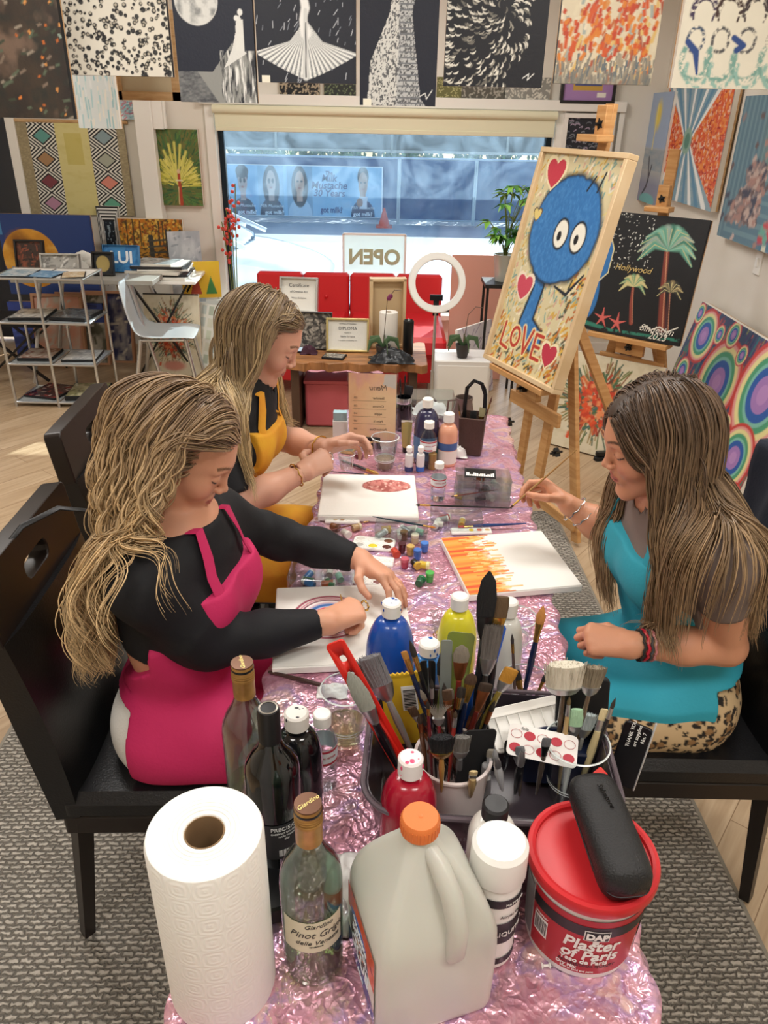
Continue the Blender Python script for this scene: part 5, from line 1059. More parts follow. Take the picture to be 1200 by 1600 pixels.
def mesh_sdf(f, lo, hi, h):
    """surface of f = 0 as quads; only blocks near the surface are evaluated"""
    lo, hi = A_(lo), A_(hi); Bk = 8; nb = np.ceil((hi - lo) / (h * Bk)).astype(int); n = nb * Bk + 1
    ax = [lo[i] + h * (np.arange(nb[i]) + .5) * Bk for i in range(3)]; G = np.stack(np.meshgrid(*ax, indexing='ij'), -1).reshape(-1, 3)
    dc = f(G); near = np.abs(dc) < h * Bk * 1.1 + .012
    D = np.repeat(np.repeat(np.repeat(dc.reshape(nb), Bk, 0), Bk, 1), Bk, 2); D = np.pad(D, ((0, 1),) * 3, mode='edge').astype(np.float32)
    o = np.stack(np.meshgrid(*[np.arange(Bk + 1)] * 3, indexing='ij'), -1).reshape(-1, 3); bi = np.stack(np.unravel_index(np.nonzero(near)[0], nb), -1) * Bk
    for c in range(0, len(bi), 400):
        I = (bi[c:c + 400, None] + o[None]).reshape(-1, 3); D[I[:, 0], I[:, 1], I[:, 2]] = f(lo + I * h)
    S = D < 0; cs = [(i, j, k) for i in (0, 1) for j in (0, 1) for k in (0, 1)]; m = n - 1
    sl = lambda A, c: A[c[0]:c[0] + m[0], c[1]:c[1] + m[1], c[2]:c[2] + m[2]]
    cnt = sum(sl(S, c).astype(np.int8) for c in cs); C = np.nonzero((cnt > 0) & (cnt < 8)); C = np.stack(C, -1)
    acc = np.zeros((len(C), 3)); num = np.zeros(len(C))
    for a in cs:
        for ax_ in range(3):
            if a[ax_]: continue
            b = list(a); b[ax_] = 1; ia = C + a; ib = C + b; da = D[ia[:, 0], ia[:, 1], ia[:, 2]]; db = D[ib[:, 0], ib[:, 1], ib[:, 2]]; x = (da < 0) != (db < 0)
            t = np.where(x, da / np.where(da == db, 1, da - db), 0); pt = np.array(a, float)[None] + np.zeros((len(C), 3)); pt[:, ax_] += t; acc += pt * x[:, None]; num += x
    V_ = lo + (C + acc / num[:, None]) * h; idx = -np.ones(tuple(m), int); idx[C[:, 0], C[:, 1], C[:, 2]] = np.arange(len(C)); F = []
    for a in range(3):
        b, c = (a + 1) % 3, (a + 2) % 3; s0 = [slice(1, m[i]) for i in range(3)]; s1 = list(s0); s0[a] = slice(0, m[a]); s1[a] = slice(1, m[a] + 1)
        A0, A1 = S[tuple(s0)], S[tuple(s1)]; E = np.nonzero(A0 != A1); e = np.stack(E, -1); e[:, b] += 1; e[:, c] += 1
        fl = A0[E]; q = []
        for db, dc_ in ((-1, -1), (0, -1), (0, 0), (-1, 0)): k = e.copy(); k[:, b] += db; k[:, c] += dc_; q.append(idx[k[:, 0], k[:, 1], k[:, 2]])
        q = np.stack(q, -1); q[~fl] = q[~fl][:, ::-1]; F.append(q)
    F = np.concatenate(F); return V_, F[(F >= 0).all(1)]
def relax(Vt, F, it=2):
    for _ in range(it):
        s = np.zeros_like(Vt); c = np.zeros(len(Vt))
        for a, b in ((0, 1), (1, 2), (2, 3), (3, 0)):
            for i, j in ((a, b), (b, a)): np.add.at(s, F[:, i], Vt[F[:, j]]); np.add.at(c, F[:, i], 1)
        Vt = Vt * .5 + .5 * s / np.maximum(c, 1)[:, None]
    return Vt
def sdf_obj(name, parts, m, parent, colf=None, it=1):
    """parts: (field, lo, hi, step); all meshed into one object, world coordinates moved into the parent's frame"""
    Vs, Fs, o = [], [], 0
    for f, lo, hi, h in parts: v, q = mesh_sdf(f, lo, hi, h); v = relax(v, q, it); Vs.append(v); Fs.append(q + o); o += len(v)
    v = np.concatenate(Vs); q = np.concatenate(Fs); col = colf(v) if colf else None
    off = A_(parent.location) if parent else 0
    ob = bpy.data.objects.new(name, npmesh(name, v - off, q, col, m)); COL.objects.link(ob)
    if parent: ob.parent = parent
    return ob
def rot_(v, ax, a): return A_(Matrix.Rotation(a, 3, V(ax)) @ V(v))
FING = [(.026, .086, (.040, .025, .020), .0085), (.009, .090, (.044, .028, .021), .0087), (-.009, .086, (.040, .026, .020), .0082), (-.026, .078, (.031, .020, .018), .0074)]
def hand_prims(w, d, n, s, curls, thumb, sc=.93, spread=0):
    """w wrist, d towards the fingers, n out of the back of the hand, s thumb side; curls: three bends in degrees per finger"""
    d = un(d); n = A_(n); n = un(n - d * (n @ d)); s = A_(s); s = un(s - d * (s @ d) - n * (s @ n)); w = A_(w); pal, out, tips = [], [], []
    for i, (o, L, seg, r) in enumerate(FING):
        kn = w + (d * L + s * o + n * (.004 - .003 * abs(i - 1.2))) * sc
        pal.append((rc(w + s * o * .55 * sc, kn, .0165 * sc, .0118 * sc), .014))
        ax = np.cross(d, -n); dd = rot_(d, np.cross(d, s), R(spread * (1.5 - i))); p = kn; f = []
        for j in range(3):
            dd = rot_(dd, ax, R(curls[i][j])); q = p + dd * seg[j] * sc; f.append((rc(p, q, (r - .0006 * j) * sc * 1.05, (r - .0006 * (j + 1)) * sc), .003)); p = q
        out.append(union(f)); tips.append(p)
    pal.append((rc(w + d * .02 * sc + s * .01 * sc, w + d * .055 * sc + s * .02 * sc - n * .008, .016 * sc, .011 * sc), .012))
    p = w + (d * .022 + s * .024 - n * .006) * sc; f = [(rc(w + d * .008, p, .015 * sc, .0145 * sc), .01)]
    for j, (L, r) in enumerate(((.040, .0118), (.030, .0100), (.024, .0088))):
        v = un(d * thumb[j][0] + s * thumb[j][1] + n * thumb[j][2]); q = p + v * L * sc; f.append((rc(p, q, r * 1.08 * sc, r * .9 * sc), .004)); p = q
    tips.append(p)
    palm, th = union(pal), union(f)
    def g(P):
        m = palm(P); e = None
        for k in out: v = k(P); e = v if e is None else smin(e, v, .0022)
        return smin(smin(m, e, .007), th(P), .007)
    return g, tips, kn
def head_field(c, fwd, up, sc):
    fwd = un(fwd); up = A_(up); up = un(up - fwd * (up @ fwd)); lf = np.cross(up, fwd); B = np.stack([fwd, lf, up]); c = A_(c)
    it = [(el((-.018, 0, .035), (.098, .076, .088)), 0), (el((.035, 0, -.02), (.056, .060, .095)), .03), (rc((.035, 0, .05), (.05, 0, .02), .055, .05), .02),
          (rc((.0, .050, -.058), (.066, .016, -.102), .018, .013), .025), (rc((.0, -.050, -.058), (.066, -.016, -.102), .018, .013), .025), (rc((.074, .007, -.106), (.074, -.007, -.106), .014, .014), .018),
          (rc((.086, .022, .020), (.079, .042, .016), .006, .005), .014), (rc((.086, -.022, .020), (.079, -.042, .016), .006, .005), .014)]
    for k in (-1, 1): it += [(el((.098, k * .029, -.002), (.012, .018, .011)), -.014), (el((.079, k * .030, -.003), (.013, .0165, .0115)), .003), (el((.062, k * .040, -.035), (.026, .022, .024)), .02)]
    it += [(rc((.088, 0, .012), (.104, 0, -.028), .0055, .0075), .010), (el((.1065, 0, -.031), (.0085, .0085, .0075)), .005), (el((.099, .011, -.036), (.009, .0065, .006)), .005), (el((.099, -.011, -.036), (.009, .0065, .006)), .005),
           (el((.081, 0, -.064), (.014, .026, .022)), .014), (rc((.0925, .012, -.0592), (.0925, -.012, -.0592), .0046, .0046), .005), (rc((.0915, .011, -.0685), (.0915, -.011, -.0685), .0054, .0054), .005), (rc((.0968, .022, -.0638), (.0968, -.022, -.0638), .0018, .0018), -.003), (el((.092, 0, -.079), (.01, .02, .005)), -.008)]
    for k in (-1, 1): it += [(el((-.008, k * .078, -.012), (.016, .008, .030)), .006), (el((-.004, k * .086, -.010), (.008, .005, .018)), -.004)]
    g = union(it)
    def f(p): return g((p - c) @ B.T / sc) * sc
    def loc(p): return (p - c) @ B.T / sc
    def wld(q): return c + (A_(q) * sc) @ B
    return f, loc, wld, B
SKIN = mat('skin', rough=.48, attr=True, sss=.12, bump=(300, .08))
HAIR = mat('hair', rough=.42, attr=True, spec=.6)
def head_col(loc, skin, lip, brow):
    def f(p):
        q = loc(p); x, y, z = q.T; ay = np.abs(y); c = np.ones((len(p), 3)) * hx(skin)
        def mx(m, cc): nonlocal c; m = np.clip(m, 0, 1)[:, None]; c = c * (1 - m) + hx(cc) * m
        mx((1 - np.hypot((ay - .045) / .03, (z + .035) / .03)) * .5 * (x > .03), lip)
        near = (x > .06)
        mx((1.25 - np.hypot(y / .0225, (z + .0637) / .0098) ** 2) * 3 * (x > .085), lip); mx((1 - np.abs(z + .0638) / .0012) * 2 * (ay < .021) * (x > .08), '6a342e')
        mx((1.2 - np.abs(z - .0215 - .006 * np.sin((ay - .012) / .035 * 2.6)) / .0032) * 1.5 * (ay > .012) * (ay < .049) * near, brow)
        mx((1.2 - np.abs(z + .0098 - .004 * ((ay - .030) / .016) ** 2) / .0018) * 2.4 * (np.abs(ay - .031) < .0165) * near, '2a1c16')
        mx((1 - np.hypot((ay - .009) / .004, (z + .041) / .0025)) * 2 * (x > .09), '5a2c24')
        return c
    return f
def hair(parent, name, hf, wld, loc, B, field, sc, length, cols, seed, part=.0, n=1500, wave=.0, back=.25, down=(0, 0, -1), keep=None, side_bias=(0, 0, 0), vol=.012, step=.0125, fx=.03, kids=2, axis=None, pull=.10, rx=.082):
    rg = np.random.default_rng(seed); pts = []
    while len(pts) < n:
        v = rg.normal(size=3); v /= np.linalg.norm(v); q = A_((-.018, 0, .035)) + v * A_((.100, .078, .090))
        if q[2] > .062 + .1 * max(0, abs(q[1]) - .03) and q[0] < rx or (q[0] < .038 - max(0, -q[2]) * .6 and q[2] > -.005) or (q[0] < -.02 and q[2] > -.06): pts.append(q)
    q = np.array(pts); p = wld(q); nst = int(length / step)
    nrm = np.stack([q[:, 0] + .018, q[:, 1], q[:, 2] - .035], 1) / A_((.100, .078, .090)) ** 2; nrm /= np.linalg.norm(nrm, axis=1)[:, None]
    sgn = np.where(q[:, 1] > part, 1., -1.); t = np.stack([-back - .35 * (q[:, 0] > .03), sgn * .9, -.25 - 0 * sgn], 1); t -= nrm * (t * nrm).sum(1)[:, None]; t /= np.linalg.norm(t, axis=1)[:, None]
    d = t @ B; off = vol * (.25 + rg.random(n)); L = rg.uniform(.82, 1.0, n); ph = rg.uniform(0, 6, n); cl = rg.integers(0, 90, n); cph = rg.uniform(0, 6, 90)[cl]; P = [p + (nrm @ B) * .002]; g = A_(down); sb = A_(side_bias)
    att = np.ones(n, bool); scalp = el((-.018, 0, .035), (.100, .078, .090)); gl = B @ g
    for i in range(nst):
        lp = loc(P[-1]); nu = np.stack([lp[:, 0] + .018, lp[:, 1], lp[:, 2] - .035], 1) / A_((.100, .078, .090)) ** 2; nu = ((nu / np.linalg.norm(nu, axis=1)[:, None]) @ B)[:, 2]
        att &= ~((nu < .02 + .04 * ph) & (i > 2) & (lp[:, 0] < fx + .004)); at_ = att[:, None]
        # lying on the scalp: combed back and down; lower down: hanging freely
        dl = d @ B.T; comb = np.stack([-back * (.5 + 24 * np.clip(lp[:, 0] - fx * .6, 0, .08)), np.sign(lp[:, 1] - part) * .35 * (lp[:, 2] > .06), np.full(n, -.55)], 1) @ B
        hi_ = att & (lp[:, 0] > fx) & (lp[:, 2] < .10); comb = np.where(hi_[:, None], np.stack([-np.ones(n), 0 * ph, -.10 + 0 * ph], 1) @ B * (.9 if back > .2 else .35) + comb * .3, comb)
        d = np.where(at_, d * .6 + comb * .45 + g * np.where(hi_, .0 if back > .2 else .15, .12)[:, None], d * .66 + g * .34 + sb * .05)
        front = ~att & (lp[:, 0] > fx - .02) & (lp[:, 2] < .06) & (lp[:, 2] > -.20) & (np.abs(lp[:, 1]) < .16)
        d -= (front * np.clip((lp[:, 0] - fx + .02) / .03, 0, 1.6))[:, None] * B[0] * .45
        if axis is not None:
            t0 = wld((-.045, 0, 0)); zt_ = np.clip((t0[2] - P[-1][:, 2]) / (t0[2] - axis[2]), 0, 1.2)[:, None]; tg_ = t0 + (A_(axis) - t0) * zt_; dv = (tg_ - P[-1]) * A_((1, 1, 0)); d += (~att)[:, None] * dv / .1 * pull * np.clip(zt_ * 2, 0, 1)
        if wave: d += wave * min(1, max(0, i - 8) / 14) * (np.stack([np.sin(i * .42 + cph + .35 * ph), np.cos(i * .37 + cph * 1.3), 0 * cph], 1))
        d += rg.normal(size=(n, 3)) * .02; d /= np.linalg.norm(d, axis=1)[:, None]; x = P[-1] + d * step * L[:, None]; e = .004; o_ = off * min(1, .25 + i / 12)
        if att.any():
            xm = x[att]; q_ = loc(xm); f0 = scalp(q_) * sc; nr = np.stack([q_[:, 0] + .018, q_[:, 1], q_[:, 2] - .035], 1) / A_((.100, .078, .090)) ** 2; nr = (nr / np.linalg.norm(nr, axis=1)[:, None]) @ B; x[att] = xm + nr * (o_[att] + .004 - f0)[:, None]
        for _ in range(2):
            f0 = field(x); need = np.where(att, .0035, o_) - f0; m = need > 0
            if m.any():
                xm = x[m]; fm = f0[m]; gr = np.stack([field(xm + A_(v) * e) - fm for v in ((1, 0, 0), (0, 1, 0), (0, 0, 1))], 1); gr /= np.linalg.norm(gr, axis=1)[:, None] + 1e-9; x[m] = xm + gr * np.minimum(need[m], .012)[:, None]
        nd = x - P[-1]; nl = np.linalg.norm(nd, axis=1)[:, None] + 1e-9; x = P[-1] + nd / nl * np.minimum(nl, step * 1.3); d = nd / nl; P.append(x)
    P = np.stack(P, 1); K = P.shape[1]; G_ = [P]; ss = np.linspace(0, 1, K)[None, :, None]
    for k in range(kids): G_.append(P + rg.normal(size=(n, 1, 3)) * (.0022 + .0035 * ss) + rg.normal(size=(n, 1, 3)) * .004 * np.sin(ss * rg.uniform(3, 9, (n, 1, 1))) * (ss > 0))
    P = np.concatenate(G_); N_ = len(P); Tn = np.gradient(P, axis=1); Tn /= np.linalg.norm(Tn, axis=2)[..., None] + 1e-9
    r0 = .00125 * rg.uniform(.6, 1.3, N_); s = np.linspace(0, 1, K); rad = r0[:, None] * np.clip(np.minimum(.5 + s * 6, (1 - s) * 2.2 + .14), 0, 1)
    a = np.cross(Tn, A_((.3, 1, .2))); a /= np.linalg.norm(a, axis=2)[..., None] + 1e-9; b = np.cross(Tn, a); ring = np.stack([P + rad[..., None] * (a * math.cos(k) * 1.7 + b * math.sin(k)) for k in (0, 2.09, 4.19)], 2)
    co = ring.reshape(-1, 3); i0 = (np.arange(N_)[:, None] * K + np.arange(K - 1)[None]) * 3; F = np.concatenate([np.stack([i0 + k, i0 + (k + 1) % 3, i0 + 3 + (k + 1) % 3, i0 + 3 + k], -1).reshape(-1, 4) for k in range(3)])
    root, mid, tip = (hx(c) for c in cols); tone = rg.random(N_) ** 1.3; c = np.zeros((N_, K, 3)); S = s[None, :, None]; root_tone = root * .9 * (1 - tone[:, None]) + mid * tone[:, None]; T = (tip * (.45 + .75 * rg.random(N_)[:, None]))  # each strand's own tone, random between root and middle colour
    c = root_tone[:, None] * (1 - np.clip(S * 1.6 - .25, 0, 1)) + T[:, None] * np.clip(S * 1.6 - .25, 0, 1); c = np.repeat(c[:, :, None], 3, 2).reshape(-1, 3)
    # scalp cap under the strands
    cap = lambda x: (lambda l: np.maximum(np.minimum(el((-.018, 0, .035), (.104, .082, .094))(l) * sc, hf(x) - .0035), np.minimum(np.maximum(l[:, 0] - fx - .006, -.01 - l[:, 2]), np.maximum(l[:, 0] - rx - .012, .070 + .2 * np.abs(l[:, 1]) - l[:, 2])) * sc))(loc(x))
    ctr = wld((0, 0, 0)); v2, f2 = mesh_sdf(cap, ctr - .15, ctr + .16, .004); v2 = relax(v2, f2, 2)
    co = np.concatenate([co, v2]); F = np.concatenate([F, f2 + N_ * K * 3]); c = np.concatenate([c, np.ones((len(v2), 3)) * root * .9])
    ob = bpy.data.objects.new(name, npmesh(name, co - A_(parent.location), F, c, HAIR)); COL.objects.link(ob); ob.parent = parent; return ob
def body_fields(J):
    lat = un(A_(J['sL']) - A_(J['sR'])); pe, wa, ch, nk = (A_(J[k]) for k in ('pelvis', 'waist', 'chest', 'neck')); up = un(nk - wa); fw = un(np.cross(lat, up)); B = np.stack([fw, lat, up]); Bp = np.stack([un(np.cross(J['plat'], (0, 0, 1))), un(J['plat']), A_((0, 0, 1))])
    T = [(el(pe, (.125, .175, .115), Bp), 0), (el(wa, (.098, .130, .14), B), .08), (el(ch, (.112, .148, .17), B), .08), (rc(A_(J['sR']) + lat * .03, A_(J['sL']) - lat * .03, .050, .050), .06), (rc(nk - up * .03, nk, .07, .055), .05)]
    for k in (-1, 1): T.append((el(ch + fw * .078 + lat * k * .065 - up * .01, (.055, .062, .062), B), .035))
    for k, s in (('sR', -1), ('sL', 1)): T.append((rc(nk, A_(J[k]) - lat * s * .02, .045, .045), .05)); T.append((rc(pe + lat * s * .07 * 0 + A_(J['plat']) * 0, pe, .05, .05), .02))
    hc = A_(J['head']); T.append((rc(nk - up * .03, hc - un(J['hup']) * .055 - un(J['hfwd']) * .034, .051, .043), .02))
    arms = {}
    for s in 'RL':
        S, E, W = (A_(J[k + s]) for k in 'sew'); arms[s] = [(rc(S, E, .046, .038), .05), (rc(E, E + (W - E) * .45, .041, .039), .015), (rc(E + (W - E) * .45, W, .039, .0245), .02)]
    legs = {}
    for s, k in (('R', -1), ('L', 1)):
        H = pe + un(J['plat']) * .085 * k - A_((0, 0, .02)); K, An = A_(J['k' + s]), A_(J['a' + s]); fd = un((K - H) * A_((1, 1, 0))); legs[s] = [(rc(H, K, .098, .062), .06), (rc(K, K + (An - K) * .4, .058, .056), .02), (rc(K + (An - K) * .4, An, .056, .036), .02), (rc(An - A_((0, 0, .03)), An - A_((0, 0, .045)) + fd * .15, .036, .028), .03)]
    return T, arms, legs, B, fw, lat, up
def person(label, J, H, skin, lip, brow, hsc, res=.0055):
    base = (J['pelvis'][0], J['pelvis'][1], 0); t = thing('person', label, 'person', base); T, arms, legs, B, fw, lat, up = body_fields(J)
    hf, loc, wld, HB = head_field(J['head'], J['hfwd'], J['hup'], hsc); hands = {s: hand_prims(J['w' + s], *H[s]) for s in 'RL'}
    nohand = union(T + arms['R'] + arms['L'] + legs['R'] + legs['L']); full0 = lambda p: smin(nohand(p), hf(p), .015)
    def full(p): 
        d = full0(p)
        for s in 'RL': d = smin(d, hands[s][0](p), .012)
        return d
    hc = A_(J['head']); hcut = hc - HB[2] * .135 * hsc; parts = []
    cuts = [(A_(J['w' + s]) + un(A_(J['w' + s]) - A_(J['e' + s])) * .0, un(A_(J['w' + s]) - A_(J['e' + s]))) for s in 'RL']
    def bodyf(p):
        d = nohand(p)
        d = np.maximum(d, np.minimum(-(hcut + HB[2] * .03 - p) @ HB[2], .2))
        for c, u in cuts: q = p - c; d = np.maximum(d, np.where((q * q).sum(1) < .03, q @ u, -1))
        return d
    allp = np.array([J[k] for k in J if k[0] in 'sewka' and len(k) == 2] + [J['pelvis'], J['chest'], J['neck']]); lo, hi = allp.min(0) - .22, allp.max(0) + .22; parts.append((bodyf, lo, hi, res))
    parts.append((lambda p: np.maximum(full0(p), (hcut - p) @ HB[2]), hc - .17, hc + .17, .0026))
    for s, (c, u) in zip('RL', cuts): parts.append((lambda p, c=c, u=u: np.maximum(full(p), -((p - c) @ u) - .02), c + u * .06 - .13, c + u * .06 + .13, .0024))
    hcol = head_col(loc, skin, lip, brow)
    def colf(v):
        c = hcol(v); far = np.linalg.norm(v - hc, axis=1) > .17; c[far] = hx(skin)
        for s in 'RL':
            for tp in hands[s][1]: m = np.clip(1.3 - np.linalg.norm(v - tp, axis=1) / .011, 0, 1)[:, None] * .35; c = c * (1 - m) + hx(lip) * m
        return c
    bd = sdf_obj('body', parts, SKIN, t, colf)
    return dict(t=t, hf=hf, T=T, arms=arms, legs=legs, full=full0, nohand=nohand, B=B, fw=fw, lat=lat, up=up, loc=loc, wld=wld, HB=HB, lo=lo, hi=hi, hands=hands, J=J, hsc=hsc)
def garment(Pn, name, m, base, off, region, step=.0055, fold=.002, fs=1., seed=0, colf=None, thick=None, lo=None, hi=None, it=2):
    """cloth that follows the body at a small distance, ending where region ends"""
    def f(p):
        w_ = off + fold * folds(p, fs, seed)
        if isinstance(base, list):
            d = None
            for g_, r_ in base: v = np.maximum(g_(p) - w_, r_(p)); d = v if d is None else smin(d, v, .03)
            return d
        b = base(p) - w_; d = np.maximum(b, region(p))
        if thick: d = np.maximum(d, -(b + thick))
        return d
    return sdf_obj(name, [(f, Pn['lo'] if lo is None else lo, Pn['hi'] if hi is None else hi, step)], m, Pn['t'], colf, it)
def ring_on(Pn, name, m, c, u, r, w, sd=0, n=1):
    u = V(u).normalized(); b = MB(Matrix.Translation(V(c) - Pn['t'].location) @ u.to_track_quat('Z', 'Y').to_matrix().to_4x4()); k = 28
    b.tube([(r * math.cos(2 * PI * i / k), r * math.sin(2 * PI * i / k), .002 * math.sin(i * 2 + sd)) for i in range(k + 1)], w, 6, caps=False); return b.build(name, m, Pn['t'])
GOLD = mat('gold_jewellery', 'c9a24a', .25, 1); SILV = mat('silver_jewellery', 'cfcfcf', .22, 1)
def strap(Pn, name, m, pts, w=.014, th=.0025): b = MB(Matrix.Translation(-Pn['t'].location)); b.tube(pts, w, 8, flat=th / w); return b.build(name, m, Pn['t'])
def surf(f, p, d, off=.0, lim=.4):
    """walk from p along d until the field f reaches off"""
    p = A_(p); d = un(d); s = 0
    while s < lim:
        v = f((p + d * s)[None])[0] - off
        if v < 4e-4: break
        s += max(v * .8, 4e-4)
    return p + d * s
# ---- woman in the pink apron
h1 = at(285, 703, Y=1.30)
J1 = dict(pelvis=(-.46, 1.33, .565), waist=(-.42, 1.31, .76), chest=(-.415, 1.30, .905), neck=(-.395, 1.30, 1.03), head=tuple(h1), hfwd=(.86, -.06, -.50), hup=(.5, 0, .87), plat=(0, 1, 0),
          sR=(-.435, 1.14, .985), sL=(-.37, 1.455, .975), eR=(-.335, 1.19, .825), eL=(-.235, 1.53, .87), wR=tuple(at(512, 972, z=.83)), wL=tuple(at(562, 874, z=.845)), kR=(.04, 1.20, .545), kL=(.03, 1.47, .545), aR=(.06, 1.20, .09), aL=(.06, 1.5, .09))
wr, tg = A_(J1['wR']), A_(at(592, 935, z=.82)); wl, tl = A_(J1['wL']), A_(at(622, 912, z=.825))
H1 = dict(R=(tg - wr, (-.25, -.45, .85), (.35, .8, .55), [(50, 62, 38), (62, 68, 42), (70, 72, 45), (75, 75, 45)], [(.55, .35, -.75), (.75, -.2, -.55), (.8, -.5, -.2)]),
          L=(tl - wl, (.15, .35, .93), (.2, -.9, .1), [(25, 28, 16), (20, 26, 16), (16, 24, 14), (12, 20, 12)], [(.6, .7, -.5), (.85, .35, -.4), (.95, 0, -.3)], .93, 7))
p1 = person('wavy haired blonde woman in a black crop top and pink apron, nearest left', J1, H1, 'd39a7c', 'b5685c', '6a4a32', .95)
BLKTOP = mat('black_jersey', '0b0d13', .75, bump=(120, .15)); WPANT = mat('white_denim', 'e4e0d8', .8, bump=(200, .3)); PINK = mat('pink_cotton', 'c4265f', .75, bump=(150, .25))
def sleeve(J, s, t0=1.0):
    S, E, W = (A_(J[k + s]) for k in 'sew'); end = E + (W - E) * (t0 - 1) if t0 > 1 else S + (E - S) * t0
    S2 = S - un(E - S) * .10
    return [cyl(S2, S + (E - S) * min(t0, 1), .10)] + ([rc(E, E, .075, .075), cyl(E - un(W - E) * .02, end, .075)] if t0 > 1 else [])
anyf = lambda fs: (lambda p: np.minimum.reduce([f(p) for f in fs]))
def shirt_region(Pn, lo_c, hi_c, s0, r=.30): return anyf([cyl(lo_c, hi_c, r)] + sleeve(Pn['J'], 'R', s0) + sleeve(Pn['J'], 'L', s0))
tf1 = union(p1['T'] + p1['arms']['R'] + p1['arms']['L']); fw, lat, up = p1['fw'], p1['lat'], p1['up']
def hole(Pn, r=.062, dn=.04): J = Pn['J']; k = cyl(A_(J['neck']) - Pn['up'] * dn + Pn['fw'] * .02, A_(J['head']), r); return lambda p: -k(p)
def limit(f, g): return lambda p: np.maximum(f(p), g(p))
torso1 = limit(limit(cyl(A_(J1['waist']) + up * .035, A_(J1['neck']) + up * .03, .34), hole(p1, .050, .01)), lambda p: np.abs((p - A_(J1['chest'])) @ lat) - .165)
tops = lambda P_, J_, tr, t: [(union(P_['T'] + P_['arms']['R'][:1] + P_['arms']['L'][:1]), anyf([tr] + sleeve(J_, 'R', min(t, 1)) + sleeve(J_, 'L', min(t, 1))))] + ([(union(P_['arms'][q]), anyf(sleeve(J_, q, t)[1:])) for q in 'RL'] if t > 1 else [])
garment(p1, 'crop_top', BLKTOP, tops(p1, J1, torso1, 1.93), .005, None, fold=.0035, fs=1.3)
lf1 = union(p1['T'][:2] + p1['legs']['R'] + p1['legs']['L'])
garment(p1, 'jeans', WPANT, lf1, .006, lambda p: np.maximum(p[:, 2] - .665, .12 - p[:, 2]), fold=.0025)
shoe = mat('dark_shoes', '26262a', .5)
def shoes(Pn, m):
    lf = union(Pn['legs']['R'] + Pn['legs']['L']); 
    for s in 'RL': an = A_(Pn['J']['a' + s]); garment(Pn, 'shoe', m, lf, .006, lambda p, an=an: np.maximum(p[:, 2] - .125, np.abs(p[:, 1] - an[1]) - .1), fold=0, lo=an - A_((.28, .12, .15)), hi=an + A_((.28, .12, .08)))
shoes(p1, shoe)
both1 = union(p1['T'] + p1['legs']['R'] + p1['legs']['L'])
def apron_region(Pn, bibw, bibtop, skw, lap, back=.03, z0=None, dz=.03):
    J = Pn['J']; ch, wa = A_(J['chest']), A_(J['waist']); fw, lat, up = Pn['fw'], Pn['lat'], Pn['up']; zw = wa[2]
    def f(p):
        a = (p - ch) @ lat; b = (p - ch) @ up; c = (p - ch) @ fw
        bib = np.maximum.reduce([np.abs(a) - (bibw + np.clip(-b - .03, 0, 1) * .8), b - bibtop, -(b + .22), -c + .01 - np.clip(-b - .12, 0, 1) * 1.1])
        xw = (p - A_(J['pelvis'])) @ un(fw * A_((1, 1, 0))); yl = (p - A_(J['pelvis'])) @ un(J['plat'])
        sk = np.maximum.reduce([np.abs(yl) - skw, p[:, 2] - zw + dz, -xw + back - .14 * (p[:, 2] > .655), xw - lap, (.40 - p[:, 2]) if z0 is None else z0 - p[:, 2]])
        return np.minimum(bib, sk)
    return f
garment(p1, 'apron', PINK, both1, .017, apron_region(p1, .125, .05, .215, .40, back=-.02, z0=.50, dz=.075), fold=.004, fs=1.0, step=.0045)
ct = A_(J1['chest'])
for k in (-1, 1):
    a = surf(both1, ct + lat * .085 * k + up * .04 + fw * .3, -fw, .018); pts = [a - up * .01]
    for q in (.3, .6, 1.): pts.append(surf(both1, ct + lat * k * (.085 - .03 * q) + up * (.04 + .12 * q) + fw * (.22 - .06 * q), -fw + 0 * up, .014))
    pts.append(A_(J1['neck']) + lat * k * .062 + up * .015 - fw * .0); pts.append(A_(J1['neck']) + lat * k * .060 + up * .02 - fw * .035); strap(p1, 'apron_strap', PINK, pts, .012)
hair(p1['t'], 'hair', p1['hf'], p1['wld'], p1['loc'], p1['HB'], p1['full'], .95, .60, ('7c6450', 'b39570', 'e6c594'), 1, part=.02, n=2300, wave=.30, back=.5, side_bias=(-.3, -.3, 0), vol=.036, fx=.012, axis=(-.50, 1.12, .87), pull=.025, rx=.076)
ring_on(p1, 'ring', GOLD, A_(wr) + un(tg - wr) * .105 + A_((0, .0, -.002)), tg - wr, .0105, .0018)
# ---- woman in the yellow apron
h2 = at(410, 526, Y=2.0)
J2 = dict(pelvis=(-.52, 2.0, .565), waist=(-.50, 2.0, .76), chest=(-.445, 2.0, .96), neck=(-.385, 2.0, 1.10), head=tuple(h2), hfwd=(.89, 0, -.46), hup=(.46, 0, .89), plat=(0, 1, 0),
          sR=(-.455, 1.835, 1.045), sL=(-.40, 2.165, 1.045), eR=tuple(at(368, 790, z=.83)), eL=(-.34, 2.20, .85), wR=tuple(at(478, 735, z=.885)), wL=tuple(at(508, 700, z=.885)), kR=(-.03, 1.86, .545), kL=(-.03, 2.13, .545), aR=(-.02, 1.86, .09), aL=(-.02, 2.15, .09))
wr, tg = A_(J2['wR']), A_(at(535, 702, z=.90)); wl, tl = A_(J2['wL']), A_(at(540, 690, z=.90))
H2 = dict(R=(tg - wr, (-.1, -.85, .5), (.0, .5, .85), [(35, 45, 25), (38, 48, 28), (42, 50, 28), (46, 52, 30)], [(.6, .7, -.5), (.85, .35, -.5), (.95, 0, -.3)]),
          L=(tl - wl, (.0, .75, .65), (.1, -.6, .8), [(30, 40, 25), (35, 42, 25), (40, 44, 25), (44, 46, 25)], [(.6, .7, -.5), (.85, .35, -.5), (.95, 0, -.3)]))
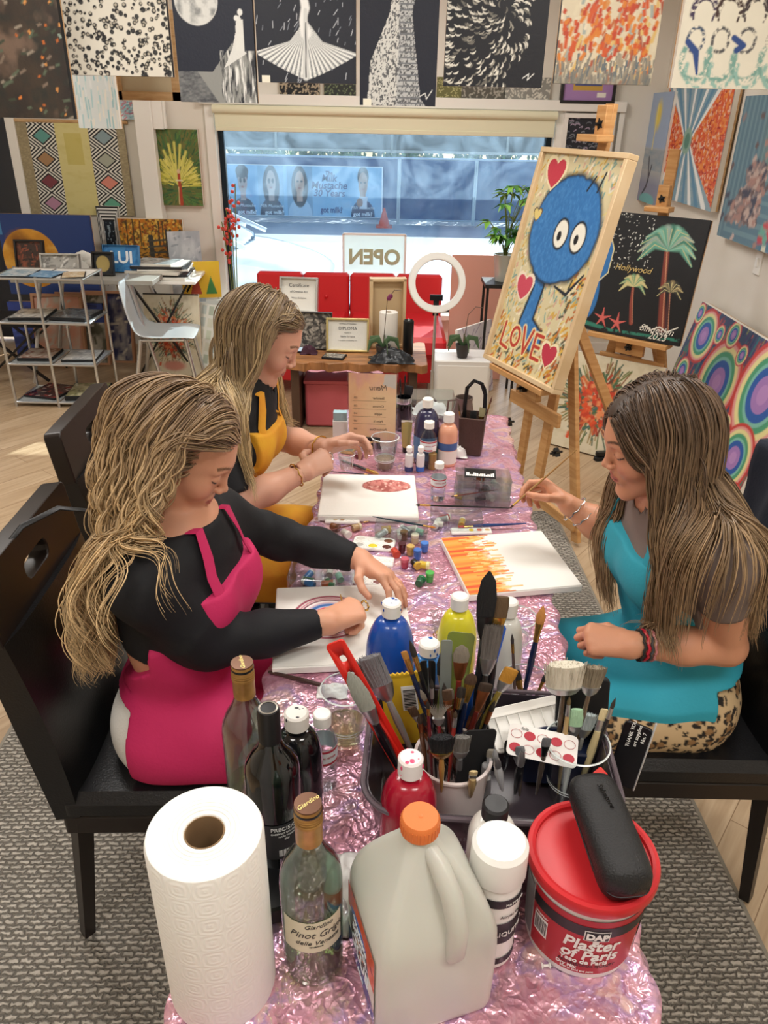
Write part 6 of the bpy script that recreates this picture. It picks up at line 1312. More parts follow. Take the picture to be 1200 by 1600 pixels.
p2 = person('blonde woman in a black shirt and yellow apron, farther along the left side', J2, H2, 'd3a088', 'b06a5e', '6a4a32', .98)
tf2 = union(p2['T'] + p2['arms']['R'] + p2['arms']['L']); fw, lat, up = p2['fw'], p2['lat'], p2['up']
torso2 = limit(limit(cyl(A_(J2['waist']) - up * .16, A_(J2['neck']) + up * .05, .34), hole(p2)), lambda p: np.abs((p - A_(J2['chest'])) @ lat) - .17)
garment(p2, 'shirt', mat('black_cotton', '17191d', .8, bump=(140, .2)), tops(p2, J2, torso2, .86), .010, None, fold=.004)
lf2 = union(p2['T'][:2] + p2['legs']['R'] + p2['legs']['L']); garment(p2, 'jeans', mat('blue_denim', '3f4f63', .85, bump=(260, .4), var=(12, '2f3d4f')), lf2, .006, lambda p: np.maximum(p[:, 2] - .69, .12 - p[:, 2]), fold=.003); shoes(p2, shoe)
both2 = union(p2['T'] + p2['legs']['R'] + p2['legs']['L']); YEL = mat('yellow_cotton', 'e2a92c', .75, bump=(150, .25), var=(11, 'd98f2a'))
garment(p2, 'apron', YEL, both2, .022, apron_region(p2, .115, .06, .20, .38, back=-.02, z0=.50), fold=.005, step=.0045)
ct = A_(J2['chest'])
for k in (-1, 1):
    pts = [surf(both2, ct + lat * k * (.09 - .02 * q) + up * (.03 + .13 * q) + fw * (.24 - .05 * q), -fw, .017) for q in (0, .35, .7, 1.)] + [A_(J2['neck']) + lat * k * .075 + up * .01, A_(J2['neck']) + lat * k * .07 + up * .03 - fw * .035]; strap(p2, 'apron_strap', YEL, pts, .012)
hair(p2['t'], 'hair', p2['hf'], p2['wld'], p2['loc'], p2['HB'], p2['full'], .98, .50, ('6f5a48', 'a8906c', 'd9bd8c'), 2, part=.01, n=1700, wave=.02, back=.3, side_bias=(.2, -.4, 0), vol=.016)
ring_on(p2, 'bracelet', GOLD, wr - un(wr - A_(J2['eR'])) * .03, wr - A_(J2['eR']), .033, .0018); ring_on(p2, 'bracelet', GOLD, wl - un(wl - A_(J2['eL'])) * .02, wl - A_(J2['eL']), .032, .0022)
ring_on(p2, 'ring', SILV, wr + un(tg - wr) * .10, tg - wr, .010, .0016)
# ---- woman in the turquoise apron
h3 = at(1024, 686, Y=1.42)
J3 = dict(pelvis=(.71, 1.45, .565), waist=(.685, 1.45, .75), chest=(.645, 1.43, .93), neck=(.605, 1.41, 1.065), head=tuple(h3), hfwd=(-.965, -.03, -.25), hup=(-.25, 0, .965), plat=(0, -1, 0),
          sR=(.605, 1.56, 1.01), sL=(.645, 1.225, 1.01), eR=(.575, 1.63, .84), eL=tuple(at(1135, 1010, z=.78)), wR=tuple(at(890, 790, z=.90)), wL=tuple(at(985, 1008, z=.79)), kR=(.25, 1.53, .545), kL=(.25, 1.27, .545), aR=(.24, 1.55, .09), aL=(.24, 1.27, .09))
wr, tg = A_(J3['wR']), A_(at(836, 745, z=.94)); wl, tl = A_(J3['wL']), A_(at(905, 995, z=.79))
H3 = dict(R=(tg - wr, (.1, .7, .7), (-.5, -.6, .6), [(42, 50, 25), (48, 55, 30), (55, 60, 32), (60, 62, 35)], [(.6, .6, -.7), (.85, .1, -.6), (.95, -.3, -.3)]),
          L=(tl - wl, (.1, -.62, .78), (-.1, .75, .5), [(55, 75, 45), (60, 78, 45), (64, 80, 45), (68, 80, 45)], [(.7, .5, -.6), (.9, .0, -.5), (.9, -.3, -.3)]))
p3 = person('long haired woman in turquoise apron and leopard trousers, seated on the right', J3, H3, 'cf9474', 'b5665a', '5a4030', .97)
tf3 = union(p3['T'] + p3['arms']['R'] + p3['arms']['L']); fw, lat, up = p3['fw'], p3['lat'], p3['up']
torso3 = limit(limit(cyl(A_(J3['waist']) - up * .17, A_(J3['neck']) + up * .03, .34), hole(p3)), lambda p: np.abs((p - A_(J3['chest'])) @ lat) - .165)
garment(p3, 'top', mat('taupe_jersey', '7c6e68', .8, bump=(140, .15)), tops(p3, J3, torso3, .5), .006, None, fold=.0035)
def leo(v):
    c = np.ones((len(v), 3)) * hx('c9ae86'); rg = np.random.default_rng(5)
    q = v * 1.0; cell = .034; k = np.floor(q / cell); best = np.full(len(v), 9.); hue = np.zeros(len(v)); an = np.zeros(len(v))
    for dx in (-1, 0, 1):
        for dy in (-1, 0, 1):
            for dz in (-1, 0, 1):
                kk = k + (dx, dy, dz); h = np.sin(kk @ A_((127.1, 311.7, 74.7))) * 43758.5; h2 = np.sin(kk @ A_((269.5, 183.3, 246.1))) * 43758.5; h3_ = np.sin(kk @ A_((113.5, 271.9, 124.6))) * 43758.5
                fr = np.stack([h - np.floor(h), h2 - np.floor(h2), h3_ - np.floor(h3_)], 1); d_ = (kk + .15 + .7 * fr) * cell - q; r = np.linalg.norm(d_, axis=1) / cell; m = r < best; best = np.where(m, r, best); an = np.where(m, np.arctan2(d_[:, 2], d_[:, 0]) * 1.5 + fr[:, 0] * 6, an)
    ringm = (best < .50) & (best > .27) & (np.sin(an * 2) > -.72); c[best < .30] = hx('94714a'); c[ringm] = hx('1f1a17'); return c
lf3 = union(p3['T'][:2] + p3['legs']['R'] + p3['legs']['L']); garment(p3, 'leopard_trousers', mat('leopard_print', rough=.75, attr=True), lf3, .008, lambda p: np.maximum(p[:, 2] - .69, .12 - p[:, 2]), fold=.003, colf=leo, step=.0042, it=1); shoes(p3, shoe)
both3 = union(p3['T'] + p3['legs']['R'] + p3['legs']['L']); TURQ = mat('turquoise_cotton', '2f9fb5', .75, bump=(150, .25))
garment(p3, 'apron', TURQ, both3, .02, apron_region(p3, .125, .06, .195, .36, back=.0, z0=.52), fold=.006, fs=.8, step=.0045)
ct = A_(J3['chest'])
for k in (-1, 1):
    pts = [surf(both3, ct + lat * k * (.10 - .03 * q) + up * (.03 + .12 * q) + fw * (.24 - .05 * q), -fw, .015) for q in (0, .35, .7, 1.)] + [A_(J3['neck']) + lat * k * .07 + up * .01, A_(J3['neck']) + lat * k * .065 + up * .03 - fw * .035]; strap(p3, 'apron_strap', TURQ, pts, .013)
hair(p3['t'], 'hair', p3['hf'], p3['wld'], p3['loc'], p3['HB'], p3['full'], .97, .52, ('463529', '7a604a', 'ac8e6a'), 3, part=.0, n=2200, wave=.03, back=.16, side_bias=(.1, -.3, 0), vol=.020, fx=.05, axis=(.68, 1.22, .82), pull=.04)
u = wl - A_(J3['eL']); 
for i, (m, w_) in enumerate(((mat('dark_cord', '2a2826', .8), .003), (mat('red_beads', 'c2283a', .3), .0035), (mat('grey_cord', '4a4a4a', .8), .003), (mat('pink_beads', 'd98a8a', .3), .003))): ring_on(p3, 'bracelet', m, wl - un(u) * (.018 + .008 * i), u, .031, w_, i)
u = wr - A_(J3['eR'])
for i in range(2): ring_on(p3, 'bracelet', SILV, wr - un(u) * (.015 + .03 * i), u + A_((.02 * i, 0, .03)), .036, .0018, i)
PEOPLE = (p1, p2, p3)
# ------------------------------------------------------------------ bottles and things on the near half of the table
def on(px, py, z=TZ): return at(px, py, z=z)
def topat(px, py, h, z=TZ):
    """foot of an upright thing whose top centre, h above the table, is seen at a pixel"""
    p = at(px, py, z=z + h); return V((p.x, p.y, z))
def bottle(name, lb, p, prof, m, cap=None, capm=None, label=None, cat='bottle', group=None, rot=0, liquid=None, seg=40, capname='cap'):
    t = thing(name, lb, cat, p, rot, group); MB().lathe(prof, seg, caps=True).build('bottle_body', m, t)
    if cap: MB().lathe(cap, 32).build(capname, capm, t)
    if liquid: MB().lathe([(max(r - .003, .001), z) for r, z in liquid[0]], seg).build('liquid', liquid[1], t)
    if label:
        r, z0, z1, a0, a1, lm = label; MB().lathe([(r + .0007, z0), (r + .0007, z1)], 40, caps=False, a0=R(a0), a1=R(a1)).build('label', lm, t)
    return t
def ctext(s, size, m, t, r, z, a=0, **k):
    """lettering bent round an upright round thing, centred on direction a (degrees, 0 = towards the camera side -y)"""
    k.setdefault('ext', .0002); wr = k.pop('slant', 0)
    return text(s, size, m, k.pop('name', 'lettering'), t, Matrix.Rotation(R(a), 4, 'Z') @ Matrix.Translation((0, 0, z)) @ Matrix.Rotation(wr, 4, 'Y'), wrap=r + .0012, **k)
# kitchen roll
p = topat(319, 1297, .28); t = thing('paper_towel_roll', 'large white paper towel roll standing at the near left corner', 'paper towels', p)
def towel():
    m = mat('embossed_towel', 'f1efe9', .9, sss=.05); nt = m.node_tree; b = pbsdf(m); N = nt.nodes.new; L = nt.links.new; tc = N('ShaderNodeTexCoord'); sp = N('ShaderNodeSeparateXYZ'); L(tc.outputs['Object'], sp.inputs[0])
    at2 = N('ShaderNodeMath'); at2.operation = 'ARCTAN2'; L(sp.outputs[1], at2.inputs[0]); L(sp.outputs[0], at2.inputs[1]); mu = N('ShaderNodeMath'); mu.operation = 'MULTIPLY'; mu.inputs[1].default_value = .065; L(at2.outputs[0], mu.inputs[0])
    cb = N('ShaderNodeCombineXYZ'); L(mu.outputs[0], cb.inputs[0]); L(sp.outputs[2], cb.inputs[1]); v = N('ShaderNodeTexVoronoi'); v.distance = 'CHEBYCHEV'; v.voronoi_dimensions = '2D'; v.inputs['Scale'].default_value = 34; v.inputs['Randomness'].default_value = 0; L(cb.outputs[0], v.inputs['Vector'])
    v2 = N('ShaderNodeTexVoronoi'); v2.voronoi_dimensions = '2D'; v2.inputs['Scale'].default_value = 34; v2.inputs['Randomness'].default_value = 0; L(cb.outputs[0], v2.inputs['Vector'])
    ad = N('ShaderNodeMath'); ad.operation = 'ADD'; L(v.outputs['Distance'], ad.inputs[0]); L(v2.outputs['Distance'], ad.inputs[1]); si = N('ShaderNodeMath'); si.operation = 'MULTIPLY'; si.inputs[1].default_value = 15; L(ad.outputs[0], si.inputs[0]); s2 = N('ShaderNodeMath'); s2.operation = 'SINE'; L(si.outputs[0], s2.inputs[0])
    bp = N('ShaderNodeBump'); bp.inputs['Strength'].default_value = .14; bp.inputs['Distance'].default_value = .0015; L(s2.outputs[0], bp.inputs['Height']); L(bp.outputs[0], b.inputs['Normal']); return m
rr = .0665; MB().lathe([(rr - .012, .0), (rr - .001, .001), (rr, .005), (rr, .272), (rr - .002, .278), (rr - .006, .280), (.024, .278), (.0225, .276), (.0225, .005), (rr - .012, 0)], 72, caps=False).build('paper_sheets', towel(), t)
MB().lathe([(.0225, .004), (.0224, .277), (.0212, .277), (.0212, .004)], 40, caps=False).build('cardboard_core', mat('cardboard', '8a6f50', .8), t)
for k in range(7): b = MB(); r_ = .029 + k * .0052; b.lathe([(r_, .2782), (r_ + .0004, .2795), (r_ + .0008, .2782)], 60, caps=False); b.build('wound_edge', MATS['embossed_towel'], t)
# wine bottles
WG = clearmat('clear_bottle_glass', 'dcebe2', .03, 1.7); BG = mat('black_bottle_glass', '07090b', .06, coat=.6); CAPW = mat('tan_capsule', 'b58a4c', .35, .4, var=(30, '8a6534')); CAPT = mat('bronze_cap_top', '6a4a38', .35, .5); LBL = mat('cream_label', 'dcd9be', .65); INKB = mat('dark_script', '3a3a34', .6); GOLDI = mat('gold_script', 'e6d38a', .35, .6)
wp = [(.030, .003), (.036, 0), (.0385, .006), (.039, .02), (.039, .165), (.037, .182), (.030, .200), (.020, .217), (.0155, .232), (.0148, .262), (.0148, .266)]
def wine(lb, p, rot):
    t = thing('wine_bottle', lb, 'bottle', p, rot, 'clear wine bottles with tan screw capsules'); inner = [(max(r - .0022, .002), z + (.004 if k < 4 else 0)) for k, (r, z) in enumerate(wp)][::-1]
    MB().lathe(wp + [(.0125, .266)] + inner[1:] + [(0.0001, .008)], 48, caps=False).build('bottle_body', WG, t); MB().lathe([(.034, .0045), (.0362, .012), (.0362, .058), (.0001, .058)], 40).build('wine', clearmat('pale_wine', 'e6e2b4', .05, 1.3), t)
    c = MB(); c.lathe([(.0155, .234), (.0162, .234), (.0162, .262), (.0168, .264), (.0168, .268), (.0160, .270), (.0164, .288), (.0158, .291)], 36).build('screw_capsule', CAPW, t)
    for z in (.268, .272, .276): MB().lathe([(.0165, z), (.0170, z + .001), (.0165, z + .002)], 36, caps=False).build('ridge', CAPW, t)
    MB().lathe([(.0152, .291), (.0162, .2915), (.0160, .2935), (.0001, .2937)], 36).build('cap_top', CAPT, t); MB().lathe([(.0166, .283), (.0170, .285), (.0166, .287)], 36, caps=False).build('dark_band', KN, t)
    text('Giardino', .0085, GOLDI, 'cap_lettering', t, Matrix.Translation((0, 0, .2939)) @ Matrix.Rotation(.6, 4, 'Z'), shear=.3)
    pts = [(R(-150 + 120 * k / 24)) for k in range(25)]; b = MB(); vs = []; rw = random.Random(3)
    for a in pts: vs += [(.0397 * math.cos(a), .0397 * math.sin(a), .075 + .0012 * rw.random()), (.0397 * math.cos(a), .0397 * math.sin(a), .132 + .0012 * rw.random())]
    b.add(vs, [(2 * k, 2 * k + 2, 2 * k + 3, 2 * k + 1) for k in range(24)]); b.build('label', LBL, t)
    for s, sz, z, a in (('Giardino', .0105, .125, 10), ('Pinot Grigio', .0155, .109, 10), ('delle Venezie', .011, .094, 8), ('vendemmia', .004, .087, 4)): ctext(s, sz, INKB, t, .0388, z, a, shear=.35)
    return t
w1 = wine('clear wine bottle with a cream Pinot label, standing beside the big paper roll', topat(481, 1256, .292), R(8))
w2 = copy_tree(w1); w2.location = topat(378, 1036, .292); w2.rotation_euler = (0, 0, R(75)); w2['label'] = 'clear wine bottle farther back, beside the pink apron and behind the black bottles'
t = thing('wine_bottle', 'black red-wine bottle with dark capsule between the two clear bottles', 'bottle', topat(419, 1106, .30), R(28)); bp_ = [(.030, .003), (.036, 0), (.038, .006), (.038, .19), (.036, .205), (.026, .222), (.017, .235), (.0145, .25)]
MB().lathe(bp_, 48).build('bottle_body', BG, t); MB().lathe([(.0150, .236), (.0155, .25), (.0150, .296), (.0142, .300), (.0001, .3005)], 36).build('capsule', mat('matte_black_foil', '1c1c1e', .4, .4), t); MB().lathe([(.0105, .3008), (.0118, .3012), (.0130, .3008)], 36, caps=False).build('cap_ring', SILVR if 'SILVR' in globals() else mat('pewter', 'a09a90', .35, .7), t)
MB().lathe([(.0388, .052), (.0388, .12)], 40, caps=False, a0=R(-140), a1=R(-35)).build('label', mat('charcoal_label', '202224', .6), t); SI = mat('silver_print', 'c9cac8', .5)
for s, sz, z in (('PRECISION', .0095, .112), ('CABERNET SAUVIGNON', .0042, .104), ('NAPA VALLEY', .004, .098), ('2021', .004, .092)): ctext(s, sz, SI, t, .0386, z, 4)
for k in range(12): a = -14 + k * 2.6; b = MB(Matrix.Rotation(R(a), 4, 'Z')); b.box((0, -.0393, .064), (.0012 if k % 3 else .0006, .0005, .012)); b.build('barcode_bar', SI, t)
# bottles of paint
def paint_bottle(lb, px, py, h, r, col, capcol, capr=.017, caph=.024, shoulder=.7, name='paint_bottle', group=None, spl=None, m=None, neck=None, rough=.25, p=None, rot=0):
    """px, py is the middle of the cap's top"""
    p = p or topat(px, py, h); hs = h - caph; t = thing(name, lb, 'bottle', p, rot, group); zs = hs * shoulder
    prof = [(r * .9, 0), (r, .005), (r, zs)] + [(r - (r - capr * .8) * (1 - math.cos(k / 8 * PI / 2)) , zs + (hs - .008 - zs) * math.sin(k / 8 * PI / 2)) for k in range(1, 9)] + [(capr * .8, hs + .002)]
    MB().lathe(prof, 40).build('bottle_body', m or mat('paint_' + col, col, rough, coat=.4), t); c = MB(); c.lathe([(capr, hs), (capr, h - .003), (capr - .003, h), (capr * .5, h), (.0001, h - .0005)], 36); cm = mat('cap_' + capcol, capcol, .4); c.build('cap', cm, t)
    if spl:
        rg = random.Random(spl[1])
        for k in range(spl[2]):
            a, z = rg.uniform(0, 6.28), rg.uniform(hs + .003, h - .004); b = MB(); 
            if k % 2: b.sphere((capr * rg.uniform(0, .7) * math.cos(a), capr * .7 * math.sin(a), h + .0001), rg.uniform(.0015, .004), 8, 5, (1, rg.uniform(.4, 1), .1))
            else: b.sphere((capr * math.cos(a), capr * math.sin(a), z), rg.uniform(.001, .003), 8, 5, (.7, .7, 1.6))
            b.v = [V((v.x * 1, v.y, v.z)) for v in b.v]; b.build('paint_spatter', mat('paint_' + spl[0], spl[0], .3), t)
    return t
paint_bottle('big blue paint bottle with a white cap splashed blue, beside the drawing hands', 612, 940, .205, .047, '1d4fa8', 'f0eee8', .018, .028, .45, spl=('1d4fa8', 2, 9))
paint_bottle('yellow paint bottle with a clean white cap', 719, 930, .20, .039, 'd9d02f', 'efede6', .017, .027, .5)
paint_bottle('small blue paint bottle with dripped white cap behind the comb', 671, 1003, .17, .026, '2f7fc9', 'efece6', .019, .022, .8, spl=('1d5fb5', 4, 7))
paint_bottle('frosted white bottle with a white cap behind the brushes', 797, 938, .21, .034, 'd3d3cc', 'e6e4dd', .016, .03, .5)
paint_bottle('glossy black paint bottle with a smeared white cap', 463, 1112, .215, .037, '0d0e11', 'dfdcd6', .0185, .026, .62, spl=('33343a', 7, 8), rough=.1)
paint_bottle('dark red paint bottle with pink spotted white cap behind the jug', 642, 1182, .20, .041, 'a3122c', 'f1e9e8', .018, .03, .62, spl=('e0507a', 5, 10))
t = paint_bottle('white gesso bottle with a ribbed black cap', 775, 1255, .19, .033, 'e9e7e0', '1b1b1d', .018, .022, .76)
# wide capped white bottle with black bands
p = topat(783, 1312, .21); t = thing('glue_bottle', 'round white bottle with wide white cap and black label bands beside the red tub', 'bottle', p, R(20)); r = .033
MB().lathe([(r * .92, 0), (r, .004), (r, .15), (r * .97, .156)], 40).build('bottle_body', mat('white_hdpe', 'ecebe5', .35), t); MB().lathe([(r + .002, .157), (r + .003, .160), (r + .002, .203), (r - .003, .209), (.0001, .2095)], 40).build('cap', mat('cap_white_matte', 'f2f1ec', .4), t)
for z0, z1 in ((.125, .14), (.055, .095), (.012, .024)): MB().lathe([(r + .0008, z0), (r + .0008, z1)], 40, caps=False).build('label_band', mat('label_black', '15161a', .5), t)
ctext('LIQUITEX', .012, mat('white_print', 'ecebe6', .5), t, r + .001, .075, 20); ctext('MATTE GEL', .006, MATS['white_print'], t, r + .001, .132, 20); ctext('Acrylic Gesso', .007, mat('dark_script', '3a3a34'), t, r, .108, 20)
# half gallon jug: square milky body, tapered shoulders, handle, orange cap
def jug():
    p = on(652, 1512); t = thing('glue_jug', 'large milky white glue jug with an orange cap at the near edge', 'jug', p, R(18)); s = .077; M_ = mat('milky_hdpe', 'e6e6dc', .32, trans=.35, sss=.1, ior=1.4)
    secs = [(0, .92, .018), (.004, .99, .02), (.012, 1, .02), (.135, 1, .02), (.150, .97, .022), (.175, .86, .014), (.205, .66, .012), (.232, .45, .012), (.250, .30, .014), (.262, .255, .018), (.272, .25, .018)]; vs = []; fs = []; n = len(rrect(1, 1, .1, 5))
    for z, k, rd in secs: vs += [(x - .008 * max(0, z - .13) / .14, y, z) for x, y in rrect(2 * s * k, 2 * s * k, min(rd, s * k * .98), 5)]
    for j in range(len(secs) - 1): fs += [(j * n + i, j * n + (i + 1) % n, (j + 1) * n + (i + 1) % n, (j + 1) * n + i) for i in range(n)]
    fs += [tuple(range(n))[::-1], tuple((len(secs) - 1) * n + i for i in range(n))]; b = MB(); b.add(vs, fs); b.build('jug_body', M_, t, smooth=60, sub=1)
    b = MB(); b.tube([(-.002, -.014, .252), (.004, -.032, .243), (.012, -.058, .216), (.016, -.072, .178), (.014, -.072, .142), (.010, -.058, .118)], [.010, .012, .0125, .0125, .013, .013], 14, flat=1.1); b.build('handle', M_, t, smooth=60)
    MB().lathe([(.0225, .268), (.0225, .286), (.0205, .2895), (.0001, .2895)], 40, o=(-.008, 0, 0)).build('cap', mat('orange_cap', 'e07a3c', .45), t)
    for k in range(30): a = k * 2 * PI / 30; b = MB(); b.bar((-.008 + .0226 * math.cos(a), .0226 * math.sin(a), .270), (-.008 + .0226 * math.cos(a), .0226 * math.sin(a), .284), .0012); b.build('cap_rib', MATS['orange_cap'], t)
    b = MB(); b.lathe([(.0005, .289), (.003, .2898), (.0001, .2902)], 12, o=(-.008, 0, 0)); b.build('cap_nub', MATS['orange_cap'], t)
    # label on the left (-x) side
    P = Paint(.115, .12, 110, 'e8e6dc'); P.poly([(0, .62), (1, .95), (1, 1), (0, 1)], 'd8582c'); P.poly([(0, .0), (1, 0), (1, .22), (0, .30)], '2c4f9a'); P.poly([(.55, .5), (1, .5), (1, .95), (.55, .8)], 'd8582c'); P.ell(.42, .48, .36, .30, '2c2a5a', .1); P.ell(.42, .48, .30, .24, '5a4a4a', .1); P.ell(.42, .70, .30, .10, '2f62b5', .2); P.strokes(60, ['e9c9a0', 'b0402c', '3a2a3a'], .08, .03, .3, 1, 3, where=lambda u, v: math.hypot(u - .42, v - .48) < .2)
    P.mesh('label', GLOSSART, t, Matrix.Translation((-s - .0012, .0575, .014)) @ Matrix.Rotation(-PI / 2, 4, 'Z'))
    for st, sz, z, m in (('Washable', .014, .098, WINK), ('SCHOOL', .016, .080, WINK), ('GLUE', .030, .055, WINK), ('1 gallon', .010, .026, WINK)): text(st, sz, m, 'lettering', t, Matrix.Translation((-s - .002, 0.002, z)) @ Matrix.Rotation(-PI / 2, 4, 'Z') @ R90, bold=.0004, shear=.15)
    b = MB(); b.rounded((0, 0, .034), (2 * s - .006, 2 * s - .006, .064), .018); b.build('glue_inside', mat('white_glue', 'f2f1e8', .5), t)
    return t
jug()
# plaster tub
p = topat(927, 1330, .155); t = thing('plaster_tub', 'round red and white plaster of Paris tub with a red lid at the right corner', 'tub', p, R(-12)); r = .079
MB().lathe([(r * .90, .0), (r * .91, .003), (r * .985, .138), (r, .140), (r, .147), (r * .97, .148)], 64).build('tub_body', mat('tub_white', 'ecebe6', .4), t)
TR = lambda z: r * (.91 + .075 * z / .138) + .0008
REDL = mat('tub_red', 'b3202a', .4); BLKL = mat('tub_black', '1b1a1c', .45)
def band(z0, z1, a0, a1, m, nm='label', e=0): b = MB(); b.lathe([(TR(z0) + e, z0), (TR(z1) + e, z1)], 60, caps=False, a0=R(a0), a1=R(a1)); return b.build(nm, m, t)
band(.012, .124, -150, -30, REDL); band(.092, .112, -150, -20, BLKL, 'label_band', .0004); band(.03, .122, -28, 30, BLKL, 'side_label', .0003); band(.016, .118, -200, -152, mat('label_grey', '8f8f90', .5), 'side_label'); band(.044, .078, -146, -128, mat('white_print', 'ecebe6'), 'barcode_patch', .0005)
for k in range(14): band(.048, .074, -144.5 + k * 1.15, -144.5 + k * 1.15 + (.5 if k % 3 else .8), BLKL, 'barcode_bar', .0008)
WP = MATS['white_print']
def tub_t(s, sz, z, a, m=WP, **k): return ctext(s, sz, m, t, TR(z), z, a, **k)
band(.085, .105, -93, -69, WP, 'logo_patch', .0009); band(.0865, .1035, -92, -70, BLKL, 'logo_patch', .0012)
ctext('DAP', .0145, WP, t, TR(.095) + .0012, .095, 9, bold=.0007); band(.078, .086, -84, -78, WP, 'logo_tab', .0009)
tub_t('Plaster', .0265, .0735, 6, bold=.0006, shear=.15); tub_t('of Paris', .0245, .0525, 6, bold=.0006, shear=.15); tub_t('Yeso de Paris', .0112, .0385, 2, bold=.0003); tub_t('PROFESSIONAL QUALITY', .0066, .0305, 6, BLKL); tub_t('Dry Mix', .008, .0245, -14, bold=.0002); tub_t('Easy to sand and paint', .0048, .0185, -3); tub_t('Interior', .007, .084, -46)
MB().lathe([(r + .004, .138), (r + .0055, .141), (r + .0055, .152), (r + .004, .155), (r - .001, .156), (r - .005, .1545), (r - .006, .150), (r - .010, .149), (.0001, .149)], 72, caps=False).build('lid', mat('lid_red', 'c4262c', .35), t)
# glasses case on the lid
TL = TZ + .1562
t = thing('glasses_case', 'black grained glasses case lying across the red tub lid', 'case', at(950, 1300, z=TL + .03), (R(6), 0, R(6))); b = MB(); vs = []; fs = []; K = 22; n = 24
for i in range(K + 1):
    u = i / K; s_ = -1 + 2 * u; e = (1 - abs(s_) ** 8) ** .34 if abs(s_) < 1 else 0.0
    wv, hv = .0335 * e + .0004, (.026 - .004 * s_) * e ** .8 + .0003; bow = -.006 * (1 - s_ * s_)
    for k in range(n):
        a = 2 * PI * k / n; ca, sa = math.cos(a), math.sin(a); vs.append((wv * math.copysign(abs(ca) ** .7, ca), s_ * .083, hv * math.copysign(abs(sa) ** .75, sa)))
for i in range(K): fs += [(i * n + k, i * n + (k + 1) % n, (i + 1) * n + (k + 1) % n, (i + 1) * n + k) for k in range(n)]
b.add(vs, fs); b.build('shell', mat('grained_leather', '17181a', .42, bump=(420, .5)), t, smooth=60)
b = MB(); b.tube([(.0342 * math.copysign(abs(math.cos(a)) ** .5, math.cos(a)), .0835 * math.copysign(abs(math.sin(a)) ** .45, math.sin(a)), -.004) for a in np.linspace(0, 2 * PI, 60)], .0008, 5, caps=False); b.build('seam', mat('seam_dark', '08080a', .5), t)
text('Salvatore', .010, mat('gloss_black', '050506', .1), 'embossed_lettering', t, Matrix.Translation((.004, .035, .0262)) @ Matrix.Rotation(R(-80), 4, 'Z'), shear=.3)
# clear small bottles of water with red labels
def water(lb, px, py, h=.15, r=.0235, group='small clear bottles with red labels'):
    t = thing('water_bottle', lb, 'bottle', topat(px, py, h), R(15), group); MB().lathe([(r * .8, 0), (r, .006), (r, h * .32), (r * .93, h * .36), (r, h * .40), (r, h * .62), (r * .8, h * .74), (r * .5, h * .82), (r * .48, h * .86)], 32).build('bottle_body', CLEARW, t)
    MB().lathe([(r * .9, .004), (r * .93, h * .3), (.0001, h * .3)], 28).build('water', mat('water', 'e6eef0', .02, trans=1, ior=1.15), t); MB().lathe([(r * .62, h * .86), (r * .62, h - .002), (r * .55, h), (.0001, h)], 28).build('cap', mat('cap_f2f0ea', 'f2f0ea', .4), t)
    MB().lathe([(r + .0006, h * .40), (r + .0006, h * .62)], 32, caps=False).build('label', mat('crystal_label', 'dfe3e4', .5), t)
    for z in (.41, .58): MB().lathe([(r + .0009, h * z), (r + .0009, h * (z + .03))], 32, caps=False).build('label_band', mat('label_red', 'b02a3a', .5), t)
    ctext('CRYSTAL GEYSER', .0048, mat('label_red', 'b02a3a'), t, r + .0008, h * .52, 0); return t
CLEARW = clearmat('pet_plastic', 'f2f7f8', .03, 1.4)
water('small clear water bottle with a red label beside the glossy black paint bottle', 503, 1114, .155)
water('small clear water bottle with a red label beside the plastic cup at mid table', 671, 658, .155, .026); water('shorter clear water bottle standing alone beside the stacked plastic boxes', 687, 722, .12, .022)
# plastic cups
def cup(lb, p, h=.11, r0=.028, r1=.042, liq=None, group='clear plastic cups', m=None):
    t = thing('plastic_cup', lb, 'cup', p, 0, group); MB().lathe([(r0 * .9, .002), (r0, .0), (r1 - .001, h - .004), (r1 + .001, h - .003), (r1 + .001, h), (r1 - .001, h), (r0 - .001, .004), (.0001, .003)], 40, caps=False).build('cup_wall', m or CLEAR, t)
    MB().lathe([(r1, h - .003), (r1 + .0022, h - .0015), (r1, h), (r1 - .0008, h - .0015), (r1, h - .003)], 40, caps=False).build('rim', mat('cup_rim', 'e9eeee', .2), t)
    for z in (.25, .3): MB().lathe([(r0 + (r1 - r0) * z - .0002, h * z), (r0 + (r1 - r0) * z + .001, h * z + .0015), (r0 + (r1 - r0) * z + .0006, h * z + .003)], 40, caps=False).build('ridge', mat('cup_rim', 'e9eeee', .2), t)
    if liq: MB().lathe([(r0 - .0015, .004), (r0 + (r1 - r0) * liq[0] - .002, h * liq[0]), (.0001, h * liq[0])], 36).build('liquid', liq[1], t)
    return t
cup('clear plastic cup part filled with pale liquid beside the red stirring stick', topat(540, 1075, .115), .115, .030, .043, (.34, mat('pale_liquid', 'e9e0b8', .03, trans=.9, ior=1.2)))
cup('clear plastic cup of murky water by the small bottles', topat(602, 682, .105), .105, .028, .042, (.3, mat('murky', 'b9a890', .1, trans=.6)))
cup('empty clear plastic cup standing behind the white capped bottle', topat(808, 962, .08), .08, .028, .040)
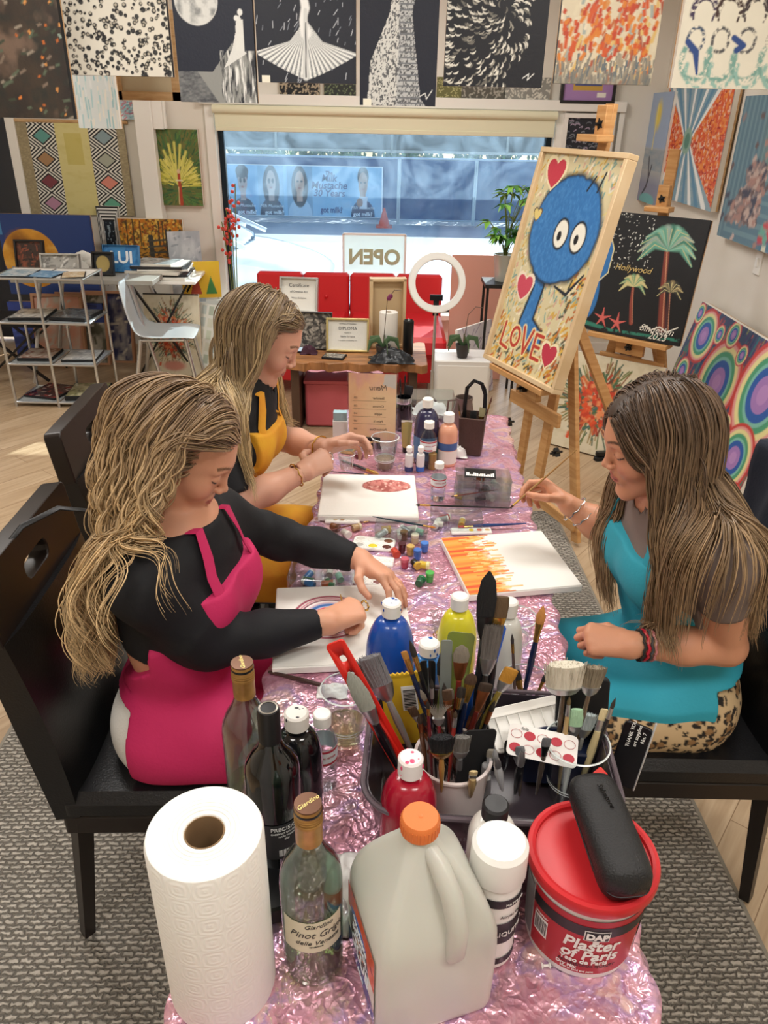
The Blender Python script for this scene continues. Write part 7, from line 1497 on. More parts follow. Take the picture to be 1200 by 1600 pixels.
# tissues, black cable box, pens, pushpin
def crumple(lb, px, py, w, d, h, m, seed, name='crumpled_paper', cat='paper', z=TZ): return cloth(name, lb, cat, at(px, py, z=z), w, d, h, m, seed, 26)
crumple('crumpled white tissue between the front wine bottle and the jug', 545, 1385, .07, .11, .03, mat('tissue', 'dfdedb', .85), 3); crumple('silvery torn wrapper under the front wine bottle', 535, 1430, .06, .07, .02, mat('silver_wrap', 'c9ccd0', .3, .6), 5); crumple('small white tissue near the canvas corner', 520, 1082, .06, .04, .015, MATS['tissue'], 6)
t = thing('tape_dispenser', 'black plastic holder lying between the paper roll and the front bottle', 'holder', on(423, 1395), .3); MB().rounded((0, 0, .016), (.035, .10, .032), .008).build('body', BLK, t); MB().rounded((0, .045, .026), (.03, .02, .04), .006).build('raised_end', BLK, t)
t = thing('marker_pen', 'dark slim brush lying below the unfinished ring canvas', 'brush', on(420, 1053) + V((0, 0, .006)), .0); q1 = on(505, 1075) - on(420, 1053); b = MB(); b.tube([(0, 0, 0), q1 * .6, q1], [.003, .005, .004], 8); b.build('handle', mat('dark_wood_stain', '3a2420', .4), t); b = MB(); b.tube([q1, q1 * 1.18, q1 * 1.25], [.004, .0045, .001], 8); b.build('bristles', mat('bristle_tan', 'a8845c', .8), t)
t = thing('push_pin', 'small clear push pin beside the plaster tub', 'pin', on(853, 1512)); b = MB(Matrix.Rotation(PI / 2 - .1, 4, 'Y')); b.lathe([(.004, -.006), (.0042, -.005), (.0018, -.003), (.0018, .003), (.004, .005), (.0038, .006)], 14, o=(-.0045, 0, 0)); b.build('pin_head', WHT, t); MB().rod((.006, 0, .004), (.014, 0, .001), .0005).build('needle', CHROME, t)
# ------------------------------------------------------------------ work on the table
def tcanvas(name, lb, tl, tr, bl, fn, th=.018, n=150):
    z = TZ + th; a, b, c = at(*tl, z=z), at(*tr, z=z), at(*bl, z=z); x = b - a; w = x.length; y = V((0, 0, 1)).cross(x.normalized()); h = abs((c - a).dot(y))
    t = thing(name, lb, 'canvas', (0, 0, 0)); M = Matrix((x.normalized(), y, (0, 0, 1))).transposed().to_4x4(); M.translation = V((a.x, a.y, TZ)) - y * h; t.matrix_world = M
    MB().rounded((w / 2, h / 2, th / 2 + .001), (w, h, th - .001), .003, edge=.002).build('canvas_wrap', mat('gesso_white', 'eceae3', .75, bump=(300, .15)), t)
    P = Paint(w - .004, h - .004, n, 'eceae3'); fn(P); P.mesh('painted_front', ART, t, Matrix.Translation((.002, .002, th + .0013)) @ Matrix.Rotation(-PI / 2, 4, 'X')); return t
def rings1(P):
    d = np.hypot((P.u - .40) * P.w, (P.v - .58) * P.h)
    for r, w, c in ((.078, .0035, '9a3350'), (.070, .0022, 'c97a8c'), (.064, .0025, '7a2c4a'), (.054, .0035, 'd9b8c0'), (.045, .007, '2f5f9e'), (.035, .003, 'c94a5a')): P.mix(1.4 - np.abs(d + .002 * P.n(5) - r) / w, c)
tcanvas('canvas', 'white canvas with unfinished maroon and blue rings under the painting hands', (432, 919), (628, 912), (397, 1046), rings1)
def rose(P):
    P.ell(.69, .72, .26, .16, 'a85a54', .06, 0, .14); m = np.hypot((P.u - .69) / .25, (P.v - .72) / .155) < 1; P.mix(m * (P.n(26, 20, 4) > .5), 'c98078'); P.mix(m * (P.n(34, 26, 9) > .62), 'e0b0a4')
tcanvas('canvas', 'white canvas with a dabbed dusty rose oval near its top edge', (506, 741), (648, 743), (492, 806), rose)
def orng(P):
    P.mix(np.clip((.36 + .10 * (P.n(3, 14, 8) - .5) * 3 - P.u) * 14, 0, 1), 'e89a3c'); g = P.u < .34
    for k in range(13): v = (k + .5) / 13; P.line([(0, v), (.24 + .08 * math.sin(k * 2.3), v + .01)], .05, ['e0622c', 'd9532a', 'ec8238', 'f0a04c'][k % 4], .7)
    P.strokes(120, ['e9b060', 'f0c27a', 'e07a34'], .08, .02, 0, .3, 4, where=lambda u, v: .18 < u < .44)
tcanvas('canvas', 'white canvas with an orange brushed band along its left side', (688, 841), (846, 829), (766, 928), orng)
# clear organiser boxes
def cbox(lb, px, py, w, d, h, rot=0, z=0, fill=None, seed=1, name='plastic_box', cat='box', lid=True):
    t = thing(name, lb, cat, on(px, py) + V((0, 0, z)), R(rot), 'clear plastic organiser boxes'); MB().rounded((0, 0, h / 2), (w, d, h - .001), .006, edge=.001, hollow=.0015).build('box_wall', CLEAR, t)
    if lid: MB().rounded((0, 0, h - .003), (w + .002, d + .002, .005), .006, edge=.001).build('lid', CLEAR, t); b = MB(); b.box((0, -d / 2 - .002, h - .006), (.02, .004, .01)); b.build('latch', CLEAR, t)
    b = MB(); b.add([(0, -d / 2 + .004, .003), (0, d / 2 - .004, .003), (0, d / 2 - .004, h * .8), (0, -d / 2 + .004, h * .8)], [(0, 1, 2, 3)]); b.build('divider', CLEAR, t)
    rg = random.Random(seed)
    for c in fill or ():
        x, y = rg.uniform(-w / 2 + .014, w / 2 - .014), rg.uniform(-d / 2 + .012, d / 2 - .012); a = rg.uniform(0, 3); l = rg.uniform(.018, .03); u = V((math.cos(a), math.sin(a), .1)) * l / 2; o = V((x, y, .012))
        pt = thing('paint_pot', 'small ' + CN.get(c, 'pale') + ' paint pot lying in the clear box ' + ('by the pink apron woman', 'under two crossing brushes', 'beside the orange canvas', 'lowest in the stack', 'in the middle of the stack', 'on top of the stack', 'between the blue and yellow bottles', 'at the far table end')[(3, 5, 8, 9, 10, 11, 12, 13).index(seed)], 'pot', t.location + o, 0, 'paint pots inside the clear boxes'); b = MB(); b.tube([-u, u], [.0085, .0085], 14); b.build('pot_body', mat('paint_' + c, c, .3, coat=.3), pt); b = MB(); b.tube([u, u * 1.35], [.0088, .0088], 14); b.build('lid', WHT, pt)
    return t
CN = {'3f7fc0': 'blue', '4a8a5a': 'green', 'd9d4c8': 'cream', 'c9653a': 'orange', 'c23a3a': 'red', '8fc0a8': 'mint', 'c9a23a': 'ochre', 'e8e4da': 'white', '2a2c30': 'black', '8a8f90': 'grey'}
cbox('clear box of blue, orange and green pots by the pink apron woman', 503, 908, .155, .09, .032, -2, fill=('3f7fc0', 'c9653a', '4a8a5a', '8fc0a8', 'd9d4c8', '4a8a5a', '3f7fc0'), seed=3)
cbox('clear box under two crossing brushes between the rose and orange canvases', 627, 838, .14, .07, .034, -3, fill=('8a8f90', 'd9d4c8', '8fc0a8', 'e8e4da', '8a8f90'), seed=5)
cbox('clear box with a red pot beside the orange canvas, under a long black brush', 712, 822, .14, .075, .038, -2, fill=('c23a3a', 'd9d4c8', 'c9a23a', '8a8f90', 'e8e4da'), seed=8)
cbox('clear box lowest in the stack at the right table edge', 752, 782, .16, .10, .028, -3, fill=('2a2c30', 'c9a23a', '8a8f90', 'd9d4c8'), seed=9)
cbox('clear box in the middle of the stack at the right table edge', 752, 782, .158, .10, .026, -5, .030, fill=('8a8f90', 'e8e4da', '2a2c30'), seed=10); cbox('clear box topmost in the stack at the right table edge', 752, 782, .155, .098, .026, -1, .058, fill=('c9653a', 'e8e4da', 'd9d4c8'), seed=11)
cbox('clear box of white tubes between the blue and yellow bottles', 712, 992, .10, .11, .03, 5, fill=('e8e4da', 'c9a23a', 'e8e4da', 'c23a3a'), seed=12)
cbox('tall clear storage box of white bags at the far end of the table', 672, 652, .17, .12, .09, 0, fill=('e8e4da', 'e8e4da'), seed=13); cloth('plastic_bag', 'white plastic bag stuffed in the tall clear box', 'bag', on(672, 652) + V((0, 0, .02)), .13, .08, .05, mat('tissue', 'dfdedb'), 3, 20)
t = flat('card', 'black card with white skyline print on top of the stacked boxes', 'card', on(752, 782).x - .01, on(752, 782).y + .0, TZ + .0865, .09, .06, .002, -.1, ['16181a', '16181a'], n=50); b = MB(); rg = random.Random(2)
for k in range(16): x = -.038 + k * .005; hh = rg.uniform(.008, .024); b.box((x, -.026 + hh / 2, .0036), (.0042, hh, .0006))
b.build('skyline_print', WP, t)
# palettes
def palette(lb, px, py, w, d, rot, cols, nx, ny, rnd=True):
    t = thing('palette', lb, 'palette', on(px, py), R(rot), 'white plastic palettes'); b = MB(); b.rounded((0, 0, .004), (w, d, .008), .012 if rnd else .003, edge=.002); b.build('tray', mat('palette_white', 'efede7', .35), t)
    for i in range(nx):
        for j in range(ny):
            x, y = (-w / 2 + w * (i + .5) / nx), (-d / 2 + d * (j + .5) / ny); r = min(w / nx, d / ny) * .40; b = MB(); b.lathe([(r, .0082), (r + .001, .0092), (r + .0018, .0082)], 24, o=(x, y, 0), caps=False, sx=1.25 if rnd else 1); b.build('well', MATS['palette_white'], t)
            c = cols[(i * ny + j) % len(cols)]
            if c: b = MB(); b.sphere((x, y, .0078), r * .85, 14, 6, (1.2 if rnd else 1, 1, .16)); b.build('paint_puddle', mat('wet_' + c, c, .15, coat=.5), t)
palette('white six well palette with grey, yellow and brown paint', 584, 852, .11, .062, -8, ('b9b8b2', 'd9d6cc', 'e0d23a', None, '5a2a20', '7a4a30'), 3, 2)
palette('narrow white slotted palette under the rose canvas edge', 535, 816, .095, .026, -2, (None, 'c9b08a', 'a8805a', None, None), 5, 1, False); palette('small white slotted palette below the six well palette', 598, 880, .055, .04, -6, (None,), 5, 1, False)
palette('white palette with yellow and red paint above the orange canvas', 736, 832, .11, .03, 4, (None, None, 'e0c02c', 'd9603a', 'c9a878'), 5, 1, False); palette('white round-well palette beside the drawing hands', 578, 908, .08, .05, -10, ('c9b8b0', None, '8a5a5a', None), 2, 2)
# loose paint pots
def pot(lb, px, py, c, capc=None, tilt=0, s=1):
    t = thing('paint_pot', lb, 'pot', on(px, py) + V((0, 0, .0095 * s if tilt else 0)), (R(90) if tilt else 0, 0, R(tilt)), 'small paint pots loose on the foil'); t.scale = (s, s, s); k = -.011 if tilt else 0
    MB().lathe([(.009, k), (.0095, k + .001), (.0095, k + .017), (.009, k + .018)], 22).build('pot_body', mat('paint_' + c, c, .3, coat=.3), t)
    cc = capc or c; MB().lathe([(.0106, k + .018), (.0108, k + .0185), (.0106, k + .025), (.0095, k + .026), (.0001, k + .026)], 22).build('lid', mat('paint_' + cc, cc, .3, coat=.3), t)
for a in (('brown paint pot lying on its side below the rose canvas', 523, 828, '7a4a2a', '5a3a26', 60), ('tan paint pot lying open beside the brown one', 556, 829, 'b0926a', 'd0c0a0', 120), ('grey capped paint pot beside the six well palette', 540, 838, 'b5b0a8', 'dcd8d0', 40), ('brown lidded pot right of the six well palette', 631, 843, '6a4a2c', '8a6438'), ('cream lidded pot beside the brown lidded pot', 648, 848, 'c9b890', 'e0d8c0'), ('ochre pot in front of the cream lidded pot', 641, 866, 'b5904a', 'c9a860'), ('dark maroon pot left of the ochre pot', 628, 862, '5a2028', '4a1a22'), ('blue lidded pot nearest the orange canvas', 663, 861, '3f6fc0', '4a7fd0'), ('blue pot just left of the other blue pot', 652, 872, '3a66b5', '3f6fc0'), ('rose red pot standing alone on the foil', 632, 886, 'a83a4e', 'c05a6a'), ('yellow pot lying by the blue pots', 662, 888, 'd0b02c', 'e0d8a0', 75), ('small black and gold pot beside the lying yellow pot', 649, 886, '2a2622', 'c9a23a', 30), ('dark green pot tipped over near the hands', 656, 914, '1f5a3c', '2a7a4c', 160), ('bright green pot behind the tipped dark green pot', 671, 908, '3f9a44', '52b050'), ('red pot near the cream lidded pot', 617, 868, 'c2402c', 'c2402c', 20), ('dark gold pot at the edge of the clear box', 602, 832, 'a8802c', 'c9a23a', 95)): pot(*a)
# brushes
def brush(lb, a, b, kind, hc, bc, w=.006, fl=.028, bl=.028, hr=.0035, ferr='gold', name='paintbrush', group=None, b2=None):
    """a end of the handle, b tip of the bristles"""
    a, b = V(a), V(b); t = thing(name, lb, 'brush', a, 0, group); d = (b - a); L = d.length; u = d / L; P_ = lambda s: u * s; f1 = L - bl; f0 = f1 - fl; fm = {'gold': mat('brass_ferrule', 'c9a255', .25, .9), 'steel': CHROME, 'copper': mat('copper_ferrule', 'b5724a', .3, .9), 'black': BLK}[ferr]
    m = MB(); m.tube([P_(0), P_(L * .1), P_(f0 * .72), P_(f0)], [hr * .35, hr * .6, hr * 1.15, hr * .85], 10); m.build('handle', mat('handle_' + hc, hc, .25, coat=.5), t)
    sd0 = u.cross(V((0, 1, 0)) if abs(u.z) > .45 else V((0, 0, 1))).normalized(); side = sd0.cross(u); fw_ = 1 if kind == 'round' else .32
    m = MB(); m.tube([P_(f0), P_(f0 + fl * .4), P_(f1)], [hr * .95, max(hr, w * .6), w], 12, flat=1, up=side) if kind == 'round' else m.tube([P_(f0), P_(f0 + fl * .35), P_(f1)], [hr * .95, max(hr, w * .7), w], 12, flat=.45, up=side); m.build('ferrule', fm, t)
    m = MB(); bm = mat('bristle_' + bc, bc, .75, bump=(500, .8), stretch=(1, 1, .15))
    if kind == 'round': m.tube([P_(f1), P_(f1 + bl * .35), P_(f1 + bl * .75), P_(L)], [w * .95, w * 1.1, w * .55, w * .06], 12, up=side)
    elif kind == 'flat': m.tube([P_(f1), P_(f1 + bl * .5), P_(L - .001), P_(L)], [w, w * 1.08, w * 1.02, w * .9], 14, flat=.3, up=side)
    elif kind == 'filbert': m.tube([P_(f1), P_(f1 + bl * .4), P_(f1 + bl * .8), P_(L)], [w, w * 1.12, w * .8, w * .15], 14, flat=.35, up=side)
    elif kind == 'fan':
        for k in range(15): q = (k - 7) / 7; s_ = sd0; m.tube([P_(f1) + s_ * q * w * .5, P_(f1 + bl * .6) + s_ * q * w * 1.3, P_(L - abs(q) * .004) + s_ * q * w * 2.1], [.0007, .0006, .0003], 4)
    else:
        rg = random.Random(len(lb))
        m.tube([P_(f1), P_(f1 + bl * .5), P_(L * .985)], [w * .95, w * 1.0, w * .92], 12, flat=.36, up=side)
        for k in range(110): a_, r_ = rg.uniform(0, 6.3), w * math.sqrt(rg.random()); o = (sd0 * math.cos(a_) + side * math.sin(a_) * .4) * r_; m.tube([P_(f1) + o * .9, P_(f1 + bl * .6) + o * 1.1, P_(L * (1 - .02 * rg.random())) + o * 1.15], [.0009, .0008, .0004], 4)
    m.build('bristles', bm, t); return t
def lay(lb, x0, y0, x1, y1, *a, z=.006, **k): return brush(lb, on(x0, y0, TZ + z), on(x1, y1, TZ + z), *a, **k)
lay('fat black brush with tan tip lying above the rose canvas', 533, 719, 592, 741, 'round', '17181c', 'b58a4a', .006, .03, .02, .005); lay('thin black brush lying along the top edge of the rose canvas', 508, 736, 580, 742, 'round', '17181c', '2a2420', .002, .012, .01, .002)
lay('long black handled brush lying across the far clear box', 800, 794, 649, 789, 'round', '14151a', '2a2420', .003, .03, .012, .0028, z=.046); lay('blue handled brush with reddish bristles lying above the orange canvas', 822, 818, 716, 823, 'flat', '1f3f7a', 'b5402c', .005, .025, .016, .0042, z=.012)
lay('slim brush with a blue green handle crossing the clear box', 582, 807, 682, 825, 'round', '1f3a44', 'c9803a', .003, .02, .016, .0026, z=.042); lay('thin dark brush lying in front of the stacked boxes', 778, 765, 704, 776, 'round', '5a2a24', '3a2a20', .002, .012, .01, .002, z=.05); lay('thin brown brush lying among the pots below the rose canvas', 500, 832, 578, 814, 'round', '6a3a26', 'b59a7a', .0018, .012, .008, .0018, z=.014)
# brushes held in the hands
tp = PEOPLE[2]['hands']['R'][1]; a = A_(at(901, 703, z=1.03)); m_ = (tp[0] + tp[4]) / 2; d_ = un(m_ - a); brush('thin gold brush held in the raised hand of the turquoise apron woman', a, m_ + d_ * .05, 'round', 'a8804a', '4a3020', .0025, .02, .012, .0028, 'gold')
tp = PEOPLE[0]['hands']['R'][1]; m_ = (tp[0] + tp[4]) / 2; brush('gold handled brush held upright in the pink apron woman\'s hand', m_ + A_((-.01, -.015, .085)), m_ + A_((.008, .01, -.035)), 'round', 'a88a3c', '4a3020', .002, .015, .012, .0032, 'gold')
tp = PEOPLE[1]['hands']['R'][1]; t = thing('plastic_cup', 'small clear plastic cup held in both hands of the yellow apron woman', 'cup', V(tuple((tp[1] + PEOPLE[1]['hands']['L'][1][1]) / 2)) - V((0, 0, .03)), 0); MB().lathe([(.017, 0), (.024, .045), (.0245, .046), (.0235, .045), (.0165, .001), (.0001, .001)], 28, caps=False).build('cup_wall', CLEAR, t); MB().lathe([(.024, .045), (.0255, .046), (.024, .047)], 28, caps=False).build('rim', mat('cup_rim', 'e9eeee'), t)
# ------------------------------------------------------------------ far end of the table
t = thing('menu_stand', 'clear acrylic stand holding a peach menu sheet, print seen reversed', 'stand', on(581, 702), R(-3)); w, h = .155, .25
P = Paint(w, h, 90, 'e5b48a'); P.mix(P.n(3, 4, 5) * 1.1, 'e8c79c'); P.mix((P.n(4, 3, 15) - .45) * 3, 'd9a0a0'); P.ell(.75, .5, .5, .35, 'ecd0a4', .8); P.poly([(0, 0), (1, 0), (1, .10), (0, .08)], 'c9b0a8'); P.poly([(.72, .85), (1, .8), (1, 1), (.75, 1)], 'c9c8c0')
P.mesh('menu_sheet', ART, t, Matrix.Translation((-w / 2, 0, .012))); qb((0, .004, h / 2 + .008), (w + .01, .002, h + .012), 'back_pane', CLEAR, t); qb((0, .0, .003), (w + .01, .07, .005), 'base', CLEAR, t)
MR = Matrix.Rotation(PI, 4, 'Z'); GI = mat('brown_ink', '7a6a5a', .6)
for s, sz, x, z in (('Menu', .026, .02, .215), ('Sketcher', .011, .02, .180), ('Chroma', .011, .02, .152), ('Apple', .011, .02, .126), ('Paint It', .011, .02, .100), ('Painted Duo', .011, .02, .072), ('$25', .008, -.055, .180), ('$35', .008, -.055, .152), ('$45', .008, -.055, .126), ('$55', .008, -.055, .100), ('$65', .008, -.055, .072)): text(s, sz, GI, 'lettering', t, Matrix.Translation((x, -.0016, z)) @ MR @ R90, shear=.25 if sz > .02 else 0)
b = MB(); [b.box((-.01, -.0014, z), (.11, .0004, .0006)) for z in (.170, .142, .116, .09)]; b.build('rules', GI, t)
paint_bottle('large dark purple bottle with a white cap and blue label at the far end', 669, 622, .215, .040, '2a2848', 'e9e7e0', .017, .028, .6); MB().lathe([(.0406, .02), (.0406, .095)], 40, caps=False).build('label', mat('blue_grey_label', '4f6f94', .5), COL.objects[[o.name for o in COL.objects if o.name.startswith('paint_bottle')][-1]])
pb = paint_bottle('peach paint bottle with a blue label beside the purple bottle', 702, 645, .175, .031, 'dfa184', 'efede8', .017, .028, .72); MB().lathe([(.0316, .058), (.0316, .082)], 36, caps=False).build('label_band', mat('label_blue', '3f5f94', .5), pb); MB().lathe([(.0316, .012), (.0316, .056)], 36, caps=False).build('label', mat('label_cream', 'e4ddd2', .5), pb)
for lb, x, y, h, r, c, cc in (('small white bottle with dark blue base, left of a matching one', 640, 697, .085, .013, 'd9d8d6', 'f2f0ea'), ('small white bottle with bright blue base beside its match', 658, 697, .085, .013, 'dcdcda', 'f2f0ea'), ('small amber bottle with a white cap right of the white ones', 677, 696, .08, .013, '8a6a34', 'efede6'), ('small green bottle with a white cap behind the amber one', 686, 688, .08, .012, '4f7a5f', 'e9efe6'), ('small cream bottle behind the pair of white bottles', 652, 683, .085, .013, 'd9cfae', 'efede6'), ('small teal bottle behind the white and amber bottles', 664, 685, .08, .012, '7fa89c', 'efede6')):
    q = paint_bottle(lb, x, y, h, r, c, cc, .0095, .016, .8, group='small craft paint bottles'); MB().lathe([(r + .0005, .002), (r + .0005, .018)], 24, caps=False).build('colour_band', mat('band_' + ('2a3a6a' if 'dark' in lb else '2f62b5' if 'bright' in lb else c), '2a3a6a' if 'dark' in lb else '2f62b5' if 'bright' in lb else c, .4), q)
t = thing('paint_tube', 'standing gold and cream paint tube between the jar and purple bottle', 'tube', topat(636, 657, .11)); b = MB(); n = 16
rs = [[(.014 * math.cos(2 * PI * k / n), .014 * math.sin(2 * PI * k / n), .018) for k in range(n)], [(.017 * math.cos(2 * PI * k / n), .009 * math.sin(2 * PI * k / n), .07) for k in range(n)], [(.018 * math.cos(2 * PI * k / n), .001 * math.sin(2 * PI * k / n), .11) for k in range(n)]]
b.add(sum(rs, []), [(j * n + k, j * n + (k + 1) % n, (j + 1) * n + (k + 1) % n, (j + 1) * n + k) for j in range(2) for k in range(n)] + [tuple(range(n))[::-1]]); b.build('tube_body', mat('tube_gold', 'b5a468', .35, .3), t); MB().lathe([(.012, 0), (.012, .017), (.01, .019)], 20).build('cap', KN, t); qb((0, -.0, .106), (.037, .0035, .008), 'crimp', mat('label_cream', 'e4ddd2'), t)
t = thing('brush_jar', 'dark glass jar of black brushes behind the gold tube', 'jar', topat(631, 620, .12)); MB().lathe([(.028, 0), (.030, .004), (.030, .095), (.027, .10), (.027, .12), (.025, .12), (.025, .10), (.027, .09), (.027, .006), (0.0001, .006)], 32, caps=False).build('jar_wall', clearmat('smoked_glass', '6a7278', .04, 1.5), t); MB().lathe([(.0275, .100), (.0285, .104), (.0285, .116), (.0275, .12)], 32, caps=False).build('screw_rim', CHROME, t)
J0 = t.location
for i, (dx, dy, h, lb) in enumerate(((-.010, 0, .19, 'thin black brush standing left in the far glass jar'), (.002, .008, .20, 'thin black brush standing upright in the middle of the far glass jar'), (.012, 0, .16, 'wide black sponge brush in the far glass jar'))): brush(lb, J0 + V((dx * .5, dy, .01)), J0 + V((dx * 1.5, dy, h)), 'flat' if i == 2 else 'round', '17181c', '15161a', .014 if i == 2 else .003, .012, .03 if i == 2 else .02, .0028, 'black')
# brown square pot with brushes and a black loop
t = thing('brush_holder', 'dark brown textured square holder at the right far end of the table', 'holder', on(735, 705), R(-12)); MB().rounded((0, 0, .065), (.085, .085, .13), .006, edge=.002, hollow=.005, tz=.86).build('holder_wall', mat('brown_rattan', '4a332b', .7, bump=(160, .8)), t); H0 = t.location
b = MB(); b.tube([(-.025 + .0, 0, .02), (-.03, 0, .16), (-.026, 0, .22), (-.005, 0, .245), (.020, 0, .235), (.034, 0, .20), (.036, 0, .14), (.03, 0, .02)], .0065, 10, flat=.35, up=(0, 1, 0)); t = thing('strap', 'stiff black ribbed loop standing in the brown holder', 'strap', H0); b.build('loop', KN, t)
for k in range(18): a = k / 17 * PI; b = MB(); b.box((.003 + .033 * math.cos(a), 0, .205 + .036 * math.sin(a)), (.003, .016, .003), (0, -a, 0)); b.build('rib', BLK, t)
for lb, dx, dy, tx, ty, h, kd, hc, bc in (('wide pale bristled brush in the brown holder', .015, -.01, .03, 0, .155, 'scruff', 'e0dcc8', 'b9b08a'), ('brown wooden stick brush leaning right in the brown holder', .02, .01, .06, .02, .19, 'round', '6a3a2c', '5a3428'), ('black foam brush in the brown holder', 0, -.015, -.002, -.02, .15, 'flat', '1a1a1c', '17181a'), ('thin brush leaning left out of the brown holder', -.02, 0, -.052, 0, .17, 'round', '2a2a2c', '4a3a2a')): brush(lb, H0 + V((dx, dy, .01)), H0 + V((tx, ty, h)), kd, hc, bc, .010 if kd != 'round' else .003, .015, .03, .003)
t = thing('metal_pitcher', 'brownish grey metal pitcher behind the brown holder', 'pitcher', on(722, 668)); MB().lathe([(.03, 0), (.036, .01), (.037, .06), (.03, .10), (.032, .115), (.029, .115), (.027, .10), (.033, .06), (.0001, .01)], 32, caps=False).build('pitcher_body', mat('dull_pewter', '7a6a62', .35, .6), t); b = MB(); b.tube([(-.028, 0, .105), (-.055, 0, .10), (-.058, 0, .06), (-.036, 0, .03)], .004, 8); b.build('handle', MATS['dull_pewter'], t)
# smaller things beside the hands
t = thing('card_pack', 'white and pale blue card pack standing left of the menu stand', 'box', on(532, 690)); qb((0, 0, .04), (.05, .03, .08), 'carton', mat('pack_white', 'e4e6e4', .5), t); qb((0, 0, .095), (.046, .028, .03), 'blue_top', mat('pack_blue', '9fc0c9', .5), t)
t = thing('ink_box', 'small black box with a gold band in front of the menu stand', 'box', on(583, 700), .1); qb((0, 0, .022), (.055, .03, .044), 'carton', KN, t); qb((0, -.0155, .028), (.05, .001, .006), 'gold_band', mat('gold_frame', 'c9b77a'), t)
t = thing('palette_tin', 'small open gold rimmed tin with grey paint beside the hands', 'tin', on(545, 704), -.2); MB().rounded((0, 0, .006), (.045, .06, .012), .006, edge=.001, hollow=.002).build('tin_wall', mat('gold_frame', 'c9b77a'), t); qb((0, 0, .004), (.040, .054, .004), 'grey_paint', mat('grey_cake', '6a655a', .6), t)
pot('dark red pot lying between the tin and the fat black brush', 560, 716, '5a1a24', '6a2430', 70); crumple('crumpled white tissue in front of the brown holder', 712, 712, .07, .05, .04, MATS['tissue'], 8)
# ------------------------------------------------------------------ the big organiser bin and its brushes
BX, BY, BW, BD, BH = .172, .885, .375, .27, .115; BR = R(-3)
t = thing('organiser_bin', 'translucent grey plastic bin crammed with brushes in the middle of the near table', 'bin', (BX, BY, TZ), BR)
bm_ = mat('smoke_plastic', '4a4148', .2, trans=.25, coat=.3); MB().rounded((0, 0, BH / 2), (BW, BD, BH), .06, seg=8, edge=.003, hollow=.004, tz=.92).build('bin_wall', bm_, t, smooth=50); b = MB(); rr_ = rrect(BW + .008, BD + .008, .064, 8); b.tube([(x, y, BH) for x, y in rr_ + rr_[:1]], .004, 8, caps=False); b.build('rolled_rim', mat('smoke_rim', '5a4f56', .3), t)
text('A-Connect 5', .009, mat('faint_mark', '6f666c', .5), 'embossed_lettering', t, Matrix.Translation((-.06, -BD / 2 - .0012, BH * .62)) @ R90)
wt = thing('round_tub', 'white round tub standing inside the bin, packed with brushes', 'tub', V((.115, .865, TZ + .004))); MB().lathe([(.045, 0), (.052, .002), (.058, .112), (.061, .114), (.061, .118), (.056, .118), (.050, .006), (.0001, .006)], 44, caps=False).build('tub_wall', mat('tub_pinkwhite', 'dccfcc', .4), wt)
def sb(lb, bx, by, tx, ty, kind, hc, bc, w, fl=.03, bl=.03, hr=.004, ferr='gold', dy=.0, zb=.79, **k):
    a = at(bx, by, z=zb); b = at(tx, ty, Y=a.y + dy); return brush(lb, a, b, kind, hc, bc, w, fl, bl, hr, ferr, **k)
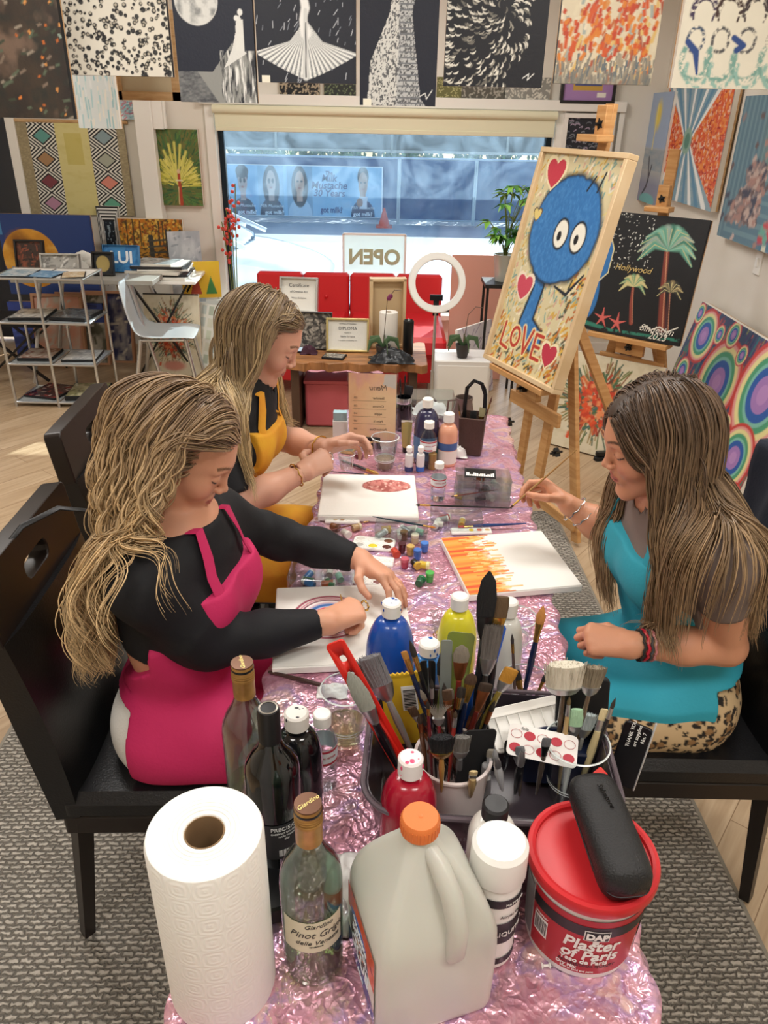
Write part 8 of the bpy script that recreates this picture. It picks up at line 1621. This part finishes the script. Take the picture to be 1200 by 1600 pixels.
BL_ = (('tall black filbert brush rising highest from the bin', 735, 1195, 765, 893, 'filbert', '15161a', '101114', .014, .04, .075, .006, 'black', .05),
 ('broad black handled brush with golden brown bristles behind the blue comb', 750, 1195, 783, 932, 'flat', '15161a', '5a4630', .013, .03, .035, .006, 'gold', .05),
 ('large grey flat brush with dark ferrule left of the yellow packet', 655, 1200, 575, 1024, 'scruff', '8a8784', '7d7c80', .020, .035, .055, .006, 'steel', .03),
 ('slim navy brush with gold ferrule and square tan tip', 700, 1205, 631, 1018, 'flat', '1a2440', 'b5803c', .005, .03, .014, .0045, 'gold', .01),
 ('slim black round brush beside the square tan tipped one', 705, 1205, 640, 1000, 'round', '14151a', '2a2622', .0045, .028, .03, .004, 'gold', .01),
 ('wide round black mop brush with a dark wood ferrule', 690, 1180, 700, 1012, 'filbert', '2a2420', '2a2826', .015, .03, .05, .007, 'steel', .03),
 ('grey filbert brush with copper ferrule near the middle of the bin', 705, 1200, 722, 1008, 'filbert', '7a2a24', '7d7468', .012, .035, .03, .005, 'copper', .02),
 ('brown tipped brush with a bright gold ferrule in the middle of the bin', 700, 1215, 738, 1052, 'filbert', '1a2440', '4a3424', .009, .035, .02, .005, 'gold', .01),
 ('silver grey wash brush right of the gold ferrule brush', 735, 1200, 772, 975, 'scruff', '2a2826', '6a6460', .014, .03, .06, .006, 'steel', .04),
 ('copper ferrule brush with dark flat tip leaning right', 710, 1215, 760, 1068, 'flat', '5a1f18', '3a2c22', .010, .04, .014, .005, 'copper', .01),
 ('fan brush with thin grey bristles and a red handle', 690, 1225, 684, 1100, 'fan', '8a2430', 'a09a90', .010, .018, .03, .003, 'steel', -.02),
 ('ochre bristled brush lying low on the right of the cluster', 715, 1200, 800, 1045, 'flat', '8a7a3a', 'b5802c', .012, .02, .025, .005, 'steel', .03),
 ('fluffy black powder brush with a gold cone ferrule in front', 690, 1238, 690, 1150, 'scruff', 'b58a4a', '17181c', .017, .02, .035, .004, 'gold', -.03, .85),
 ('grey stiff bristled brush standing in front of the black card', 715, 1225, 722, 1150, 'scruff', '5a5a5c', '7a7874', .013, .02, .035, .005, 'steel', -.02, .82),
 ('blue handled slim brush crossing behind the fan brush', 740, 1200, 700, 1075, 'round', '2a5fae', '3a3028', .003, .02, .012, .0032, 'steel', .02),
 ('brown wooden brush end left of the fan brush', 668, 1225, 655, 1115, 'round', '6a4630', '3a2c22', .004, .02, .02, .004, 'copper', -.02),
 ('thin maroon brush left of the powder brush', 676, 1232, 668, 1095, 'round', '6a2028', '2a2420', .003, .015, .015, .003, 'gold', -.02),
 ('thin black brush with steel ferrule beside the maroon brush', 682, 1225, 674, 1060, 'round', '17181c', '2a2420', .003, .02, .018, .003, 'steel', 0),
 ('short red handled brush standing right of the fan brush', 700, 1230, 712, 1110, 'round', 'a8342c', '4a3a2a', .003, .02, .014, .0035, 'steel', -.01))
for a in BL_: sb(*a[:14], **({'zb': a[14]} if len(a) > 14 else {}))
rg = random.Random(9)
for k in range(26):
    bx_, tx_ = rg.uniform(690, 728), rg.uniform(640, 775); hc_, bc_ = rg.choice((('15161a', '2a2420'), ('1a2440', '3a2c22'), ('5a1f18', '4a3424'), ('6a4630', '7d7468'), ('2a2826', '17181c')))
    sb(('thin' if k % 2 else 'flat') + ' assorted dark handled brush packed among others in the round white tub', bx_, rg.uniform(1195, 1228), tx_, rg.uniform(1050, 1165), 'round' if k % 2 else 'flat', hc_, bc_, .004 if k % 2 else .007, .022, .02, .0038, rg.choice(('gold', 'steel', 'copper')), rg.uniform(-.02, .05), group='thin brushes packed in the tub' if k % 2 else 'flat brushes packed in the tub')
for k in range(12):
    bx_ = rg.uniform(752, 850); sb('dark tool handle standing among the clutter at the front right of the bin', bx_, rg.uniform(1200, 1245), bx_ + rg.uniform(-18, 18), rg.uniform(1150, 1190), 'flat', rg.choice(('15161a', '2a2c34', '4a4038', '1a2440')), rg.choice(('2a2420', '6a6c70', '8a8478')), .007, .02, .015, .0045, rg.choice(('black', 'steel')), rg.uniform(-.01, .03), group='tool handles in the bin')
# plastic tools
def slab(name, lb, cat, a, b, w, th, m, hole=0, nrm=(0, -1, .2), taper=1, z=None, holes=()):
    a, b = V(a), V(b); u = (b - a).normalized(); n_ = V(nrm); n_ = (n_ - u * n_.dot(u)).normalized(); s_ = u.cross(n_); M = Matrix((s_, u, n_)).transposed().to_4x4(); M.translation = a; L = (b - a).length; t = thing(name, lb, cat); t.matrix_world = M
    me = MB(); o = rrect(w, L, min(w * .22, .008), 4); o = [(x * (1 if y > 0 else taper), y + L / 2) for x, y in o]
    me.prism(o, -th / 2, th / 2); ob = me.build('blade', m, t, bevel=th * .2)
    for yy, hw, hl in holes:
        c = MB(); c.prism([(x, y + yy) for x, y in rrect(hw, hl, hw * .45, 5)], -th, th); co_ = c.build('cut', m, t); md = ob.modifiers.new('h', 'BOOLEAN'); md.object = co_; md.operation = 'DIFFERENCE'; md.solver = 'EXACT'; dg = bpy.context.evaluated_depsgraph_get(); nm = bpy.data.meshes.new_from_object(ob.evaluated_get(dg)); ob.modifiers.clear(); ob.data = nm; bpy.data.objects.remove(co_)
    return t
a = at(640, 1215, z=.80); slab('scraper', 'bright red plastic scraper with cut out slots leaning over the bin edge', 'tool', a, at(522, 1003, Y=a.y + .02), .030, .0035, mat('red_plastic', 'd8281f', .3, coat=.3), holes=((.250, .010, .014), (.215, .009, .02)))
a = at(722, 1180, z=.80); slab('plastic_comb', 'royal blue plastic comb tool in the middle of the brushes', 'tool', a, at(778, 975, Y=a.y + .05), .030, .0035, mat('blue_plastic', '1f5fc9', .3, coat=.3), holes=((.245, .008, .008), (.16, .008, .05)))
a = at(690, 1190, z=.80); slab('plastic_card', 'translucent olive green scraper behind the round brushes', 'tool', a, at(722, 988, Y=a.y + .06), .044, .002, mat('green_acrylic', '93a355', .15, trans=.5), holes=((.24, .012, .006),))
a = at(672, 1190, z=.80); slab('plastic_fork', 'black plastic fork standing in front of the small blue bottle', 'fork', a, at(668, 1032, Y=a.y + .05), .026, .002, KN, taper=.4, holes=tuple((.19, .0025, .05) for _ in (0,)))
a = at(692, 1195, z=.80); slab('ruler', 'clear scratched ruler leaning behind the black mop brush', 'ruler', a, at(664 + 34, 1000, Y=a.y + .03), .018, .002, mat('grey_acrylic', '9aa09c', .15, trans=.5)); a = at(636, 1225, z=.79)
brush('wide glass grey palette knife beside the red scraper', a, at(545, 1050, Y=a.y + .01), 'filbert', '14151a', '9a9c92', .013, .03, .075, .007, 'steel', name='palette_knife')
a = at(645, 1160, z=.80); t = slab('packet', 'yellow packet with a wavy crimped top and barcode', 'packet', a, at(632, 1053, Y=a.y + .03), .085, .006, mat('yellow_foil', 'd9b32c', .4)); L = .15
b = MB(); n = 22; b.prism([(-.0425 + .085 * k / n, (0 if k % 2 else .0035)) for k in range(n + 1)] + [(.0425, -.006), (-.0425, -.006)], -.003, .003, Matrix.Translation((0, (V(at(632, 1053, Y=a.y + .03)) - a).length, 0))); b.build('wavy_edge', MATS['yellow_foil'], t); qb((.004, .085, .0035), (.026, .045, .0006), 'barcode_patch', WP, t); [qb((.004, .066 + k * .0028, .0042), (.020, .0012 if k % 3 else .0018, .0004), 'barcode_bar', BLKL, t, bevel=0) for k in range(13)]
a = at(735, 1225, z=.83); slab('card', 'matt black square card standing in front of the white palette', 'card', a, at(752, 1140, Y=a.y + .02), .055, .003, mat('matte_black', '101114', .7), nrm=(.35, -1, .2)); a = at(905, 1165, z=.82); slab('brush_case', 'black flat brush case standing at the back right of the bin', 'case', a, at(912, 1060, Y=a.y + .02), .085, .012, mat('matte_black', '101114'))
# white palette leaning in the bin
a = at(835, 1165, z=.845); b_ = at(812, 1098, Y=a.y + .06); t = slab('palette', 'white plastic palette with slanted wells leaning in the bin', 'palette', a, b_, .13, .006, MATS['palette_white'], nrm=(.1, -.6, 1)); L = (b_ - a).length
b = MB(); [b.box((-.05 + k * .02, L * .45, .0042), (.0016, L * .62, .004)) for k in range(6)]; b.box((0, L * .78, .0042), (.12, .0016, .004)); b.box((0, L * .10, .0042), (.12, .0016, .004)); b.build('well_ribs', MATS['palette_white'], t)
t = slab('colour_chart', 'white paint colour leaflet with rows of red and white ovals', 'leaflet', at(845, 1190, z=.862), at(850, 1140, z=.885), .11, .001, mat('leaflet', 'e9e6e2', .5), nrm=(0, -.5, 1)); L = (at(850, 1140, z=.885) - at(845, 1190, z=.862)).length
for i in range(5):
    for j in range(2): b = MB(); b.lathe([(.0085, .0008), (.0092, .0011), (.0085, .0014)] if (i + j) % 2 else [(.0092, .0007), (.0088, .0012), (.0001, .0012)], 24, caps=False, o=(-.042 + i * .021, .014 + j * .022, 0), sy=.8); b.build('colour_swatch', mat('swatch_red', 'b5283a', .4), t)
text('folia', .007, INKB, 'lettering', t, Matrix.Translation((-.03, L - .006, .0008)), shear=.3)
t = thing('navy_box', 'small navy blue plastic box with a looped handle inside the bin', 'box', at(862, 1205, z=TZ + .02), BR); MB().rounded((0, 0, .035), (.11, .06, .07), .008, edge=.003).build('box_body', mat('navy_plastic', '16203c', .3), t); b = MB(); b.tube([(-.04, 0, .07), (-.038, 0, .088), (-.02, 0, .094), (.02, 0, .094), (.038, 0, .088), (.04, 0, .07)], .004, 8); b.build('handle', MATS['navy_plastic'], t)
t = thing('paint_tube', 'small silver foil wrapped tube standing at the front of the bin', 'tube', at(756, 1235, z=TZ + .06)); MB().lathe([(.010, -.05), (.011, 0), (.009, .030), (.006, .034), (.006, .046)], 16).build('tube_body', mat('silver_wrap', 'c9ccd0', .3, .6), t); MB().lathe([(.0075, .040), (.0075, .054), (.006, .056)], 16).build('cap', mat('label_grey', '8f8f90'), t)
sb('clear handled pen standing beside the foil tube', 785, 1235, 772, 1170, 'round', 'b9bcc0', '8a8c90', .004, .02, .02, .006, 'steel', -.01, zb=.84); sb('black screw handled blade with a steel collar at the front of the bin', 805, 1240, 818, 1168, 'round', '1a1b1d', '6a6c70', .003, .03, .008, .006, 'steel', -.01, zb=.83); sb('pale wooden brush end at the front of the round tub', 735, 1245, 740, 1205, 'flat', 'b59a6a', 'd0bc8c', .006, .01, .01, .006, 'steel', -.02, zb=.84)
# clear cup of brushes behind the bin
p = topat(822, 1062, .09); cup('clear plastic cup crowded with brushes behind the white palette', p, .09, .030, .046)
for lb, dx, dy, tx, ty, kd, hc, bc, w, bl in (('navy brush with a gold ferrule and orange tan round tip in the clear cup', .0, .01, 849, 946, 'round', '16264a', 'c98a4a', .008, .035), ('thin grey ended stick standing in the clear cup', -.01, 0, 800, 990, 'round', '5a4a44', '3a3434', .003, .02), ('short black handled brush in the clear cup', .012, .0, 805, 1048, 'flat', '1c1d20', '2a2624', .008, .02), ('short dark brush leaning right in the clear cup', .01, -.005, 855, 1050, 'round', '22242a', '2a2a2c', .004, .02)): brush(lb, p + V((dx, dy, .006)), at(tx, ty, Y=p.y + .02), kd, hc, bc, w, .04 if w > .007 and kd == 'round' else .02, bl, .0055 if w > .007 else .003)
# right hand cup in the bin
p = V((.315, .90, TZ + .006)); cup('clear cup of white and wooden handled brushes at the right of the bin', p, .115, .034, .050)
for lb, dx, dy, tx, ty, kd, hc, bc, w, bl in (('wide cream bristled brush on top at the back right of the bin', -.02, .02, 885, 1035, 'scruff', '5a4a3a', 'd9d2c0', .030, .045), ('grey tan stiff brush beside the wide cream brush', .0, .02, 932, 1040, 'scruff', '6a5a4a', '8f8470', .016, .04), ('white handled brush with green paint on its end', -.01, -.01, 903, 1108, 'flat', 'e4e4de', '9fc4a0', .011, .03), ('pale wooden flat handle standing right in the cup', .012, -.01, 945, 1108, 'flat', 'c9b88a', 'd9c89a', .006, .02), ('thin dark brush standing at the right edge of the cup', .02, 0, 962, 1090, 'round', '2a2a2c', '3a342c', .003, .02), ('short ochre stick brush left in the cup', -.02, -.01, 890, 1088, 'round', 'b59a6a', '6a5a3a', .003, .015), ('pale blue bristled brush behind the white handled brush', 0, .01, 922, 1115, 'scruff', '8a8a84', 'a8b4b4', .012, .03)): brush(lb, p + V((dx, dy, .008)), at(tx, ty, Y=p.y + .02), kd, hc, bc, w, .02, bl, .006 if kd == 'flat' else .004, 'steel')
a = at(968, 1225, z=.79); t = slab('packet', 'black foil packet with silver edges and white lettering at the bin\'s right end', 'packet', a, at(1000, 1132, Y=a.y + .03), .045, .008, mat('black_foil', '15161a', .25, .3), nrm=(-.5, -1, .1)); L = .13; [qb((sx_, .06, .0), (.003, .12, .010), 'silver_edge', mat('silver_wrap', 'c9ccd0'), t) for sx_ in (.0225,)]
for k, s in enumerate(('THANK YOU', 'art supplies', 'No. 7')): text(s, .008, WP, 'lettering', t, Matrix.Translation((-.008 + k * .010, .09, .0046)) @ Matrix.Rotation(PI / 2, 4, 'Z'))
a = at(905, 1240, z=.855); slab('scraper', 'red plastic handle poking from the bin beside the red tub lid', 'tool', a, at(945, 1205, z=.88), .018, .008, MATS['red_plastic'], nrm=(0, -.3, 1))
